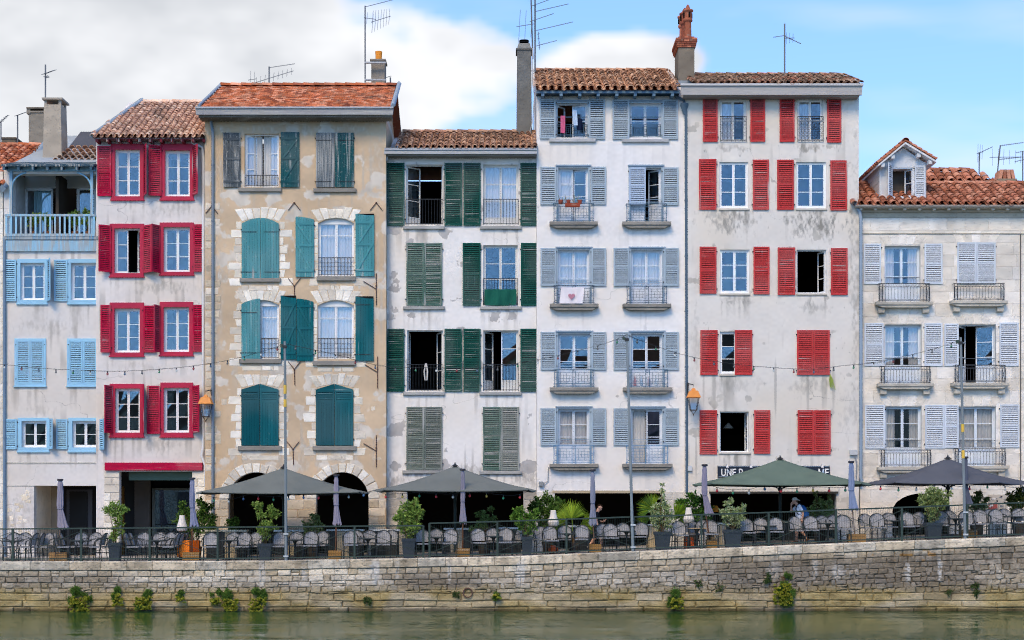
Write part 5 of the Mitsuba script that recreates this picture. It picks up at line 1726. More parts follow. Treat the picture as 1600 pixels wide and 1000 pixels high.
# plants rooted in the wall: (px, py top, py bottom, half width px, share of yellow, label)
for i, (px, p0, p1, hw, yel, lb) in enumerate((
        (127, 917, 957, 17, .55, 'large trailing plant with yellow flower heads, leftmost on the embankment wall'),
        (186, 917, 948, 9, .5, 'small yellow flowered wall plant between two larger ones at the left'),
        (227, 918, 955, 15, .55, 'bushy wall plant with yellow flower heads, third from the left'),
        (285, 924, 943, 7, .5, 'tiny yellowish tuft on the embankment below the orange box'),
        (338, 923, 945, 8, .5, 'small yellow green tuft just left of a tall trailing clump'),
        (361, 922, 960, 13, .5, 'tall trailing clump with yellow flowers reaching the water'),
        (404, 919, 958, 15, .45, 'bright yellow green plant trailing down the wall, seventh from the left'),
        (574, 926, 944, 7, 0, 'small green tuft on the wall below the dark green shuttered house'),
        (712, 918, 932, 6, 0, 'little green tuft just left of the mooring ring'),
        (776, 923, 936, 7, .1, 'small green tuft to the right of the mooring ring'),
        (1057, 922, 953, 12, .45, 'rounded wall plant with yellow green underside near the middle right'),
        (1092, 906, 919, 5, 0, 'tiny dark tuft high on the wall left of the big climbing plant'),
        (1122, 912, 924, 4, 0, 'second tiny dark tuft high on the wall, lower than its neighbour'),
        (1222, 890, 948, 17, .45, 'tallest wall plant, blue green above and yellow green below'),
        (1200, 895, 912, 7, 0, 'dark tuft beside the tallest wall plant'),
        (1522, 911, 931, 9, 0, 'dark green tuft on the stained wall at the far right'),
        (1481, 919, 928, 4, 0, 'tiny tuft on the stained wall left of the dark green one'))):
    k = lab(num('wall_plant'), lb, 'plant')
    o = np.array([PX(px, 0), -.10, PZ((p0 + p1) / 2, 0)])
    H, Wd = (p1 - p0) / 44, hw / 44
    lv, st, fl = MB(), MB(), MB()
    if not yel:
        H, Wd = H * .8, Wd * .7
    rg = random.Random(100 + i)
    cl = []
    for j in range(max(3, int(H * Wd * 26))):
        u = rg.uniform(-1, 1)
        cl.append((rg.uniform(-1, 1) * Wd * (.85 if u > -.3 else .75), u * H * .42, rg.uniform(.09, .20) * (1.0 if Wd > .25 else .75)))
    bush(st, lv, o, cl, int(4200 * H * Wd * 2 + (200 if yel else 40)), .055, (LD[:2] + [C(0x6b8a3c), C(0x54783a)]) if yel else [C(0x4a6338), C(0x3c522e), C(0x5d7444)], 50 + i, w=.32, droop=.5, foot=o + [0, .12, H * .35])
    lv.put(f'{k}__foliage', 'm_leaf', kind='stuff')
    st.put(f'{k}__stem', 'm_matte')
    if yel:
        for j in range(int(85 * H * Wd * 2)):
            c = o + np.array([rg.uniform(-1, 1) * Wd * .85, rg.uniform(-.22, -.08), (rg.uniform(-1, .1 + yel * .3)) * H * .46])
            for q in range(16):
                v = np.array([rg.gauss(0, 1), rg.gauss(0, 1), abs(rg.gauss(0, 1)) * .8])
                leaf(fl, c, v, .075, .06, rg.choice(LY), rg)
        fl.put(f'{k}__flower', 'm_leaf', kind='stuff')

# ================================================================== the railing along the quay
FK = lab(num('railing'), 'dark green iron railing with fine upright bars along the quay edge', 'railing')
YF = .16
GR = C(0x33443f)
def rz(px):
    return PZ(np.interp(px, [-200, 0, 300, 667, 668, 800, 1000, 1200, 1400, 1600, 1800], [827, 826.5, 824, 821, 817.5, 814, 807, 800.5, 793, 785, 776]), YF)
posts = [-88, 20, 127, 234, 340, 447, 554, 661.5, 671, 777, 885, 990, 1096, 1201, 1306, 1409, 1511, 1615, 1720]
for px in posts:
    x = PX(px, YF)
    MB().box(x - .035, x + .035, YF - .035, YF + .035, ZT(x), rz(px) - .01, GR).box(x - .045, x + .045, YF - .045, YF + .045, ZT(x) + .01, ZT(x) + .05, GR).put(f'{FK}__post', 'm_paint')
for a, b in zip(posts[:-1], posts[1:]):
    if b - a < 15:
        continue
    xa, xb = PX(a, YF), PX(b, YF)
    za, zb = rz(a), rz(b)
    fa, fb = ZT(xa), ZT(xb)
    m = MB()
    m.hexa([[xa, YF - .04, za - .03], [xa, YF - .04, za + .02], [xa, YF + .04, za - .03], [xa, YF + .04, za + .02], [xb, YF - .04, zb - .03], [xb, YF - .04, zb + .02], [xb, YF + .04, zb - .03], [xb, YF + .04, zb + .02]], GR)
    m.put(f'{FK}__top_rail', 'm_paint')
    m = MB()
    m.hexa([[xa, YF - .02, fa + .08], [xa, YF - .02, fa + .12], [xa, YF + .02, fa + .08], [xa, YF + .02, fa + .12], [xb, YF - .02, fb + .08], [xb, YF - .02, fb + .12], [xb, YF + .02, fb + .08], [xb, YF + .02, fb + .12]], GR)
    m.put(f'{FK}__bottom_rail', 'm_paint')
    m = MB()
    zm, t = (za + zb) / 2 - .55, .012
    m.tube([[xa, YF + .03, za - .10], [xb, YF + .03, fb + .16]], .010, GR, 4).tube([[xa, YF - .03, fa + .16], [xb, YF - .03, zb - .10]], .010, GR, 4)
    m.put(f'{FK}__cross_brace', 'm_paint')
    m = MB()
    n = int((xb - xa) / .062)
    for i in range(1, n):
        f = i / n
        x = xa + (xb - xa) * f
        z0, z1 = fa + (fb - fa) * f + .12, za + (zb - za) * f - .03
        m.tube([[x, YF, z0], [x, YF, z1]], .0042, GR, 3, caps=False)
    for f in (.33, .66):
        m.tube([[xa, YF + .006, fa + (za - fa) * f], [xb, YF + .006, fb + (zb - fb) * f]], .004, GR, 3, caps=False)
    m.put(f'{FK}__bar', 'm_paint', kind='stuff')

# ================================================================== tall poles and strings of bulbs
for (pt, yt, pb, lb) in ((445, 533, 447, 'slim grey pole in front of the tan house, leftmost of three'), (979.5, 522, 989, 'slim grey pole in front of the bright white house, middle of three'), (1501, 527, 1508, 'slim grey pole in front of the stone house, rightmost of three')):
    k = lab(num('pole'), lb, 'pole')
    yp = .02
    a, b = np.array([PX(pb, yp), yp, ZT(PX(pb, yp))]), np.array([PX(pt, yp), yp, PZ(yt, yp)])
    m = MB()
    m.tube([a, a + (b - a) * .5, b], [.054, .048, .044], C(0x7c878c), 10)
    m.put(f'{k}__shaft', 'm_paint')
    if pt != 979.5:
        m = MB()
        for f in ((.76, .80), (.70, .735)) if pt < 500 else ((.53, .57), (.40, .44)):
            p, q = a + (b - a) * f[0], a + (b - a) * f[1]
            m.tube([p, q], .058, C(0xd9b54a), 10)
        m.put(f'{k}__sticker', 'm_paint')
    m = MB()
    for z in (a[2] + .16, a[2] + .95):
        m.tube([[a[0], yp - .08, z], [a[0], YF + .04, z]], .03, C(0xaab4b8), 6)
        m.box(a[0] - .09, a[0] + .09, yp - .085, yp - .055, z - .03, z + .03, C(0xb6bec2))
    m.put(f'{k}__clamp', 'm_paint')
    m = MB()
    m.box(b[0] - .07, b[0] + .07, yp - .06, yp + .06, b[2] - .25, b[2] - .15, IRON).box(b[0] - .16, b[0] - .07, yp - .03, yp + .03, b[2] - .22, b[2] - .10, C(0x384a44))
    m.put(f'{k}__head', 'm_paint')


def light_string(pts, yy, n, cols, r, label, sag=0):
    k = lab(num('string_light'), label, 'string lights')
    p = np.array(pts, float)
    t = np.r_[0, np.cumsum(np.hypot(*np.diff(p, axis=0).T))]
    u = np.linspace(0, t[-1], 40)
    from scipy.interpolate import PchipInterpolator
    fx, fz = PchipInterpolator(t, p[:, 0]), PchipInterpolator(t, p[:, 1])
    y_ = lambda f: yy if np.isscalar(yy) else yy[0] + (yy[1] - yy[0]) * f  # noqa: E731
    w = [[PX(fx(a), y_(a / t[-1])), y_(a / t[-1]), PZ(fz(a), y_(a / t[-1]))] for a in u]
    MB().tube(w, .008, C(0x33373b), 4, caps=False).put(f'{k}__cable', 'm_paint')
    for i in range(n):
        a = t[-1] * (i + .5) / n
        q = y_(a / t[-1])
        o = (PX(fx(a), q), q, PZ(fz(a), q))
        m = MB()
        m.lathe([(0, 0), (.022, 0), (.022, -.06), (.018, -.065)], C(0x1e2225), 6, o)
        m.lathe([(.016, -.062), (r, -.062 - r), (r * .9, -.062 - r * 1.8), (0, -.062 - r * 2.5)], cols[i % len(cols)], 8, o)
        m.put(f'{k}__bulb', 'm_gloss')


BC = [C(0x9bb0b4), C(0x2f8a6a), C(0xb8c0c0), C(0xc83a44), C(0x3f6a9a), C(0xd0b45a)]
BH = [C(0x5a5f62), C(0x2f7a5a), C(0xc9cfce), C(0x8a3a3e), C(0x44607a)]
light_string([(-60, 563), (0, 569), (90, 577), (180, 580), (260, 576), (340, 566), (400, 552), (446, 537)], (.6, .02), 19, BH, .038, 'string of small bulbs from the left edge to the leftmost pole')
light_string([(446, 537), (520, 553), (611, 573), (707, 575), (756, 575), (805, 568), (856, 559), (909, 546), (944, 537), (979, 524)], .02, 17, BH, .038, 'string of small bulbs between the leftmost and middle poles')
light_string([(981, 524), (1031, 543), (1066, 554), (1120, 565), (1190, 573), (1265, 577), (1320, 571), (1355, 568), (1408, 558), (1459, 545), (1501, 531)], .02, 17, BH, .038, 'string of small bulbs between the middle and rightmost poles')
# ================================================================== terrace furniture
def GP(px, yy):
    """ground point on the terrace at picture column px and distance yy behind the quay edge"""
    x = PX(px, yy)
    return np.array([x, yy, ZT(x)])


CH = C(0x2e3338)
# a bistro armchair facing -y, seat at .46; parts are shared by all copies
def chair_parts():
    P = {}
    m = MB()
    n = 7
    u, v = np.meshgrid(np.linspace(-1, 1, n), np.linspace(0, 1, n))
    x = u * .215
    yv = -.22 + v * .44
    z = .455 + .012 * (1 - u * u) + 0 * v
    gi = lambda n_: np.array([[j * n_ + i, j * n_ + i + 1, (j + 1) * n_ + i + 1, (j + 1) * n_ + i] for j in range(n_ - 1) for i in range(n_ - 1)])  # noqa: E731
    top = np.stack([x, yv, z], -1).reshape(-1, 3)
    uv = np.stack([u * .5 + .5, v], -1).reshape(-1, 2)
    m.add(top, gi(n), 0, uv=uv)
    m.add(top - [0, 0, .035], gi(n)[:, ::-1], 0, uv=uv)
    for e in ([(-.215, -.22), (.215, -.22)], [(.215, -.22), (.215, .22)], [(-.215, .22), (-.215, -.22)]):
        (a, b), (c, d) = e
        m.add([[a, b, .467], [c, d, .467], [c, d, .42], [a, b, .42]], [[0, 1, 2, 3]], 0, uv=[[0, .05], [1, .05], [1, .2], [0, .2]])
    P['seat'] = m.ply('m_weave')
    m = MB()
    t = np.linspace(0, math.pi, 13)
    rows = []
    for j in range(7):       # woven back: widens upwards into a round head, wraps slightly forward
        f = j / 6
        zz = .50 + .385 * f
        hw = .205 * math.sqrt(max(0, 1 - max(0, (f - .52) / .5) ** 2.2)) + .004
        for uu in np.linspace(-1, 1, 9):
            rows.append([uu * hw, .215 + .10 * f - .07 * uu * uu, zz])
    rows = np.array(rows)
    q = [[j * 9 + i, j * 9 + i + 1, (j + 1) * 9 + i + 1, (j + 1) * 9 + i] for j in range(6) for i in range(8)]
    uv = np.stack([rows[:, 0] / .42 + .5, (rows[:, 2] - .5) / .385], -1)
    m.add(rows, q, 0, uv=uv)
    m.add(rows + [0, .018, 0], np.array(q)[:, ::-1], 0, uv=uv)
    P['backrest'] = m.ply('m_weave')
    m = MB()
    a = np.linspace(0, math.pi, 17)
    hoop = np.array([[-.235, .20, .44], [-.238, .235, .60]] + [[-.235 * math.cos(s), .245 + .075 * math.sin(s), .68 + .215 * math.sin(s)] for s in a] + [[.238, .235, .60], [.235, .20, .44]])
    m.tube(hoop, .018, CH, 6)
    P['back_hoop'] = m.ply('m_paint')
    for sg, nm in ((-1, 'armrest'), (1, 'armrest_001')):
        m = MB()
        m.tube([[sg * .235, .27, .74], [sg * .262, .12, .72], [sg * .268, -.08, .69], [sg * .262, -.20, .62], [sg * .245, -.235, .47]], .013, CH, 6)
        P[nm] = m.ply('m_paint')
    for i, (sx, y0, y1) in enumerate(((-1, -.205, -.225), (1, -.205, -.225), (-1, .20, .25), (1, .20, .25))):
        m = MB()
        m.tube([[sx * .215, y0, .45], [sx * .225, y1, 0]], .014, CH, 6)
        P['leg' if i == 0 else f'leg_{i:03d}'] = m.ply('m_paint')
    m = MB()
    m.tube([[-.22, -.215, .24], [.22, -.215, .24]], .009, CH, 5).tube([[-.22, -.213, .25], [-.22, .225, .25]], .009, CH, 5).tube([[.22, -.213, .25], [.22, .225, .25]], .009, CH, 5)
    for sx in (-1, 1):
        m.tube([[sx * .10, -.217, .445], [sx * .17, -.22, .34], [sx * .22, -.22, .30]], .008, CH, 4)
    P['stretcher'] = m.ply('m_paint')
    return P


CP = chair_parts()
ORD = ['leftmost', 'second from left', 'third from left', 'fourth from left', 'fifth from left', 'sixth from left', 'seventh from left']


def put_chair(px, yy, rot, label):
    k = lab(num('chair'), label, 'chair', 'woven bistro chairs on the terrace')
    x, y_, z = GP(px, yy)
    M = T().translate([x, y_, z]).rotate([0, 0, 1], rot).scale(1.12)
    for nm, d in CP.items():
        scene[f'{k}__{nm}'] = {**d, 'to_world': M}


def table_parts(c):
    m = MB()
    m.lathe([(0, .735), (.33, .735), (.34, .725), (.34, .705), (.32, .70), (0, .70)], c, 4, w=.5)
    m.V[-1] = (m.V[-1] @ rotz(math.pi / 4).T)
    v = m.V[-1]
    P = {'tabletop': MB().box(-.32, .32, -.32, .32, .705, .735, c).box(-.30, .30, -.30, .30, .690, .7045, IRON).ply('m_paint')}
    P['column'] = MB().tube([[0, 0, .03], [0, 0, .70]], .032, IRON, 8).lathe([(.0, .60), (.14, .69), (.10, .69), (.032, .56)], IRON, 8).ply('m_paint')
    P['base'] = MB().box(-.26, .26, -.03, .03, .005, .04, IRON).box(-.03, .03, -.26, .26, .006, .042, IRON).ply('m_paint')
    return P


TP = {0: table_parts(C(0x3c4448)), 1: table_parts(C(0xb39a78))}


def put_table(px, yy, label, kind=0):
    k = lab(num('table'), label, 'table', 'small square tables on the terrace')
    x, y_, z = GP(px, yy)
    for nm, d in TP[kind].items():
        scene[f'{k}__{nm}'] = {**d, 'to_world': T().translate([x, y_, z])}


# groups of chairs: (where they stand, [(px, distance, turn)], [(table px, distance, kind)])
GROUPS = [
    ('at the left picture edge', [(2, 1.3, 80), (18, 2.3, 0), (36, 2.3, 0), (44, 1.3, -100), (54, 1.5, -95), (70, 1.5, -20)], [(20, 1.5, 0)]),
    ('just left of the topiary pot', [(99, 1.2, 95), (108, 1.5, 95), (124, 2.4, 0), (143, 2.3, -15), (152, 1.3, -95), (163, 1.6, -95)], [(127, 1.5, 0)]),
    ('just left of the orange box', [(209, 1.2, 95), (217, 1.6, 95), (224, 2.4, 10), (247, 2.4, 0), (261, 2.3, -20), (266, 1.3, -95), (273, 1.6, -95), (279, 2.0, -90)], [(245, 1.5, 0)]),
    ('right of the orange box', [(329, 1.1, 4), (362, 2.2, -5), (380, 1.3, 0), (396, 1.9, -8)], [(358, 1.4, 0)]),
    ('beside the leftmost pole', [(436, 1.1, 4), (463, 2.2, 0), (485, 1.3, 0), (501, 1.9, -8)], [(461, 1.4, 0)]),
    ('left of the tall bush pot', [(548, 1.1, 6), (557, 2.1, 4), (576, 2.3, 0), (599, 1.3, 0), (610, 1.9, -8)], [(575, 1.4, 0)]),
    ('just right of the tall bush pot', [(661, 1.2, 5), (681, 2.2, 0), (703, 1.2, -4)], [(682, 1.4, 0)]),
    ('left of the tall grey pot', [(748, 1.2, 5), (769, 2.2, 0), (790, 1.2, -4), (803, 1.5, -60)], [(771, 1.4, 0)]),
    ('by the white lamp and the fan palm', [(847, 1.8, 12), (861, 1.2, 5), (882, 2.2, 0), (909, 1.2, -4)], [(886, 1.4, 0)]),
    ('around the middle pole', [(944, 1.8, 12), (955, 1.2, 5), (974, 2.2, 0), (1001, 1.3, -10)], [(979, 1.4, 0)]),
    ('by the lamp with orange legs', [(1046, 2.0, 4), (1063, 1.2, 5), (1081, 2.2, 0), (1098, 2.1, -5), (1111, 1.2, -4)], [(1089, 1.4, 1)]),
    ('just left of the capped person', [(1168, 1.3, 5), (1189, 1.9, 0), (1213, 1.2, -6)], [(1198, 1.6, 0)]),
    ('before the capped person', [(1247, 1.6, 18), (1268, 1.2, -5), (1287, 2.2, 0), (1303, 2.2, -10), (1318, 1.2, -4)], [(1294, 1.4, 0)]),
    ('left of the round potted shrub', [(1357, 1.6, 10), (1372, 1.2, 0), (1391, 1.7, 0), (1418, 1.2, -6), (1431, 1.5, -30)], [(1398, 1.5, 0)]),
    ('right of the round potted shrub', [(1471, 1.3, -12), (1487, 2.0, 0), (1511, 1.2, -8), (1533, 1.3, -6), (1549, 2.0, 0), (1559, 1.2, -4)], [(1493, 1.5, 0)]),
    ('at the right picture edge', [(1573, 1.9, 0), (1594, 1.2, -5)], [(1584, 1.4, 0)]),
]
for where, ch, tb in GROUPS:
    for i, (px, yy, rot) in enumerate(ch):
        put_chair(px, yy, rot + RN.uniform(-5, 5), f'{ORD[i] if i < 7 else "rightmost"} woven bistro chair {where}')
    for px, yy, kd in tb:
        put_table(px, yy, f'small {"beige topped" if kd else "dark square"} table {where}', kd)

# ------------------------------------------------------------------ pots with bushes
POT = C(0x39434d)
def pot(px, yy, wpx, hpx, label, clumps, n, L, cols, seed, top=None, **k_):
    k = lab(num('potted_plant'), label, 'potted plant')
    o = GP(px, yy)
    s_ = (D + yy) / F
    w, hh = wpx * s_ / 2, hpx * s_
    m = MB()
    b = w * .78
    m.hexa([[o[0] - b, yy - b, o[2] + .002], [o[0] - w, yy - w, o[2] + hh], [o[0] - b, yy + b, o[2] + .002], [o[0] - w, yy + w, o[2] + hh], [o[0] + b, yy - b, o[2] + .002], [o[0] + w, yy - w, o[2] + hh], [o[0] + b, yy + b, o[2] + .002], [o[0] + w, yy + w, o[2] + hh]], POT)
    e = w + .015
    for a, c, d, f in ((-e, e, -e, -e + .05), (-e, e, e - .05, e), (-e, -e + .05, -e + .05, e - .05), (e - .05, e, -e + .05, e - .05)):
        m.box(o[0] + a, o[0] + c, yy + d, yy + f, o[2] + hh - .10, o[2] + hh + .012, POT)
    m.put(f'{k}__pot', 'm_paint')
    st, lv = MB(), MB()
    cl = [(dx * s_, (p - 0) * s_, r * s_) for dx, p, r in clumps]
    bush(st, lv, [o[0], yy, o[2]], cl, n, L, cols, seed, foot=[o[0], yy, o[2] + hh * .9], **k_)
    st.put(f'{k}__stem', 'm_matte')
    lv.put(f'{k}__foliage', 'm_leaf', kind='stuff')


# clumps in photo pixels: sideways, above the ground, radius
pot(180, 1.0, 19, 28, 'leafy topiary standard in a grey pot, leftmost potted plant', [(-9, 80, 9), (0, 82, 11), (9, 79, 10), (3, 69, 9), (5, 58, 7), (2, 48, 7), (8, 46, 6), (-2, 38, 7)], 1500, .075, LG, 1)
pot(415, 1.0, 21, 26, 'two headed light green shrub in a dark pot', [(-10, 83, 8), (-16, 88, 6), (-8, 70, 8), (12, 80, 9), (14, 70, 9), (2, 55, 10), (-6, 50, 9), (9, 52, 9), (0, 42, 9)], 1700, .075, [C(0x7f9c4c), C(0x92ad58), C(0x6a873c), C(0xa3bb6a)], 2)
pot(639, 1.0, 21, 30, 'tall dense glossy bush in a dark pot before the downpipe', [(-12, 66, 10), (-4, 80, 9), (8, 84, 8), (12, 68, 11), (-2, 64, 12), (-10, 50, 10), (8, 50, 11), (0, 38, 9), (17, 74, 7), (-16, 60, 7)], 2300, .085, LG, 3)
pot(823.5, 1.0, 17, 29, 'loose bright green shrub in a tall grey pot before the shop', [(-12, 68, 9), (-4, 58, 10), (8, 60, 9), (-8, 48, 9), (6, 46, 10), (14, 68, 6), (-18, 60, 7), (0, 37, 7)], 1300, .085, [C(0x6d9440), C(0x83a94e), C(0x557a33)], 4)
pot(1035, 1.0, 25, 28, 'tall variegated shrub in a dark pot with a thin upright shoot', [(-10, 62, 9), (4, 66, 9), (-4, 52, 11), (10, 54, 9), (-12, 46, 8), (2, 80, 6), (-1, 92, 4.5), (0, 101, 3.5), (-2, 40, 9), (9, 40, 8)], 1900, .075, LV, 5)
pot(1144.5, 1.0, 27, 27, 'pale variegated shrub in a square dark pot by the shop front', [(-8, 66, 7), (-11, 54, 9), (2, 54, 10), (12, 56, 8), (-4, 74, 5), (4, 42, 10), (12, 44, 8), (-8, 42, 8), (17, 62, 5)], 1700, .075, LV, 6)
pot(1458, 1.0, 24, 26, 'round headed shrub on a stem in a dark pot by the stone house', [(-12, 62, 11), (2, 66, 13), (14, 60, 11), (-4, 74, 9), (10, 74, 7), (22, 70, 6), (-18, 64, 7), (0, 50, 10), (-6, 42, 8), (6, 40, 8), (-2, 33, 7)], 2500, .075, [C(0x8a9e5e), C(0x9fb071), C(0x728850), C(0xb4c08a)], 7)

# bushes further back, their tubs hidden by chairs
def back_bush(px, yy, label, clumps, n, L, cols, seed, **k_):
    k = lab(num('shrub'), label, 'shrub')
    o = GP(px, yy)
    s_ = (D + yy) / F
    m = MB()
    m.lathe([(0, .0), (.20, .0), (.26, .42), (.28, .42), (.28, .46), (.24, .46), (.2, .40), (0, .40)], C(0x4a4440), 12, o)
    m.put(f'{k}__tub', 'm_matte')
    st, lv = MB(), MB()
    bush(st, lv, o, [(a * s_, b * s_, c * s_) for a, b, c in clumps], n, L, cols, seed, foot=o + [0, 0, .4], **k_)
    st.put(f'{k}__stem', 'm_matte')
    lv.put(f'{k}__foliage', 'm_leaf', kind='stuff')


back_bush(305, 3.6, 'dark leafy climber behind the second closed parasol', [(-25, 60, 8), (-16, 72, 9), (-20, 85, 7), (-6, 60, 10), (10, 66, 13), (22, 60, 12), (18, 80, 10), (4, 48, 12), (-14, 44, 10), (24, 46, 10), (8, 88, 7)], 2400, .10, LD, 21)
back_bush(365, 5.6, 'dim small shrub in the left arch', [(-6, 52, 8), (4, 56, 8), (0, 44, 8)], 500, .09, LD, 22)
back_bush(488, 3.0, 'pale green shrub before the pier between the arches', [(-6, 48, 9), (4, 60, 8), (9, 50, 9), (-2, 38, 10), (-12, 54, 5), (1, 66, 5)], 1100, .08, [C(0x8a9c62), C(0x6f864a), C(0xa0ad7a)], 23)
back_bush(757, 3.0, 'small spreading shrub with pale tips before the dark shop', [(-10, 66, 6), (2, 62, 8), (10, 72, 5), (-2, 50, 9), (12, 56, 6), (-8, 44, 8), (-20, 40, 5)], 900, .08, [C(0x7f9c5a), C(0x94ab70), C(0x658047)], 24)
back_bush(857, 4.0, 'broad leafy hedge behind the white lamp beside the fan palm', [(-18, 78, 10), (-4, 84, 10), (10, 80, 10), (20, 72, 9), (-14, 62, 12), (4, 64, 13), (18, 56, 10), (-8, 46, 12), (8, 44, 12), (-24, 68, 7)], 2600, .10, [C(0x58783a), C(0x456429), C(0x6d8a46)], 25)
back_bush(1082, 4.0, 'dark bushy shrub behind the lamp with orange legs', [(-16, 66, 11), (0, 74, 12), (14, 70, 11), (22, 62, 9), (-8, 54, 13), (10, 52, 13), (-20, 50, 10), (22, 46, 9), (0, 38, 12)], 2600, .10, [C(0x4f7a35), C(0x3c5f2b), C(0x649445)], 26)
back_bush(1281, 3.2, 'pale spiky shrub to the right of the capped person', [(-14, 52, 9), (-4, 64, 7), (6, 58, 9), (14, 64, 6), (18, 50, 8), (0, 46, 11), (-6, 76, 4), (8, 38, 11), (-10, 38, 9), (17, 72, 3.5)], 1500, .08, LV[:3] + LG[:1], 27)
back_bush(1526, 3.4, 'slender green shrub right of the rightmost pole', [(-6, 56, 7), (4, 60, 8), (10, 48, 9), (-4, 44, 9), (3, 70, 5), (8, 36, 9), (16, 56, 5)], 1100, .085, [C(0x5f7a45), C(0x7a935c), C(0x4a6437)], 28)
back_bush(1592, 3.4, 'dark evergreen shrub cut by the right picture edge', [(-10, 52, 9), (2, 62, 10), (10, 70, 9), (-4, 42, 10), (12, 52, 10), (-14, 62, 5), (20, 60, 8)], 1900, .09, [C(0x3d5226), C(0x52692f), C(0x2f4420), C(0x7d7a3a)], 29)


def palm(px, yy, fans, label, seed):
    """fan palm: (dx, height, radius px, direction degrees, spread degrees)"""
    k = lab(num('palm'), label, 'palm')
    rg = random.Random(seed)
    o = GP(px, yy)
    s_ = (D + yy) / F
    m = MB().lathe([(0, 0), (.18, 0), (.22, .35), (0, .35)], C(0x4a4440), 10, o)
    m.put(f'{k}__tub', 'm_matte')
    m = MB().tube([o + [0, 0, .3], o + [.02, 0, .62]], [.10, .07], C(0x7a6040), 8)
    for i in range(24):
        a = rg.uniform(0, 6.28)
        m.tube([o + [.07 * math.cos(a), .07 * math.sin(a), .45], o + [.22 * math.cos(a), .22 * math.sin(a), rg.uniform(.5, .75)]], [.010, .004], C(0x8a6c3c), 3)
    m.put(f'{k}__trunk', 'm_matte')
    for dx, hz, rad, ang, spread, c0 in fans:
        m = MB()
        c = o + np.array([dx * s_, rg.uniform(-.25, .25), hz * s_])
        m.tube([o + [0, 0, .6], (o + c) / 2 + [0, 0, .12], c], .012, C(0x7f9c3c), 5)
        n = 30
        for i in range(n):
            a = math.radians(ang + spread * (i / (n - 1) - .5))
            L = rad * s_ * rg.uniform(.9, 1.05) * (1 - .25 * abs(i / (n - 1) - .5))
            d = np.array([math.cos(a), rg.uniform(-.25, .1), math.sin(a)])
            d /= np.linalg.norm(d)
            sd = np.array([-math.sin(a), 0, math.cos(a)])
            w = math.radians(spread / n) * .5
            mid, tip = c + d * L * .6, c + d * L + np.array([0, -.02, -.05 * L])
            fold = np.array([0, .018, 0])
            for sg in (-1, 1):
                m.add([c, mid + sd * sg * w * L * .6, tip, mid + fold], [[0, 1, 2], [0, 2, 3]], rg.choice([c0, c0, C(0xa5bd3e), C(0x86a534)]))
        m.put(f'{k}__fan', 'm_leaf')


palm(896, 2.6, [(-2, 52, 34, 92, 150, C(0x9aba48)), (12, 44, 28, 10, 110, C(0x8cab2e)), (-12, 48, 26, 150, 110, C(0xb0c850)), (-4, 38, 22, 190, 90, C(0x9c9c40)), (6, 40, 20, -30, 80, C(0x8a9a38))], 'bright fan palm beside the walking person in black', 1)
palm(1036, 2.8, [(-16, 62, 30, 140, 150, C(0x6f9440)), (18, 48, 32, 62, 70, C(0x9ec23a)), (22, 42, 24, 20, 60, C(0x86ac36)), (-20, 46, 24, 185, 100, C(0x5f8438))], 'fan palm behind the tall variegated shrub', 2)

# ------------------------------------------------------------------ lamps, orange boxes, bar tables
def jug_lamp(px, py0, py1, yy, label, legs):
    k = lab(num('terrace_lamp'), label, 'lamp')
    o = GP(px, yy)
    z0, z1 = PZ(py1, yy), PZ(py0, yy)
    hh = z1 - z0
    m = MB()
    m.lathe([(0, 0), (.14, .0), (.19, .10 * hh), (.205, .2 * hh), (.18, .38 * hh), (.13, .62 * hh), (.105, .85 * hh), (.10, hh), (.085, hh), (.09, .8 * hh)], C(0xe9e4dc), 16, (o[0], yy, z0))
    m.put(f'{k}__lamp_shade', 'm_matte')
    m = MB()
    for i in range(4):
        zz = z0 + hh * (.04 + .07 * i)
        r = .17 + .012 * i
        m.lathe([(r + .01, -.006), (r + .022, 0), (r + .01, .006)], C(0xcfc8bd), 14, (o[0], yy, zz))
    m.put(f'{k}__rib', 'm_matte')
    MB().tube([[o[0], yy, o[2] + .02], [o[0], yy, z0 + .02]], .02, IRON, 6).lathe([(0, 0), (.16, 0), (.16, .02), (0, .03)], IRON, 12, o).put(f'{k}__stand', 'm_paint')
    if legs == 1:
        for i, dx in enumerate((-.16, -.10, .10, .17)):
            MB().tube([[o[0] + dx, yy - .12, o[2]], [o[0] + dx * .8, yy - .08, o[2] + .40]], .034, C(0xe0672a), 8).put(f'{k}__leg', 'm_paint')
    if legs == 2:
        m = MB()
        m.lathe([(.17, 0), (.18, .12), (.10, .26), (.05, .26)], C(0xe8641f), 10, o + [.0, -.08, .05])
        m.put(f'{k}__base', 'm_paint')


jug_lamp(284.5, 805, 830, 1.9, 'white jug shaped lamp beside the second closed parasol, leftmost lamp', 0)
jug_lamp(864.5, 797, 822, 2.0, 'white jug shaped lamp before the leafy hedge, middle lamp', 2)
jug_lamp(1076, 793, 817, 2.0, 'white jug shaped lamp with orange legs, rightmost lamp', 1)
k = lab(num('orange_box'), 'bright orange cube planter beside a closed parasol', 'box')
o = GP(289, 1.8)
s_ = (D + 1.8) / F
MB().block([(o[0] - .24, o[2] + .12), (o[0] + .21, o[2] + .12), (o[0] + .21, o[2] + .72), (o[0] - .24, o[2] + .72)], 1.55, 2.0, .02, C(0xff8c1c)).put(f'{k}__body', 'm_paint')
MB().box(o[0] + .25, o[0] + .52, 1.75, 2.05, o[2] + .12, o[2] + .72, C(0xb4561a)).box(o[0] - .2, o[0] + .5, 1.7, 2.0, o[2], o[2] + .12, C(0x3a3330)).put(f'{k}__base', 'm_matte')
k = lab(num('table_lamp'), 'small glowing amber lamp seen just inside the shop', 'lamp')
o = GP(1117.5, 4.5)
z = PZ(800, 4.5)
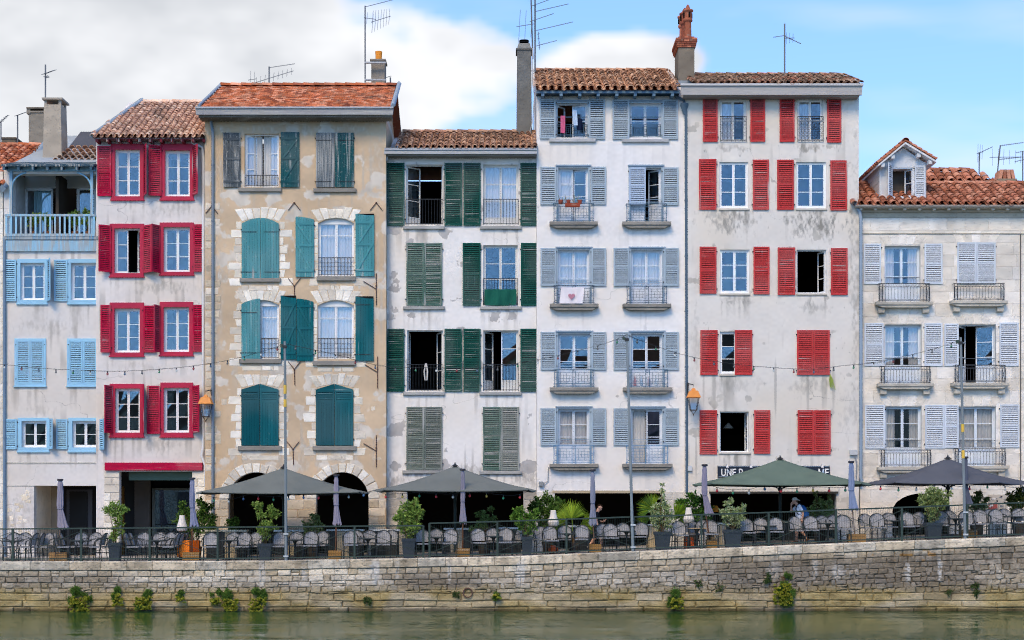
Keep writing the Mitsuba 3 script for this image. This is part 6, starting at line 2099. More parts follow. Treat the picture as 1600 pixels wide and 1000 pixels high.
MB().lathe([(.10, 0), (.12, .02), (.13, .16), (.08, .24), (.05, .25)], C(0xe8952a), 12, (o[0], 4.5, z)).put(f'{k}__shade', 'm_paint')
MB().tube([[o[0], 4.5, o[2] + .9], [o[0], 4.5, z]], .02, IRON, 6).put(f'{k}__stem', 'm_paint')
MB().box(o[0] - .3, o[0] + .3, 4.3, 4.8, o[2], o[2] + .9, C(0x3b3733)).put('side_table', 'm_paint', 'dark cabinet that carries the amber lamp', 'cabinet')

for i, (a, b, py, cc, lb) in enumerate(((320, 385, 828, 0xcfc6ae, 'right of the orange box'), (427, 478, 828, 0xd5d8d6, 'behind the leftmost pole'), (509, 568, 827, 0xd5d8d6, 'behind the third closed parasol'),
                                        (578, 624, 827, 0xd5d8d6, 'before the lit stone pier'), (693, 737, 825, 0xd8dad8, 'behind the fourth closed parasol'), (779, 816, 824, 0xd8dad8, 'behind the dark shop end'),
                                        (888, 926, 821, 0xd0d2d0, 'behind the fan palm'), (1011, 1029, 819, 0xd0d0c8, 'behind the tall variegated shrub'), (1113, 1141, 817, 0xd0d0c8, 'behind the pale variegated shrub'), (1226, 1246, 814, 0xd9c9a4, 'behind the capped person'))):
    k = lab(num('bar_table'), f'high counter table with a pale top {lb}', 'counter')
    yy = 3.4
    x0, x1, z = PX(a, yy), PX(b, yy), PZ(py, yy)
    zg = ZT((x0 + x1) / 2)
    MB().block([(x0, z - .07), (x1, z - .07), (x1, z), (x0, z)], yy, yy + .55, .006, C(cc)).put(f'{k}__top', 'm_paint')
    MB().box(x0 + .04, x1 - .04, yy + .06, yy + .5, zg, z - .071, C(0x272b2e)).put(f'{k}__front', 'm_paint')
    if i in (0, 1, 2, 4, 7, 8):
        xm = x0 + (x1 - x0) * (.45 if i else .62)
        MB().box(xm - .22, xm + .22, yy + .03, yy + .058, zg + .02, z - .08, C(0xb9a988)).put(f'{k}__panel', 'm_wood')
k = lab(num('wooden_cask'), 'small wooden cask behind the rail beside the lamp with orange legs', 'cask')
o = GP(1111, 2.6)
MB().lathe([(0, 0), (.16, 0), (.20, .18), (.16, .36), (0, .36)], C(0x9a7c52), 12, o).put(f'{k}__body', 'm_wood')

# ------------------------------------------------------------------ closed parasols on wooden bases
PF = C(0x9d9cb0)
for i, (px, p0, p1, base, yy, wid, lean, lb) in enumerate((
        (94, 750, 825, (79, 107, 867), 1.3, 20, 5, 'closed mauve grey parasol before the porch, leftmost'),
        (300.5, 748, 823, (287, 313, 865), 1.4, 17, 3, 'closed blue grey parasol beside the orange box'),
        (525.5, 743, 820, (514, 534, 860), 1.4, 16, 1, 'closed mauve grey parasol before the right hand arch'),
        (723, 734, 817, (712, 734, 857), 1.4, 14, 1, 'closed mauve grey parasol before the dark shop'),
        (926, 735, 820, (919, 939, 851), 1.4, 15, 0, 'closed blue grey parasol half hiding the person in black'),
        (1101, 727, 804, (1103, 1119, 845), 1.4, 17, 7, 'closed mauve grey parasol left of the green parasol'),
        (1330, 722, 796, (1324, 1351, 837), 1.3, 18, 4, 'closed blue grey parasol between the two rightmost open parasols'),
        (1508.5, 715, 788, (1500, 1524, 834), 1.6, 16, 5, 'closed dark blue grey parasol behind the rightmost pole'))):
    k = lab(num('closed_parasol'), lb, 'parasol', 'closed parasols on the terrace')
    x = PX(px, yy)
    zg = ZT(x)
    s_ = (D + yy) / F
    z1, z0 = PZ(p0, yy), PZ(p1, yy)
    H = z1 - z0
    fc = [C(0x908d9d), C(0x838aa6), C(0x8f8c9f), C(0x868596), C(0x858b9f), C(0x88869c), C(0x8090b0), C(0x5c6272)][i]
    # folded cloth: pleats that flare below the tie
    nt, nz = 40, 22
    V = []
    rg = random.Random(300 + i)
    ph = [rg.uniform(0, 6.28) for _ in range(3)]
    for j in range(nz):
        f = j / (nz - 1)             # 0 at the top
        r0 = np.interp(f, [0, .05, .12, .125, .3, .55, .60, .68, .85, 1], [.28, .36, .52, .42, .52, .56, .44, .50, .66, .86]) * wid * s_ / 2
        for q in range(nt):
            a = q / nt * 2 * math.pi
            pl = .5 + .5 * math.cos(8 * a + ph[0] + .8 * math.sin(f * 5 + ph[1]))
            r = r0 * (1 - .34 * (1 - pl) * min(1, f * 5)) * (1 + .06 * math.sin(3 * a + ph[2] + f * 4))
            sk = lean * s_ * max(0, f - .58) / .42
            hem = (.05 * math.cos(8 * a + ph[0]) + .04 * math.sin(2 * a + ph[1])) * (f > .97)
            V.append([x + sk + r * math.cos(a) * (1.0 + .25 * max(0, f - .6)), yy + r * math.sin(a) * .8, z1 - f * H + hem])
    Q = [[j * nt + q, j * nt + (q + 1) % nt, (j + 1) * nt + (q + 1) % nt, (j + 1) * nt + q] for j in range(nz - 1) for q in range(nt)]
    MB().add(V, Q, fc, .5).put(f'{k}__canopy', 'm_matte')
    m = MB()
    a = np.arange(12) * 2 * math.pi / 12
    rt = .47 * wid * s_ / 2
    m.tube(np.column_stack([x + rt * np.cos(a), yy + rt * .8 * np.sin(a), z1 - .595 * H + 0 * a]), .018, fc, 5, closed=True)
    m.put(f'{k}__tie', 'm_matte')
    MB().lathe([(0, .04), (.10, .04), (.12, .0), (.10, -.03)], C(0x33333c), 10, (x, yy, z1)).put(f'{k}__finial', 'm_paint')
    xb = (PX(base[0], yy) + PX(base[1], yy)) / 2
    MB().tube([[x + (xb - x) * .9, yy, zg + .1], [x, yy, z0 + .3]], .026, C(0x6d4a38), 8).put(f'{k}__shaft', 'm_wood')
    zt = zg + .30
    xa, xc = PX(base[0], yy), PX(base[1], yy)
    bk = num(f'{k}__base')
    MB().box(xa + .02, xc - .02, yy - .22, yy + .22, zg + .002, zt - .02, C(0x6b5233), 1.3).put(bk, 'm_wood', numbered=False)
    for j in range(3):
        MB().box(xa, xc, yy - .25, yy - .225, zg + .012 + j * .098, zg + .10 + j * .098, C(0xa37e4c), 1.25).put(f'{bk}__slat', 'm_wood')
    for j in range(3):
        MB().box(xa, xc, yy - .222 + j * .15, yy - .222 + j * .15 + .14, zt - .02, zt, C(0x9a774a), 1.25).put(f'{bk}__top_slat', 'm_wood')

# ------------------------------------------------------------------ large open parasols
def parasol(px, yy, xl, xr, fl, fr, peak, rim, poledx, col, label, corner=None, ribc=None):
    k = lab(num('parasol'), label, 'parasol', 'large open parasols')
    x = PX(px, yy)
    dep = 2.1
    zr, zp = PZ(rim, yy - dep), PZ(peak, yy)
    S_ = lambda p, q: PX(p, q)  # noqa: E731
    rimp = [(S_(xl, yy), yy, zr - .01), (S_(fl, yy - dep), yy - dep, zr), (S_(fr, yy - dep), yy - dep, zr), (S_(xr, yy), yy, zr - .01), (S_(fr, yy - dep), yy + dep, zr), (S_(fl, yy - dep), yy + dep, zr)]
    rimp = [np.array(p) for p in rimp]
    P = np.array([x, yy, zp])
    cn = MB()
    n = 12
    for i in range(6):
        a, b = rimp[i], rimp[(i + 1) % 6]
        grid = []
        for r in range(n + 1):
            f = r / n
            for c in range(n + 1):
                g = c / n
                q = P + (a + (b - a) * g - P) * f
                sag = .16 * math.sin(math.pi * f) * (1 - .35 * math.sin(math.pi * g)) + .05 * f * math.sin(math.pi * g) + (.02 if f == 1 else 0)
                q = q - np.array([0, 0, sag - .05 * math.sin(math.pi * f)])
                grid.append(q)
        w = n + 1
        q4 = [[r * w + c, r * w + c + 1, (r + 1) * w + c + 1, (r + 1) * w + c] for r in range(n) for c in range(n)]
        cn.add(grid, q4, col, .5)
        lo = [np.array(grid[n * w + c]) for c in range(w)]
        cn.add(np.vstack([lo, [p - np.array([0, 0, .035]) for p in lo]]), [[c, c + 1, w + c + 1, w + c] for c in range(n)], col, .5)
    cn.put(f'{k}__canopy', 'm_matte')
    zg = ZT(x)
    MB().tube([[x, yy, zg], [x, yy, zp - .05]], .055, C(0x22332f), 10).put(f'{k}__pole', 'm_paint')
    MB().box(x - .45, x + .45, yy - .45, yy + .45, zg, zg + .12, C(0x55565a)).put(f'{k}__base', 'm_paint')
    MB().lathe([(0, .12), (.02, .11), (.03, .05), (.10, .0), (.16, -.04)], IRON, 10, P + [0, 0, .02]).put(f'{k}__finial', 'm_paint')
    for i in range(6):
        a = rimp[i]
        MB().tube([P - [0, 0, .12], P + (a - P) * .55 - [0, 0, .16], a - [0, 0, .05]], .018, C(0x1f2b29) if ribc is None else ribc, 5).put(f'{k}__rib', 'm_paint')
        MB().tube([[x, yy, zr - .22], P + (a - P) * .42 - [0, 0, .14]], .018, C(0x1f2b29) if ribc is None else ribc, 5).put(f'{k}__strut', 'm_paint')
    MB().lathe([(.055, -.06), (.09, -.05), (.09, .05), (.055, .06)], IRON, 8, (x, yy, zr - .22)).put(f'{k}__hub', 'm_paint')


parasol(443, 3.4, 306, 575, 316, 562, 731, 767, 0, C(0x747a76), 'large open grey green parasol before the tan house')
parasol(711, 3.4, 585, 838, 600, 826, 728, 763.5, 0, C(0x747a77), 'large open grey green parasol before the dark shop')
parasol(1219, 3.4, 1082, 1366, 1112, 1346, 717, 754, 0, C(0x68796d), 'large open green parasol hiding the shop sign')
parasol(1481, 3.4, 1354, 1614, 1398, 1562, 716, 752, 0, C(0x5e626a), 'large open charcoal parasol before the stone house')
light_string([(322, 774), (365, 779), (388, 773), (412, 775), (437, 776), (461, 774), (484, 772), (508, 774), (533, 774), (557, 769), (580, 769)], 1.6, 11, [BC[1], BC[2], BC[4], BC[3]], .045, 'coloured bulbs under the parasol before the tan house')
light_string([(590, 768), (606, 772), (655, 770), (677, 771), (701, 772), (748, 769), (772, 772), (799, 774), (825, 768)], 1.6, 9, [BC[3], BC[5], BC[1], BC[3], BC[2]], .045, 'coloured bulbs under the parasol before the dark shop')
light_string([(1108, 758), (1144, 765), (1168, 765), (1192, 759), (1215, 762), (1240, 763), (1263, 761), (1286, 761), (1312, 762), (1340, 757), (1358, 760)], 1.6, 10, [BC[3], BC[1], BC[2], BC[4], BC[3], BC[1], BC[5]], .05, 'coloured bulbs under the green parasol')
light_string([(1362, 757), (1413, 761), (1438, 760), (1470, 756), (1500, 760), (1531, 757), (1554, 756), (1577, 761), (1612, 763)], 1.6, 9, [BC[3], BC[1], BC[2], C(0x2e3336), C(0xd8d8d0)], .045, 'coloured bulbs under the charcoal parasol')
k = lab(num('poster'), 'red and white poster boards leaning by the stone house wall', 'poster')
yy = 5.6
x0, x1 = PX(1544, yy), PX(1574, yy)
MB().box(x0, x1, yy, yy + .05, ZT(x0), PZ(773, yy), C(0xb9b3a8)).put(f'{k}__board', 'm_paint')
m = MB()
m.box(x0 + .02, x0 + .36, yy - .006, yy - .001, PZ(800, yy), PZ(788, yy), C(0xb85a52))
rg = random.Random(9)
for i in range(16):
    a = x0 + rg.uniform(.03, .65)
    z = PZ(rg.uniform(776, 798), yy)
    m.box(a, a + rg.uniform(.05, .14), yy - .012, yy - .0065, z, z + rg.uniform(.02, .07), rg.choice([C(0x2c2f33), C(0xe6e4e0), C(0x6d7684)]))
m.put(f'{k}__print', 'm_paint')
# ================================================================== lanterns on the facades
def lantern(px, py, yy, side, label):
    k = lab(num('wall_lantern'), label, 'lantern')
    s_ = (D + yy) / F
    x, z = PX(px, yy), PZ(py, yy)          # top middle of the glass
    xw = x + side * 9 * s_
    m = MB()
    m.tube([[xw, yy + .5, z + .52], [xw, yy + .1, z + .55], [x, yy, z + .50], [x, yy, z + .36]], .022, IRON, 6)
    m.tube([[xw, yy + .45, z + .15], [xw, yy + .45, z + .62]], .03, IRON, 6)
    m.tube([[xw, yy + .45, z + .25], [xw, yy + .2, z + .40], [xw, yy + .08, z + .54]], .015, IRON, 5)
    m.put(f'{k}__bracket', 'm_paint')
    m = MB()
    c = C(0xd98a3e)
    a = .24
    def ring(r, zz):
        return [[x - r, yy - r, z + zz], [x + r, yy - r, z + zz], [x + r, yy + r, z + zz], [x - r, yy + r, z + zz]]
    lv = [ring(.27, -.01), ring(.25, .03), ring(.17, .24), ring(.08, .28), ring(.05, .36)]
    for p, q in zip(lv[:-1], lv[1:]):
        for i in range(4):
            m.add([p[i], p[(i + 1) % 4], q[(i + 1) % 4], q[i]], [[0, 1, 2, 3]], c, .5)
    m.add(lv[-1], [[0, 1, 2, 3]], c, .5)
    m.put(f'{k}__hood', 'm_paint')
    t, b = ring(.205, -.02), ring(.12, -.50)
    m = MB()
    for p, q in zip(t, b):
        m.tube([p, q], .014, C(0x4a3c34), 5)
    for i in range(4):
        m.tube([b[i], b[(i + 1) % 4]], .014, C(0x4a3c34), 5)
        m.tube([b[i], [x, yy, z - .66]], .010, C(0x4a3c34), 4)
    m.lathe([(0, -.72), (.03, -.69), (.03, -.65), (0, -.62)], C(0x4a3c34), 6, (x, yy, z))
    m.put(f'{k}__cage', 'm_paint')
    for i in range(4):
        MB().add([t[i], t[(i + 1) % 4], b[(i + 1) % 4], b[i]], [[0, 1, 2, 3]], WHITE).put(f'{k}__pane', 'm_glass')


lantern(321.5, 631, 6.1, .8, 'orange hooded wall lantern beside the crimson shuttered house')
lantern(1083.5, 621, 6.3, -.8, 'orange hooded wall lantern beside the brick red shuttered house')

# ================================================================== aerials
AL = C(0x6a7076)
def aerial(px, yy, ptop, pbot, booms, label, r=.030, lean=0):
    """mast with booms: (height row, start px, start row, end px, end row, number of rods, rod length, rods upright?)"""
    k = lab(num('roof_aerial'), label, 'aerial')
    MB().tube([[PX(px, yy), yy, PZ(pbot, yy)], [PX(px + lean, yy), yy, PZ(ptop, yy)]], r, AL, 6).put(f'{k}__mast', 'm_paint')
    for (x0, y0, x1, y1, n, L, up) in booms:
        m = MB()
        a, b = np.array([PX(x0, yy), yy - .03, PZ(y0, yy)]), np.array([PX(x1, yy), yy - .25, PZ(y1, yy)])
        m.tube([a, b], .014, AL, 5)
        m.put(f'{k}__boom', 'm_paint')
        m = MB()
        for i in range(n):
            p = a + (b - a) * ((i + .5) / n)
            l = L * (1 - .35 * i / n)
            v = np.array([.05, .1, 1.0]) if up else np.array([.25, .9, .35])
            m.tube([p - v * l / 2, p + v * l / 2], .008 if up else .011, AL, 4)
        m.put(f'{k}__element', 'm_paint', kind='stuff')


aerial(71, 10, 101, 160, [(69, 116, 88, 112, 9, .55, 0), (71, 119, 78, 124, 3, .4, 0)], 'aerial on the pale concrete chimney at the upper left')
aerial(27.5, 15, 180, 232, [(26, 181, 44, 177, 6, .5, 0)], 'thin aerial behind the orange roof left of the concrete chimneys')
aerial(1.5, 15, 190, 232, [(0, 192, 15, 182, 5, .5, 0)], 'thin aerial cut by the left picture edge')
aerial(420.5, 13, 104, 136, [(397, 130, 460, 113, 9, .45, 1), (421, 106, 462, 102, 8, .25, 0), (388, 125.5, 402, 125.5, 2, .8, 1)], 'wide low aerial on the ridge of the tan house')
aerial(570.5, 10.6, 9, 129, [(571, 11, 617, 2, 9, .5, 0), (569, 28, 588, 33, 2, .5, 1), (580, 35, 611, 28, 7, .95, 1)], 'tall mast clamped to the chimney of the tan house', lean=0)
k = 'roof_aerial_004'
m = MB()
for py in (98, 125):
    m.box(PX(571, 10.6) - .04, PX(602, 10.6) + .02, 10.55, 10.66, PZ(py + 1.2, 10.6), PZ(py - 1.2, 10.6), C(0xa9adb0))
m.put(f'{k}__clamp', 'm_paint')
aerial(610, 13, 121, 138, [(602, 122, 612, 121, 2, .2, 0)], 'tiny hooked aerial at the right ridge end of the tan house')
aerial(836, 9.2, -30, 112, [(830, 10, 865, 0, 10, .5, 0), (838, 18, 888, 9, 14, .5, 0), (828, 34, 865, 24, 10, .45, 0), (807, 42, 835, 40, 3, 1.4, 1), (838, 48, 895, 37, 14, .45, 0), (838, 72, 870, 66, 8, .4, 0), (841, 50, 843, 80, 4, .4, 0)], 'big cluster of aerials between the dark chimney and the bright white house', r=.035)
k = 'roof_aerial_006'
m = MB()
m.tube([[PX(832.5, 9.3), 9.3, PZ(92, 9.3)], [PX(829, 9.3), 9.3, PZ(-30, 9.3)]], .03, AL, 6)
m.put(f'{k}__second_mast', 'm_paint')
aerial(1226, 9.8, 37, 118, [(1208, 58.5, 1226, 58, 2, .5, 0), (1226, 57, 1250, 71, 12, .5, 0), (1226, 60, 1240, 62, 3, .5, 1)], 'single aerial on the roof of the red shuttered house')
aerial(1530, 20, 238, 272, [(1528, 240, 1549, 231, 9, .45, 0), (1526, 240, 1534, 239, 3, .9, 1)], 'small aerial above the low tiled roof')
aerial(1556, 17, 227, 292, [(1562, 228, 1597, 224.5, 13, .42, 0), (1546, 246, 1597, 247, 6, .8, 1), (1560, 249.5, 1596, 247, 14, .4, 0)], 'leaning aerial with three booms beside the terracotta pots', lean=7)
aerial(1598, 22, 236, 290, [(1587, 239, 1606, 236, 7, .4, 0), (1585, 253, 1606, 249, 7, .4, 0)], 'aerial cut by the right picture edge')

# ================================================================== things at the windows
y = 7.0
ck = lab(num('flower_trough'), 'terracotta trough and pots of dry stems on an iron balcony rail', 'flower pot')
yb = y - .36
m = MB()
m.box(PX(883, yb), PX(906, yb), yb - .12, yb + .05, PZ(323.5, yb), PZ(318, yb), C(0x9a4a38))
m.put(f'{ck}__trough', 'm_tile')
for px, w in ((876, 4.5), (888, 4), (906, 4)):
    o = (PX(px, yb), yb - .03, PZ(319, yb))
    MB().lathe([(0, 0), (w / 60, 0), (w / 44, .16), (w / 50, .16), (w / 52, .12), (0, .12)], C(0x9a5040), 10, o).put(f'{ck}__pot', 'm_tile')
m = MB()
for i in range(16):
    x = PX(RN.uniform(874, 908), yb)
    m.tube([[x, yb - .03, PZ(317, yb)], [x + RN.uniform(-.12, .12), yb - .04, PZ(RN.uniform(303, 314), yb)]], .008, RN.choice([C(0x6d5a44), C(0x7d8a50)]), 4)
m.put(f'{ck}__stem', 'm_matte')


def cloth(x0, x1, y0, y1, yy, col, key, label, cat, wob=.03, nx=14, nz=10, lean=0, seed=0, mat='m_matte'):
    rg = random.Random(seed)
    a, b = rg.uniform(0, 6), rg.uniform(0, 6)
    v = []
    for j in range(nz + 1):
        f = j / nz
        for i in range(nx + 1):
            u = i / nx
            v.append([PX(x0 + (x1 - x0) * u + lean * f, yy), yy - .02 + wob * math.sin(u * 9 + a + f * 2) * f - .5 * wob * math.sin(u * 21 + b), PZ(y0 + (y1 - y0) * f + 1.2 * math.sin(u * math.pi) * (f if wob > .02 else 0), yy)])
    w = nx + 1
    q = [[j * w + i, j * w + i + 1, (j + 1) * w + i + 1, (j + 1) * w + i] for j in range(nz) for i in range(nx)]
    m = MB().add(v, q, col, .5)
    k = lab(num(key), label, cat)
    m.put(f'{k}__cloth', mat)
    return k


k = cloth(877, 913, 449, 474, 6.63, C(0xe9e4e8), 'banner', 'white banner with a pink heart tied to an iron balcony rail', 'banner', .015, lean=-3, seed=1)
t = np.linspace(0, 2 * math.pi, 40)
hx, hz = 16 * np.sin(t) ** 3, 13 * np.cos(t) - 5 * np.cos(2 * t) - 2 * np.cos(3 * t) - np.cos(4 * t)
MB().prism(Polygon(np.column_stack([PX(893, 6.57) + hx * .0085, PZ(463, 6.57) + hz * .0085])), 6.57, 6.578, C(0xbc8494)).put(f'{k}__heart', 'm_matte')
cloth(757, 807, 452, 476.5, 7.04, C(0x235f51), 'sun_cloth', 'green cloth tied across the lower part of a window railing', 'cloth', .06, nx=30, seed=2, lean=-.5)
cloth(876, 883, 181, 208, 6.98, C(0xd06a8e), 'laundry', 'pink garment hanging at the top left window', 'laundry', .02, seed=3)
cloth(894, 901, 172, 196, 6.98, C(0xbcd2ea), 'laundry', 'pale blue cloth hanging at the top left window', 'laundry', .02, seed=4, lean=2)
cloth(901, 910, 186, 202, 6.99, C(0x1d2740), 'laundry', 'dark garment hanging at the top left window', 'laundry', .03, seed=5)
for i, px in enumerate((992, 1002, 1014, 1025)):
    o = (PX(px, 6.9), 6.88, PZ(603, 6.9))
    m = MB().lathe([(0, 0), (.06, 0), (.06, .22), (.025, .30), (.025, .38), (0, .38)], [C(0xb98a94), C(0xa9c0d4), C(0xb0a6b4), C(0xc4d2dc)][i], 8, o)
    m.put('bottle', 'm_gloss', f'{["leftmost pinkish", "second pale blue", "third mauve", "rightmost pale"][i]} bottle on the balcony with bottles', 'bottle')
m = MB()
yy = 6.95
m.tube([[PX(665, yy), yy, PZ(568, yy)], [PX(663, yy), yy - .03, PZ(580, yy)], [PX(664, yy), yy - .03, PZ(594, yy)], [PX(667.5, yy), yy - .03, PZ(594, yy)], [PX(668, yy), yy - .03, PZ(580, yy)], [PX(666, yy), yy, PZ(568, yy)]], .03, C(0xd8d4cc), 6)
m.put('rope', 'm_matte', 'looped pale rope hanging from a window railing', 'rope')

# plants on the pale blue loggia
for i, (px, cl, n) in enumerate(((52, [(-6, 30, 6), (4, 34, 7), (10, 28, 5), (-2, 22, 6)], 420), (74, [(-4, 32, 6), (4, 30, 6), (0, 22, 6)], 380), (118, [(-5, 34, 6), (3, 38, 5), (6, 26, 6), (-3, 24, 6)], 420), (138, [(-3, 40, 5), (5, 32, 6), (0, 24, 6)], 360))):
    yy = 7.55
    o = np.array([PX(px, yy), yy, PZ(372, yy)])
    s_ = (D + yy) / F
    k = lab(num('balcony_plant'), f'{["leftmost", "second", "third", "rightmost"][i]} potted plant on the pale blue balcony', 'plant')
    MB().lathe([(0, 0), (.12, 0), (.16, .26), (.13, .26), (0, .22)], C(0xa06a4c), 10, o).put(f'{k}__pot', 'm_tile')
    st, lv = MB(), MB()
    bush(st, lv, o, [(a * s_, b * s_, c * s_) for a, b, c in cl], n, .09, LG + LD[:1], 70 + i, foot=o + [0, 0, .2])
    st.put(f'{k}__stem', 'm_matte')
    lv.put(f'{k}__foliage', 'm_leaf', kind='stuff')
# ================================================================== people
def hull(*bs):
    return m3.Manifold.batch_hull([m3.Manifold.sphere(r, 14).translate(list(map(float, p))) for p, r in bs])


def chain(pts):
    return m3.Manifold.batch_boolean([hull(a, b) for a, b in zip(pts[:-1], pts[1:])], m3.OpType.Add)


def solid(parts, step=.022, rounds=6):
    u = m3.Manifold.batch_boolean(parts, m3.OpType.Add).refine_to_length(step)
    w = u.to_mesh()
    t = trimesh.Trimesh(w.vert_properties[:, :3], w.tri_verts, process=True)
    trimesh.smoothing.filter_taubin(t, .5, -.52, rounds)
    return t


def hand(wrist, fwd, side, up, curl, big=1.0):
    """palm and five fingers; fwd along the forearm, side towards the thumb, up = back of the hand"""
    w, f, s_, u = (np.asarray(v, float) / (1 if i == 0 else np.linalg.norm(v)) for i, v in enumerate((wrist, fwd, side, up)))
    P = []
    k = big
    base = [w + f * .085 * k + s_ * o * k for o in (.030, .010, -.010, -.029)]
    P.append(m3.Manifold.batch_hull([m3.Manifold.sphere(.016 * k, 10).translate(list(map(float, p))) for p in (w + f * .01 + s_ * .018, w + f * .01 - s_ * .018, base[0], base[3])]))
    for b, L in zip(base, (.072, .080, .074, .058)):
        a1, a2, a3 = curl * .5, curl * 1.1, curl * 1.5
        d = [f * math.cos(a) - u * math.sin(a) for a in (a1, a2, a3)]
        p1 = b + d[0] * L * .5 * k
        p2 = p1 + d[1] * L * .32 * k
        p3 = p2 + d[2] * L * .24 * k
        P.append(chain([(b, .0098 * k), (p1, .0092 * k), (p2, .0086 * k), (p3, .0078 * k)]))
    t0 = w + f * .025 * k + s_ * .024 * k
    t1 = t0 + (f * .6 + s_ * .7 - u * .3) * .045 * k
    t2 = t1 + (f * .85 + s_ * .1 - u * .4) * .032 * k
    P.append(chain([(t0, .013 * k), (t1, .0105 * k), (t2, .009 * k)]))
    return P


def person(label, origin, turn, J, skin, shirt, shorts, shoes, hair_c, cap=None, sleeves=.62, scale=1.0, belly=0.0):
    k = lab(num('person'), label, 'person')
    R = rotz(turn)

    def put(name, parts, col, mat='m_matte', step=.022, rounds=6):
        t = solid(parts, step, rounds)
        v = np.asarray(t.vertices) * scale @ R.T + np.asarray(origin)
        return MB().add(v, t.faces, col, .5).put(f'{k}__{name}', mat)
    A = {n: np.array(p, float) for n, p in J.items()}
    hd = A['head']
    tilt = J.get('tilt', .3)
    ct, st_ = math.cos(tilt), math.sin(tilt)
    H = lambda x, y, z: hd + np.array([x * ct + z * st_, y, -x * st_ + z * ct])  # noqa: E731
    head = [m3.Manifold.batch_hull([m3.Manifold.sphere(r, 18).translate(list(map(float, H(*p)))) for p, r in (((-.02, 0, .045), .088), ((.012, 0, .04), .082), ((.03, 0, -.055), .05), ((.055, 0, -.075), .032))]),
            hull((H(.085, 0, .02), .012), (H(.108, 0, -.022), .015)),
            hull((H(.078, 0, -.052), .014), (H(.080, .0, -.066), .014))]
    for sg in (-1, 1):
        head.append(hull((H(-.012, sg * .083, .015), .014), (H(-.008, sg * .080, -.02), .011)))
        head.append(hull((H(.078, sg * .022, .036), .014), (H(.070, sg * .044, .034), .012)))
    body = head + [chain([(A['chest'] + [0, 0, .08], .065), (A['neck'], .058), (H(-.015, 0, -.05), .055)])]
    for s_ in 'rl':
        sh, el, wr = A[s_ + 'sh'], A[s_ + 'el'], A[s_ + 'wr']
        body.append(chain([(sh, .052), (sh + (el - sh) * .5, .047), (el, .038), (el + (wr - el) * .35, .039), (wr, .026)]))
        hp, kn, an, toe = A[s_ + 'hp'], A[s_ + 'kn'], A[s_ + 'an'], A[s_ + 'toe']
        body.append(chain([(hp, .085), (hp + (kn - hp) * .5, .072), (kn, .052), (kn + (an - kn) * .3 + np.array([-.012, 0, 0]), .054), (an, .034)]))
        body.append(chain([(an, .034), (an + (toe - an) * .5, .034), (toe, .03)]))
        f, sd, up = A[s_ + 'hf'], A[s_ + 'hs'], A[s_ + 'hu']
        body += hand(wr, f, sd, up, J[s_ + 'curl'])
    torso = [m3.Manifold.batch_hull([m3.Manifold.sphere(.10, 14).translate(list(map(float, p))) for p in (A['pelvis'] + [0, .07, 0], A['pelvis'] - [0, .07, 0], A['chest'] + [0, .09, 0], A['chest'] - [0, .09, 0])])]
    body += torso
    put('body', body, skin, step=.016, rounds=3)
    sh_parts = [m3.Manifold.batch_hull([m3.Manifold.sphere(r, 14).translate(list(map(float, p))) for p, r in ((A['pelvis'] + [0, .075, .0], .118), (A['pelvis'] + [0, -.075, .0], .118), (A['pelvis'] + [.03 + belly, 0, .12], .11), (A['chest'] + [0, .085, 0], .115), (A['chest'] - [0, .085, 0], .115), (A['chest'] + [-.03, 0, .03], .10))]),
                hull((A['rsh'], .066), (A['chest'] + [0, -.03, .06], .085)), hull((A['lsh'], .066), (A['chest'] + [0, .03, .06], .085))]
    for s_ in 'rl':
        sh, el = A[s_ + 'sh'], A[s_ + 'el']
        sh_parts.append(chain([(sh, .066), (sh + (el - sh) * sleeves, .063)]))
    put('shirt', sh_parts, shirt)
    pp = [hull((A['pelvis'] + [0, .06, -.03], .125), (A['pelvis'] + [0, -.06, -.03], .125))]
    for s_ in 'rl':
        hp, kn = A[s_ + 'hp'], A[s_ + 'kn']
        pp.append(chain([(hp, .108), (hp + (kn - hp) * .5, .098), (hp + (kn - hp) * .88, .088)]))
    put('shorts', pp, shorts)
    for s_ in 'rl':
        an, toe = A[s_ + 'an'], A[s_ + 'toe']
        put('shoe', [hull((an + [-.03, 0, -.03], .045), (toe, .036)), hull((an + [0, 0, -.01], .044), (an + (toe - an) * .5, .042))], shoes)
    if cap is None:
        put('hair', [m3.Manifold.batch_hull([m3.Manifold.sphere(r, 16).translate(list(map(float, H(*p)))) for p, r in (((-.035, 0, .055), .088), ((.02, 0, .078), .070), ((-.065, 0, .0), .055))]), hull((H(.06, .03, .10), .03), (H(.06, -.03, .10), .03))], hair_c)
    else:
        put('hair', [hull((H(-.06, .045, .0), .045), (H(-.06, -.045, .0), .045)), hull((H(-.05, 0, -.03), .05), (H(-.04, 0, .02), .07))], hair_c)
        put('cap', [m3.Manifold.batch_hull([m3.Manifold.sphere(r, 16).translate(list(map(float, H(*p)))) for p, r in (((-.022, 0, .062), .094), ((.018, 0, .060), .086))]), hull((H(-.10, .04, .03), .02), (H(-.10, -.04, .03), .02), (H(-.19, .02, -.015), .012), (H(-.19, -.02, -.015), .012))], cap)
    eyes = MB()
    for sg in (-1, 1):
        s_ = trimesh.creation.icosphere(1, .0105)
        s_.apply_translation(H(.083, sg * .031, .022))
        eyes.add(np.asarray(s_.vertices) * scale @ R.T + origin, s_.faces, C(0x1e1a18), .5)
    eyes.put(f'{k}__eye', 'm_gloss')
    return k, R, A


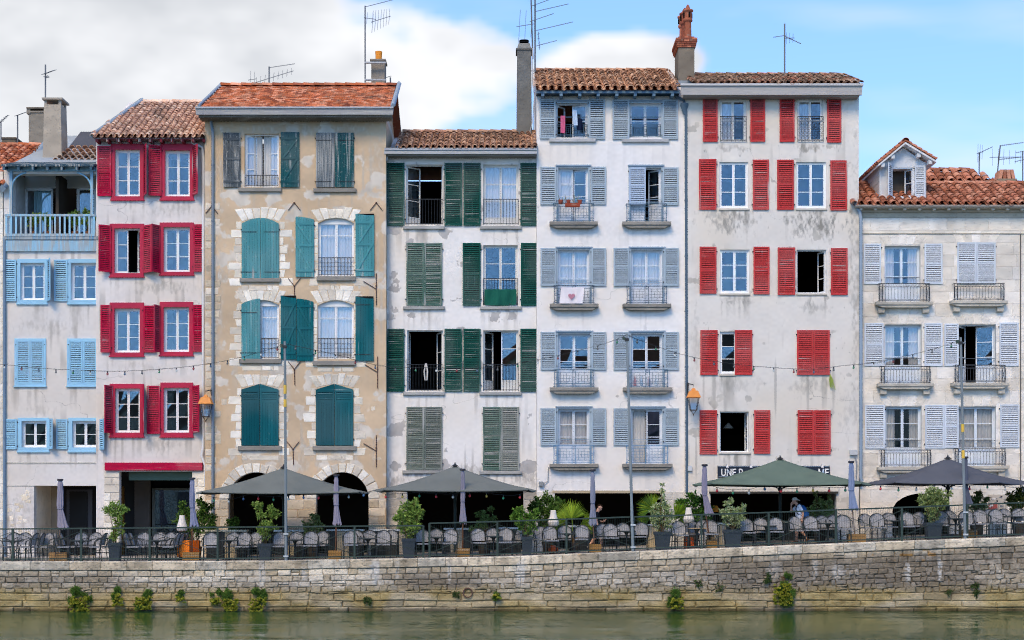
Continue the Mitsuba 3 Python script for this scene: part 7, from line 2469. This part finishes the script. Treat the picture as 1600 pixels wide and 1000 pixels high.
SKIN = C(0xdcaa90)
o1 = GP(931, 2.6)
J1 = dict(pelvis=(0, 0, .97), chest=(.035, 0, 1.30), neck=(.075, 0, 1.49), head=(.135, 0, 1.61), tilt=.55,
          rsh=(.04, -.185, 1.42), rel=(.00, -.235, 1.13), rwr=(.10, -.245, .90), rhf=(.25, 0, -1), rhs=(.9, .1, .25), rhu=(0, -1, 0), rcurl=.5,
          lsh=(.04, .185, 1.42), lel=(.05, .225, 1.14), lwr=(.25, .09, 1.10), lhf=(.9, -.35, .25), lhs=(-.1, -.6, .8), lhu=(.1, .5, -.8), lcurl=.7,
          rhp=(.01, -.09, .92), rkn=(.20, -.095, .52), ran=(.20, -.10, .10), rtoe=(.36, -.10, .045),
          lhp=(-.01, .09, .92), lkn=(-.02, .09, .50), lan=(-.26, .09, .19), ltoe=(-.17, .09, .05))
k, R, A = person('person in a black t-shirt and dark shorts walking right, looking down at a phone', o1, 0.0, J1, SKIN, C(0x1f2126), C(0x22262c), C(0x8f8a84), C(0x2e211b))
pk = lab(num('phone'), 'dark phone in the hand of the walking person in black', 'phone')
p = o1 + np.array([.385, .05, 1.155])
m = MB()
m.o, m.R = p, rotz(.1)
m.hexa([[-.02, -.035, .0], [-.026, -.035, .008], [-.02, .035, 0], [-.026, .035, .008], [.06, -.035, .125], [.054, -.035, .133], [.06, .035, .125], [.054, .035, .133]], C(0x15171b))
m.put(f'{pk}__case', 'm_gloss')

o2 = GP(1249, 2.6)
J2 = dict(pelvis=(-.02, 0, .95), chest=(.04, 0, 1.27), neck=(.10, 0, 1.46), head=(.165, 0, 1.57), tilt=.22,
          rsh=(.05, -.185, 1.39), rel=(.27, -.17, 1.17), rwr=(.285, -.05, 1.42), rhf=(-.1, .25, 1), rhs=(-.8, .3, .1), rhu=(.9, -.1, .1), rcurl=1.1,
          lsh=(.03, .185, 1.39), lel=(-.10, .235, 1.12), lwr=(-.06, .24, .88), lhf=(.15, 0, -1), lhs=(.9, -.1, .2), lhu=(0, 1, 0), lcurl=.6,
          rhp=(-.01, -.09, .90), rkn=(-.06, -.09, .48), ran=(-.30, -.09, .17), rtoe=(-.20, -.09, .05),
          lhp=(-.02, .09, .90), lkn=(.12, .09, .50), lan=(.12, .09, .09), ltoe=(.28, .09, .04))
k, R, A = person('person in a backward cap and pale blue t-shirt walking left, hand raised to the mouth', o2, math.pi, J2, C(0xd8a890), C(0xe2ebfb), C(0xb5aca0), C(0x6b4a38), C(0x6b5a4c), cap=C(0xd8d2c8), belly=.03)
bk = lab(num('backpack'), 'blue backpack worn by the person in the backward cap', 'backpack')
t = solid([m3.Manifold.batch_hull([m3.Manifold.sphere(.07, 14).translate(q) for q in ([-.15, -.09, 1.02], [-.15, .09, 1.02], [-.11, -.08, 1.36], [-.11, .08, 1.36], [-.25, -.07, 1.04], [-.25, .07, 1.04], [-.20, -.06, 1.27], [-.20, .06, 1.27])])], .03, 4)
MB().add(np.asarray(t.vertices) @ R.T + o2, t.faces, C(0x2f5f9e), .5).put(f'{bk}__bag', 'm_matte')
t = solid([m3.Manifold.batch_hull([m3.Manifold.sphere(.03, 12).translate(q) for q in ([-.31, -.07, 1.02], [-.31, .07, 1.02], [-.30, -.06, 1.14], [-.30, .06, 1.14])])], .03, 3)
MB().add(np.asarray(t.vertices) @ R.T + o2, t.faces, C(0x3b74b8), .5).put(f'{bk}__pocket', 'm_matte')
for sg in (-1, 1):
    q = np.array([[-.10, sg * .10, 1.40], [.0, sg * .115, 1.475], [.10, sg * .12, 1.42], [.155, sg * .13, 1.28], [.10, sg * .185, 1.10], [-.08, sg * .17, 1.03]])
    MB().tube(q @ R.T + o2, .018, C(0x26324a), 6).put(f'{bk}__strap', 'm_matte')
# ================================================================== the opposite bank (seen only as reflections in the panes)
sheet('far_quay', -400, 400, -400, -66, lambda x: 2.0, C(0xffffff), 'm_floor', label='paved quay on the opposite bank')
ro = random.Random(5)
x = -62.0
for i in range(9):
    w = ro.uniform(9, 17)
    k = lab(num('house'), f'{["grey", "cream", "white", "tan", "ochre", "pale grey", "pink", "buff", "stone"][i]} house on the opposite bank with a pitched roof', 'house')
    c = C(*[int(v * ro.uniform(.85, 1.0)) for v in (205, 198, 184)])
    z, r, yb = ro.uniform(12.5, 16.5), ro.uniform(2.2, 4.0), -78.0
    m = MB()
    m.box(x, x + w - .1, yb - 10, yb, 1.9, z, c)
    m.put(f'{k}__wall', 'm_stone')
    m = MB()
    if i % 2:
        m.prism(Polygon([(yb + .5, z), (yb - 10.5, z), (yb - 5, z + r)]), x - .2, x + w + .1, C(0x7a5a48), plane='yz')
    else:
        m.prism(Polygon([(x - .3, z), (x + w + .2, z), (x + w / 2, z + r * 1.25)]), yb - 10.4, yb + .4, C(0x6e6660), plane='xz')
    m.put(f'{k}__roof', 'm_tile')
    n = int(w / 3.0)
    for a in range(n):
        for b in range(int((z - 3) / 3.2)):
            xx, zz = x + w * (a + .5) / n, 3.6 + b * 3.2
            MB().box(xx - .55, xx + .55, yb, yb + .06, zz, zz + 1.8, C(0x3a4148)).put(f'{k}__window', 'm_gloss')
    x += w
# ------------------------------------------------------------------ the palette goes to the materials
TABLE = [mi.Float(np.array([c[k] for c in PAL], np.float32)) for k in range(3)]
dr.eval(*TABLE)
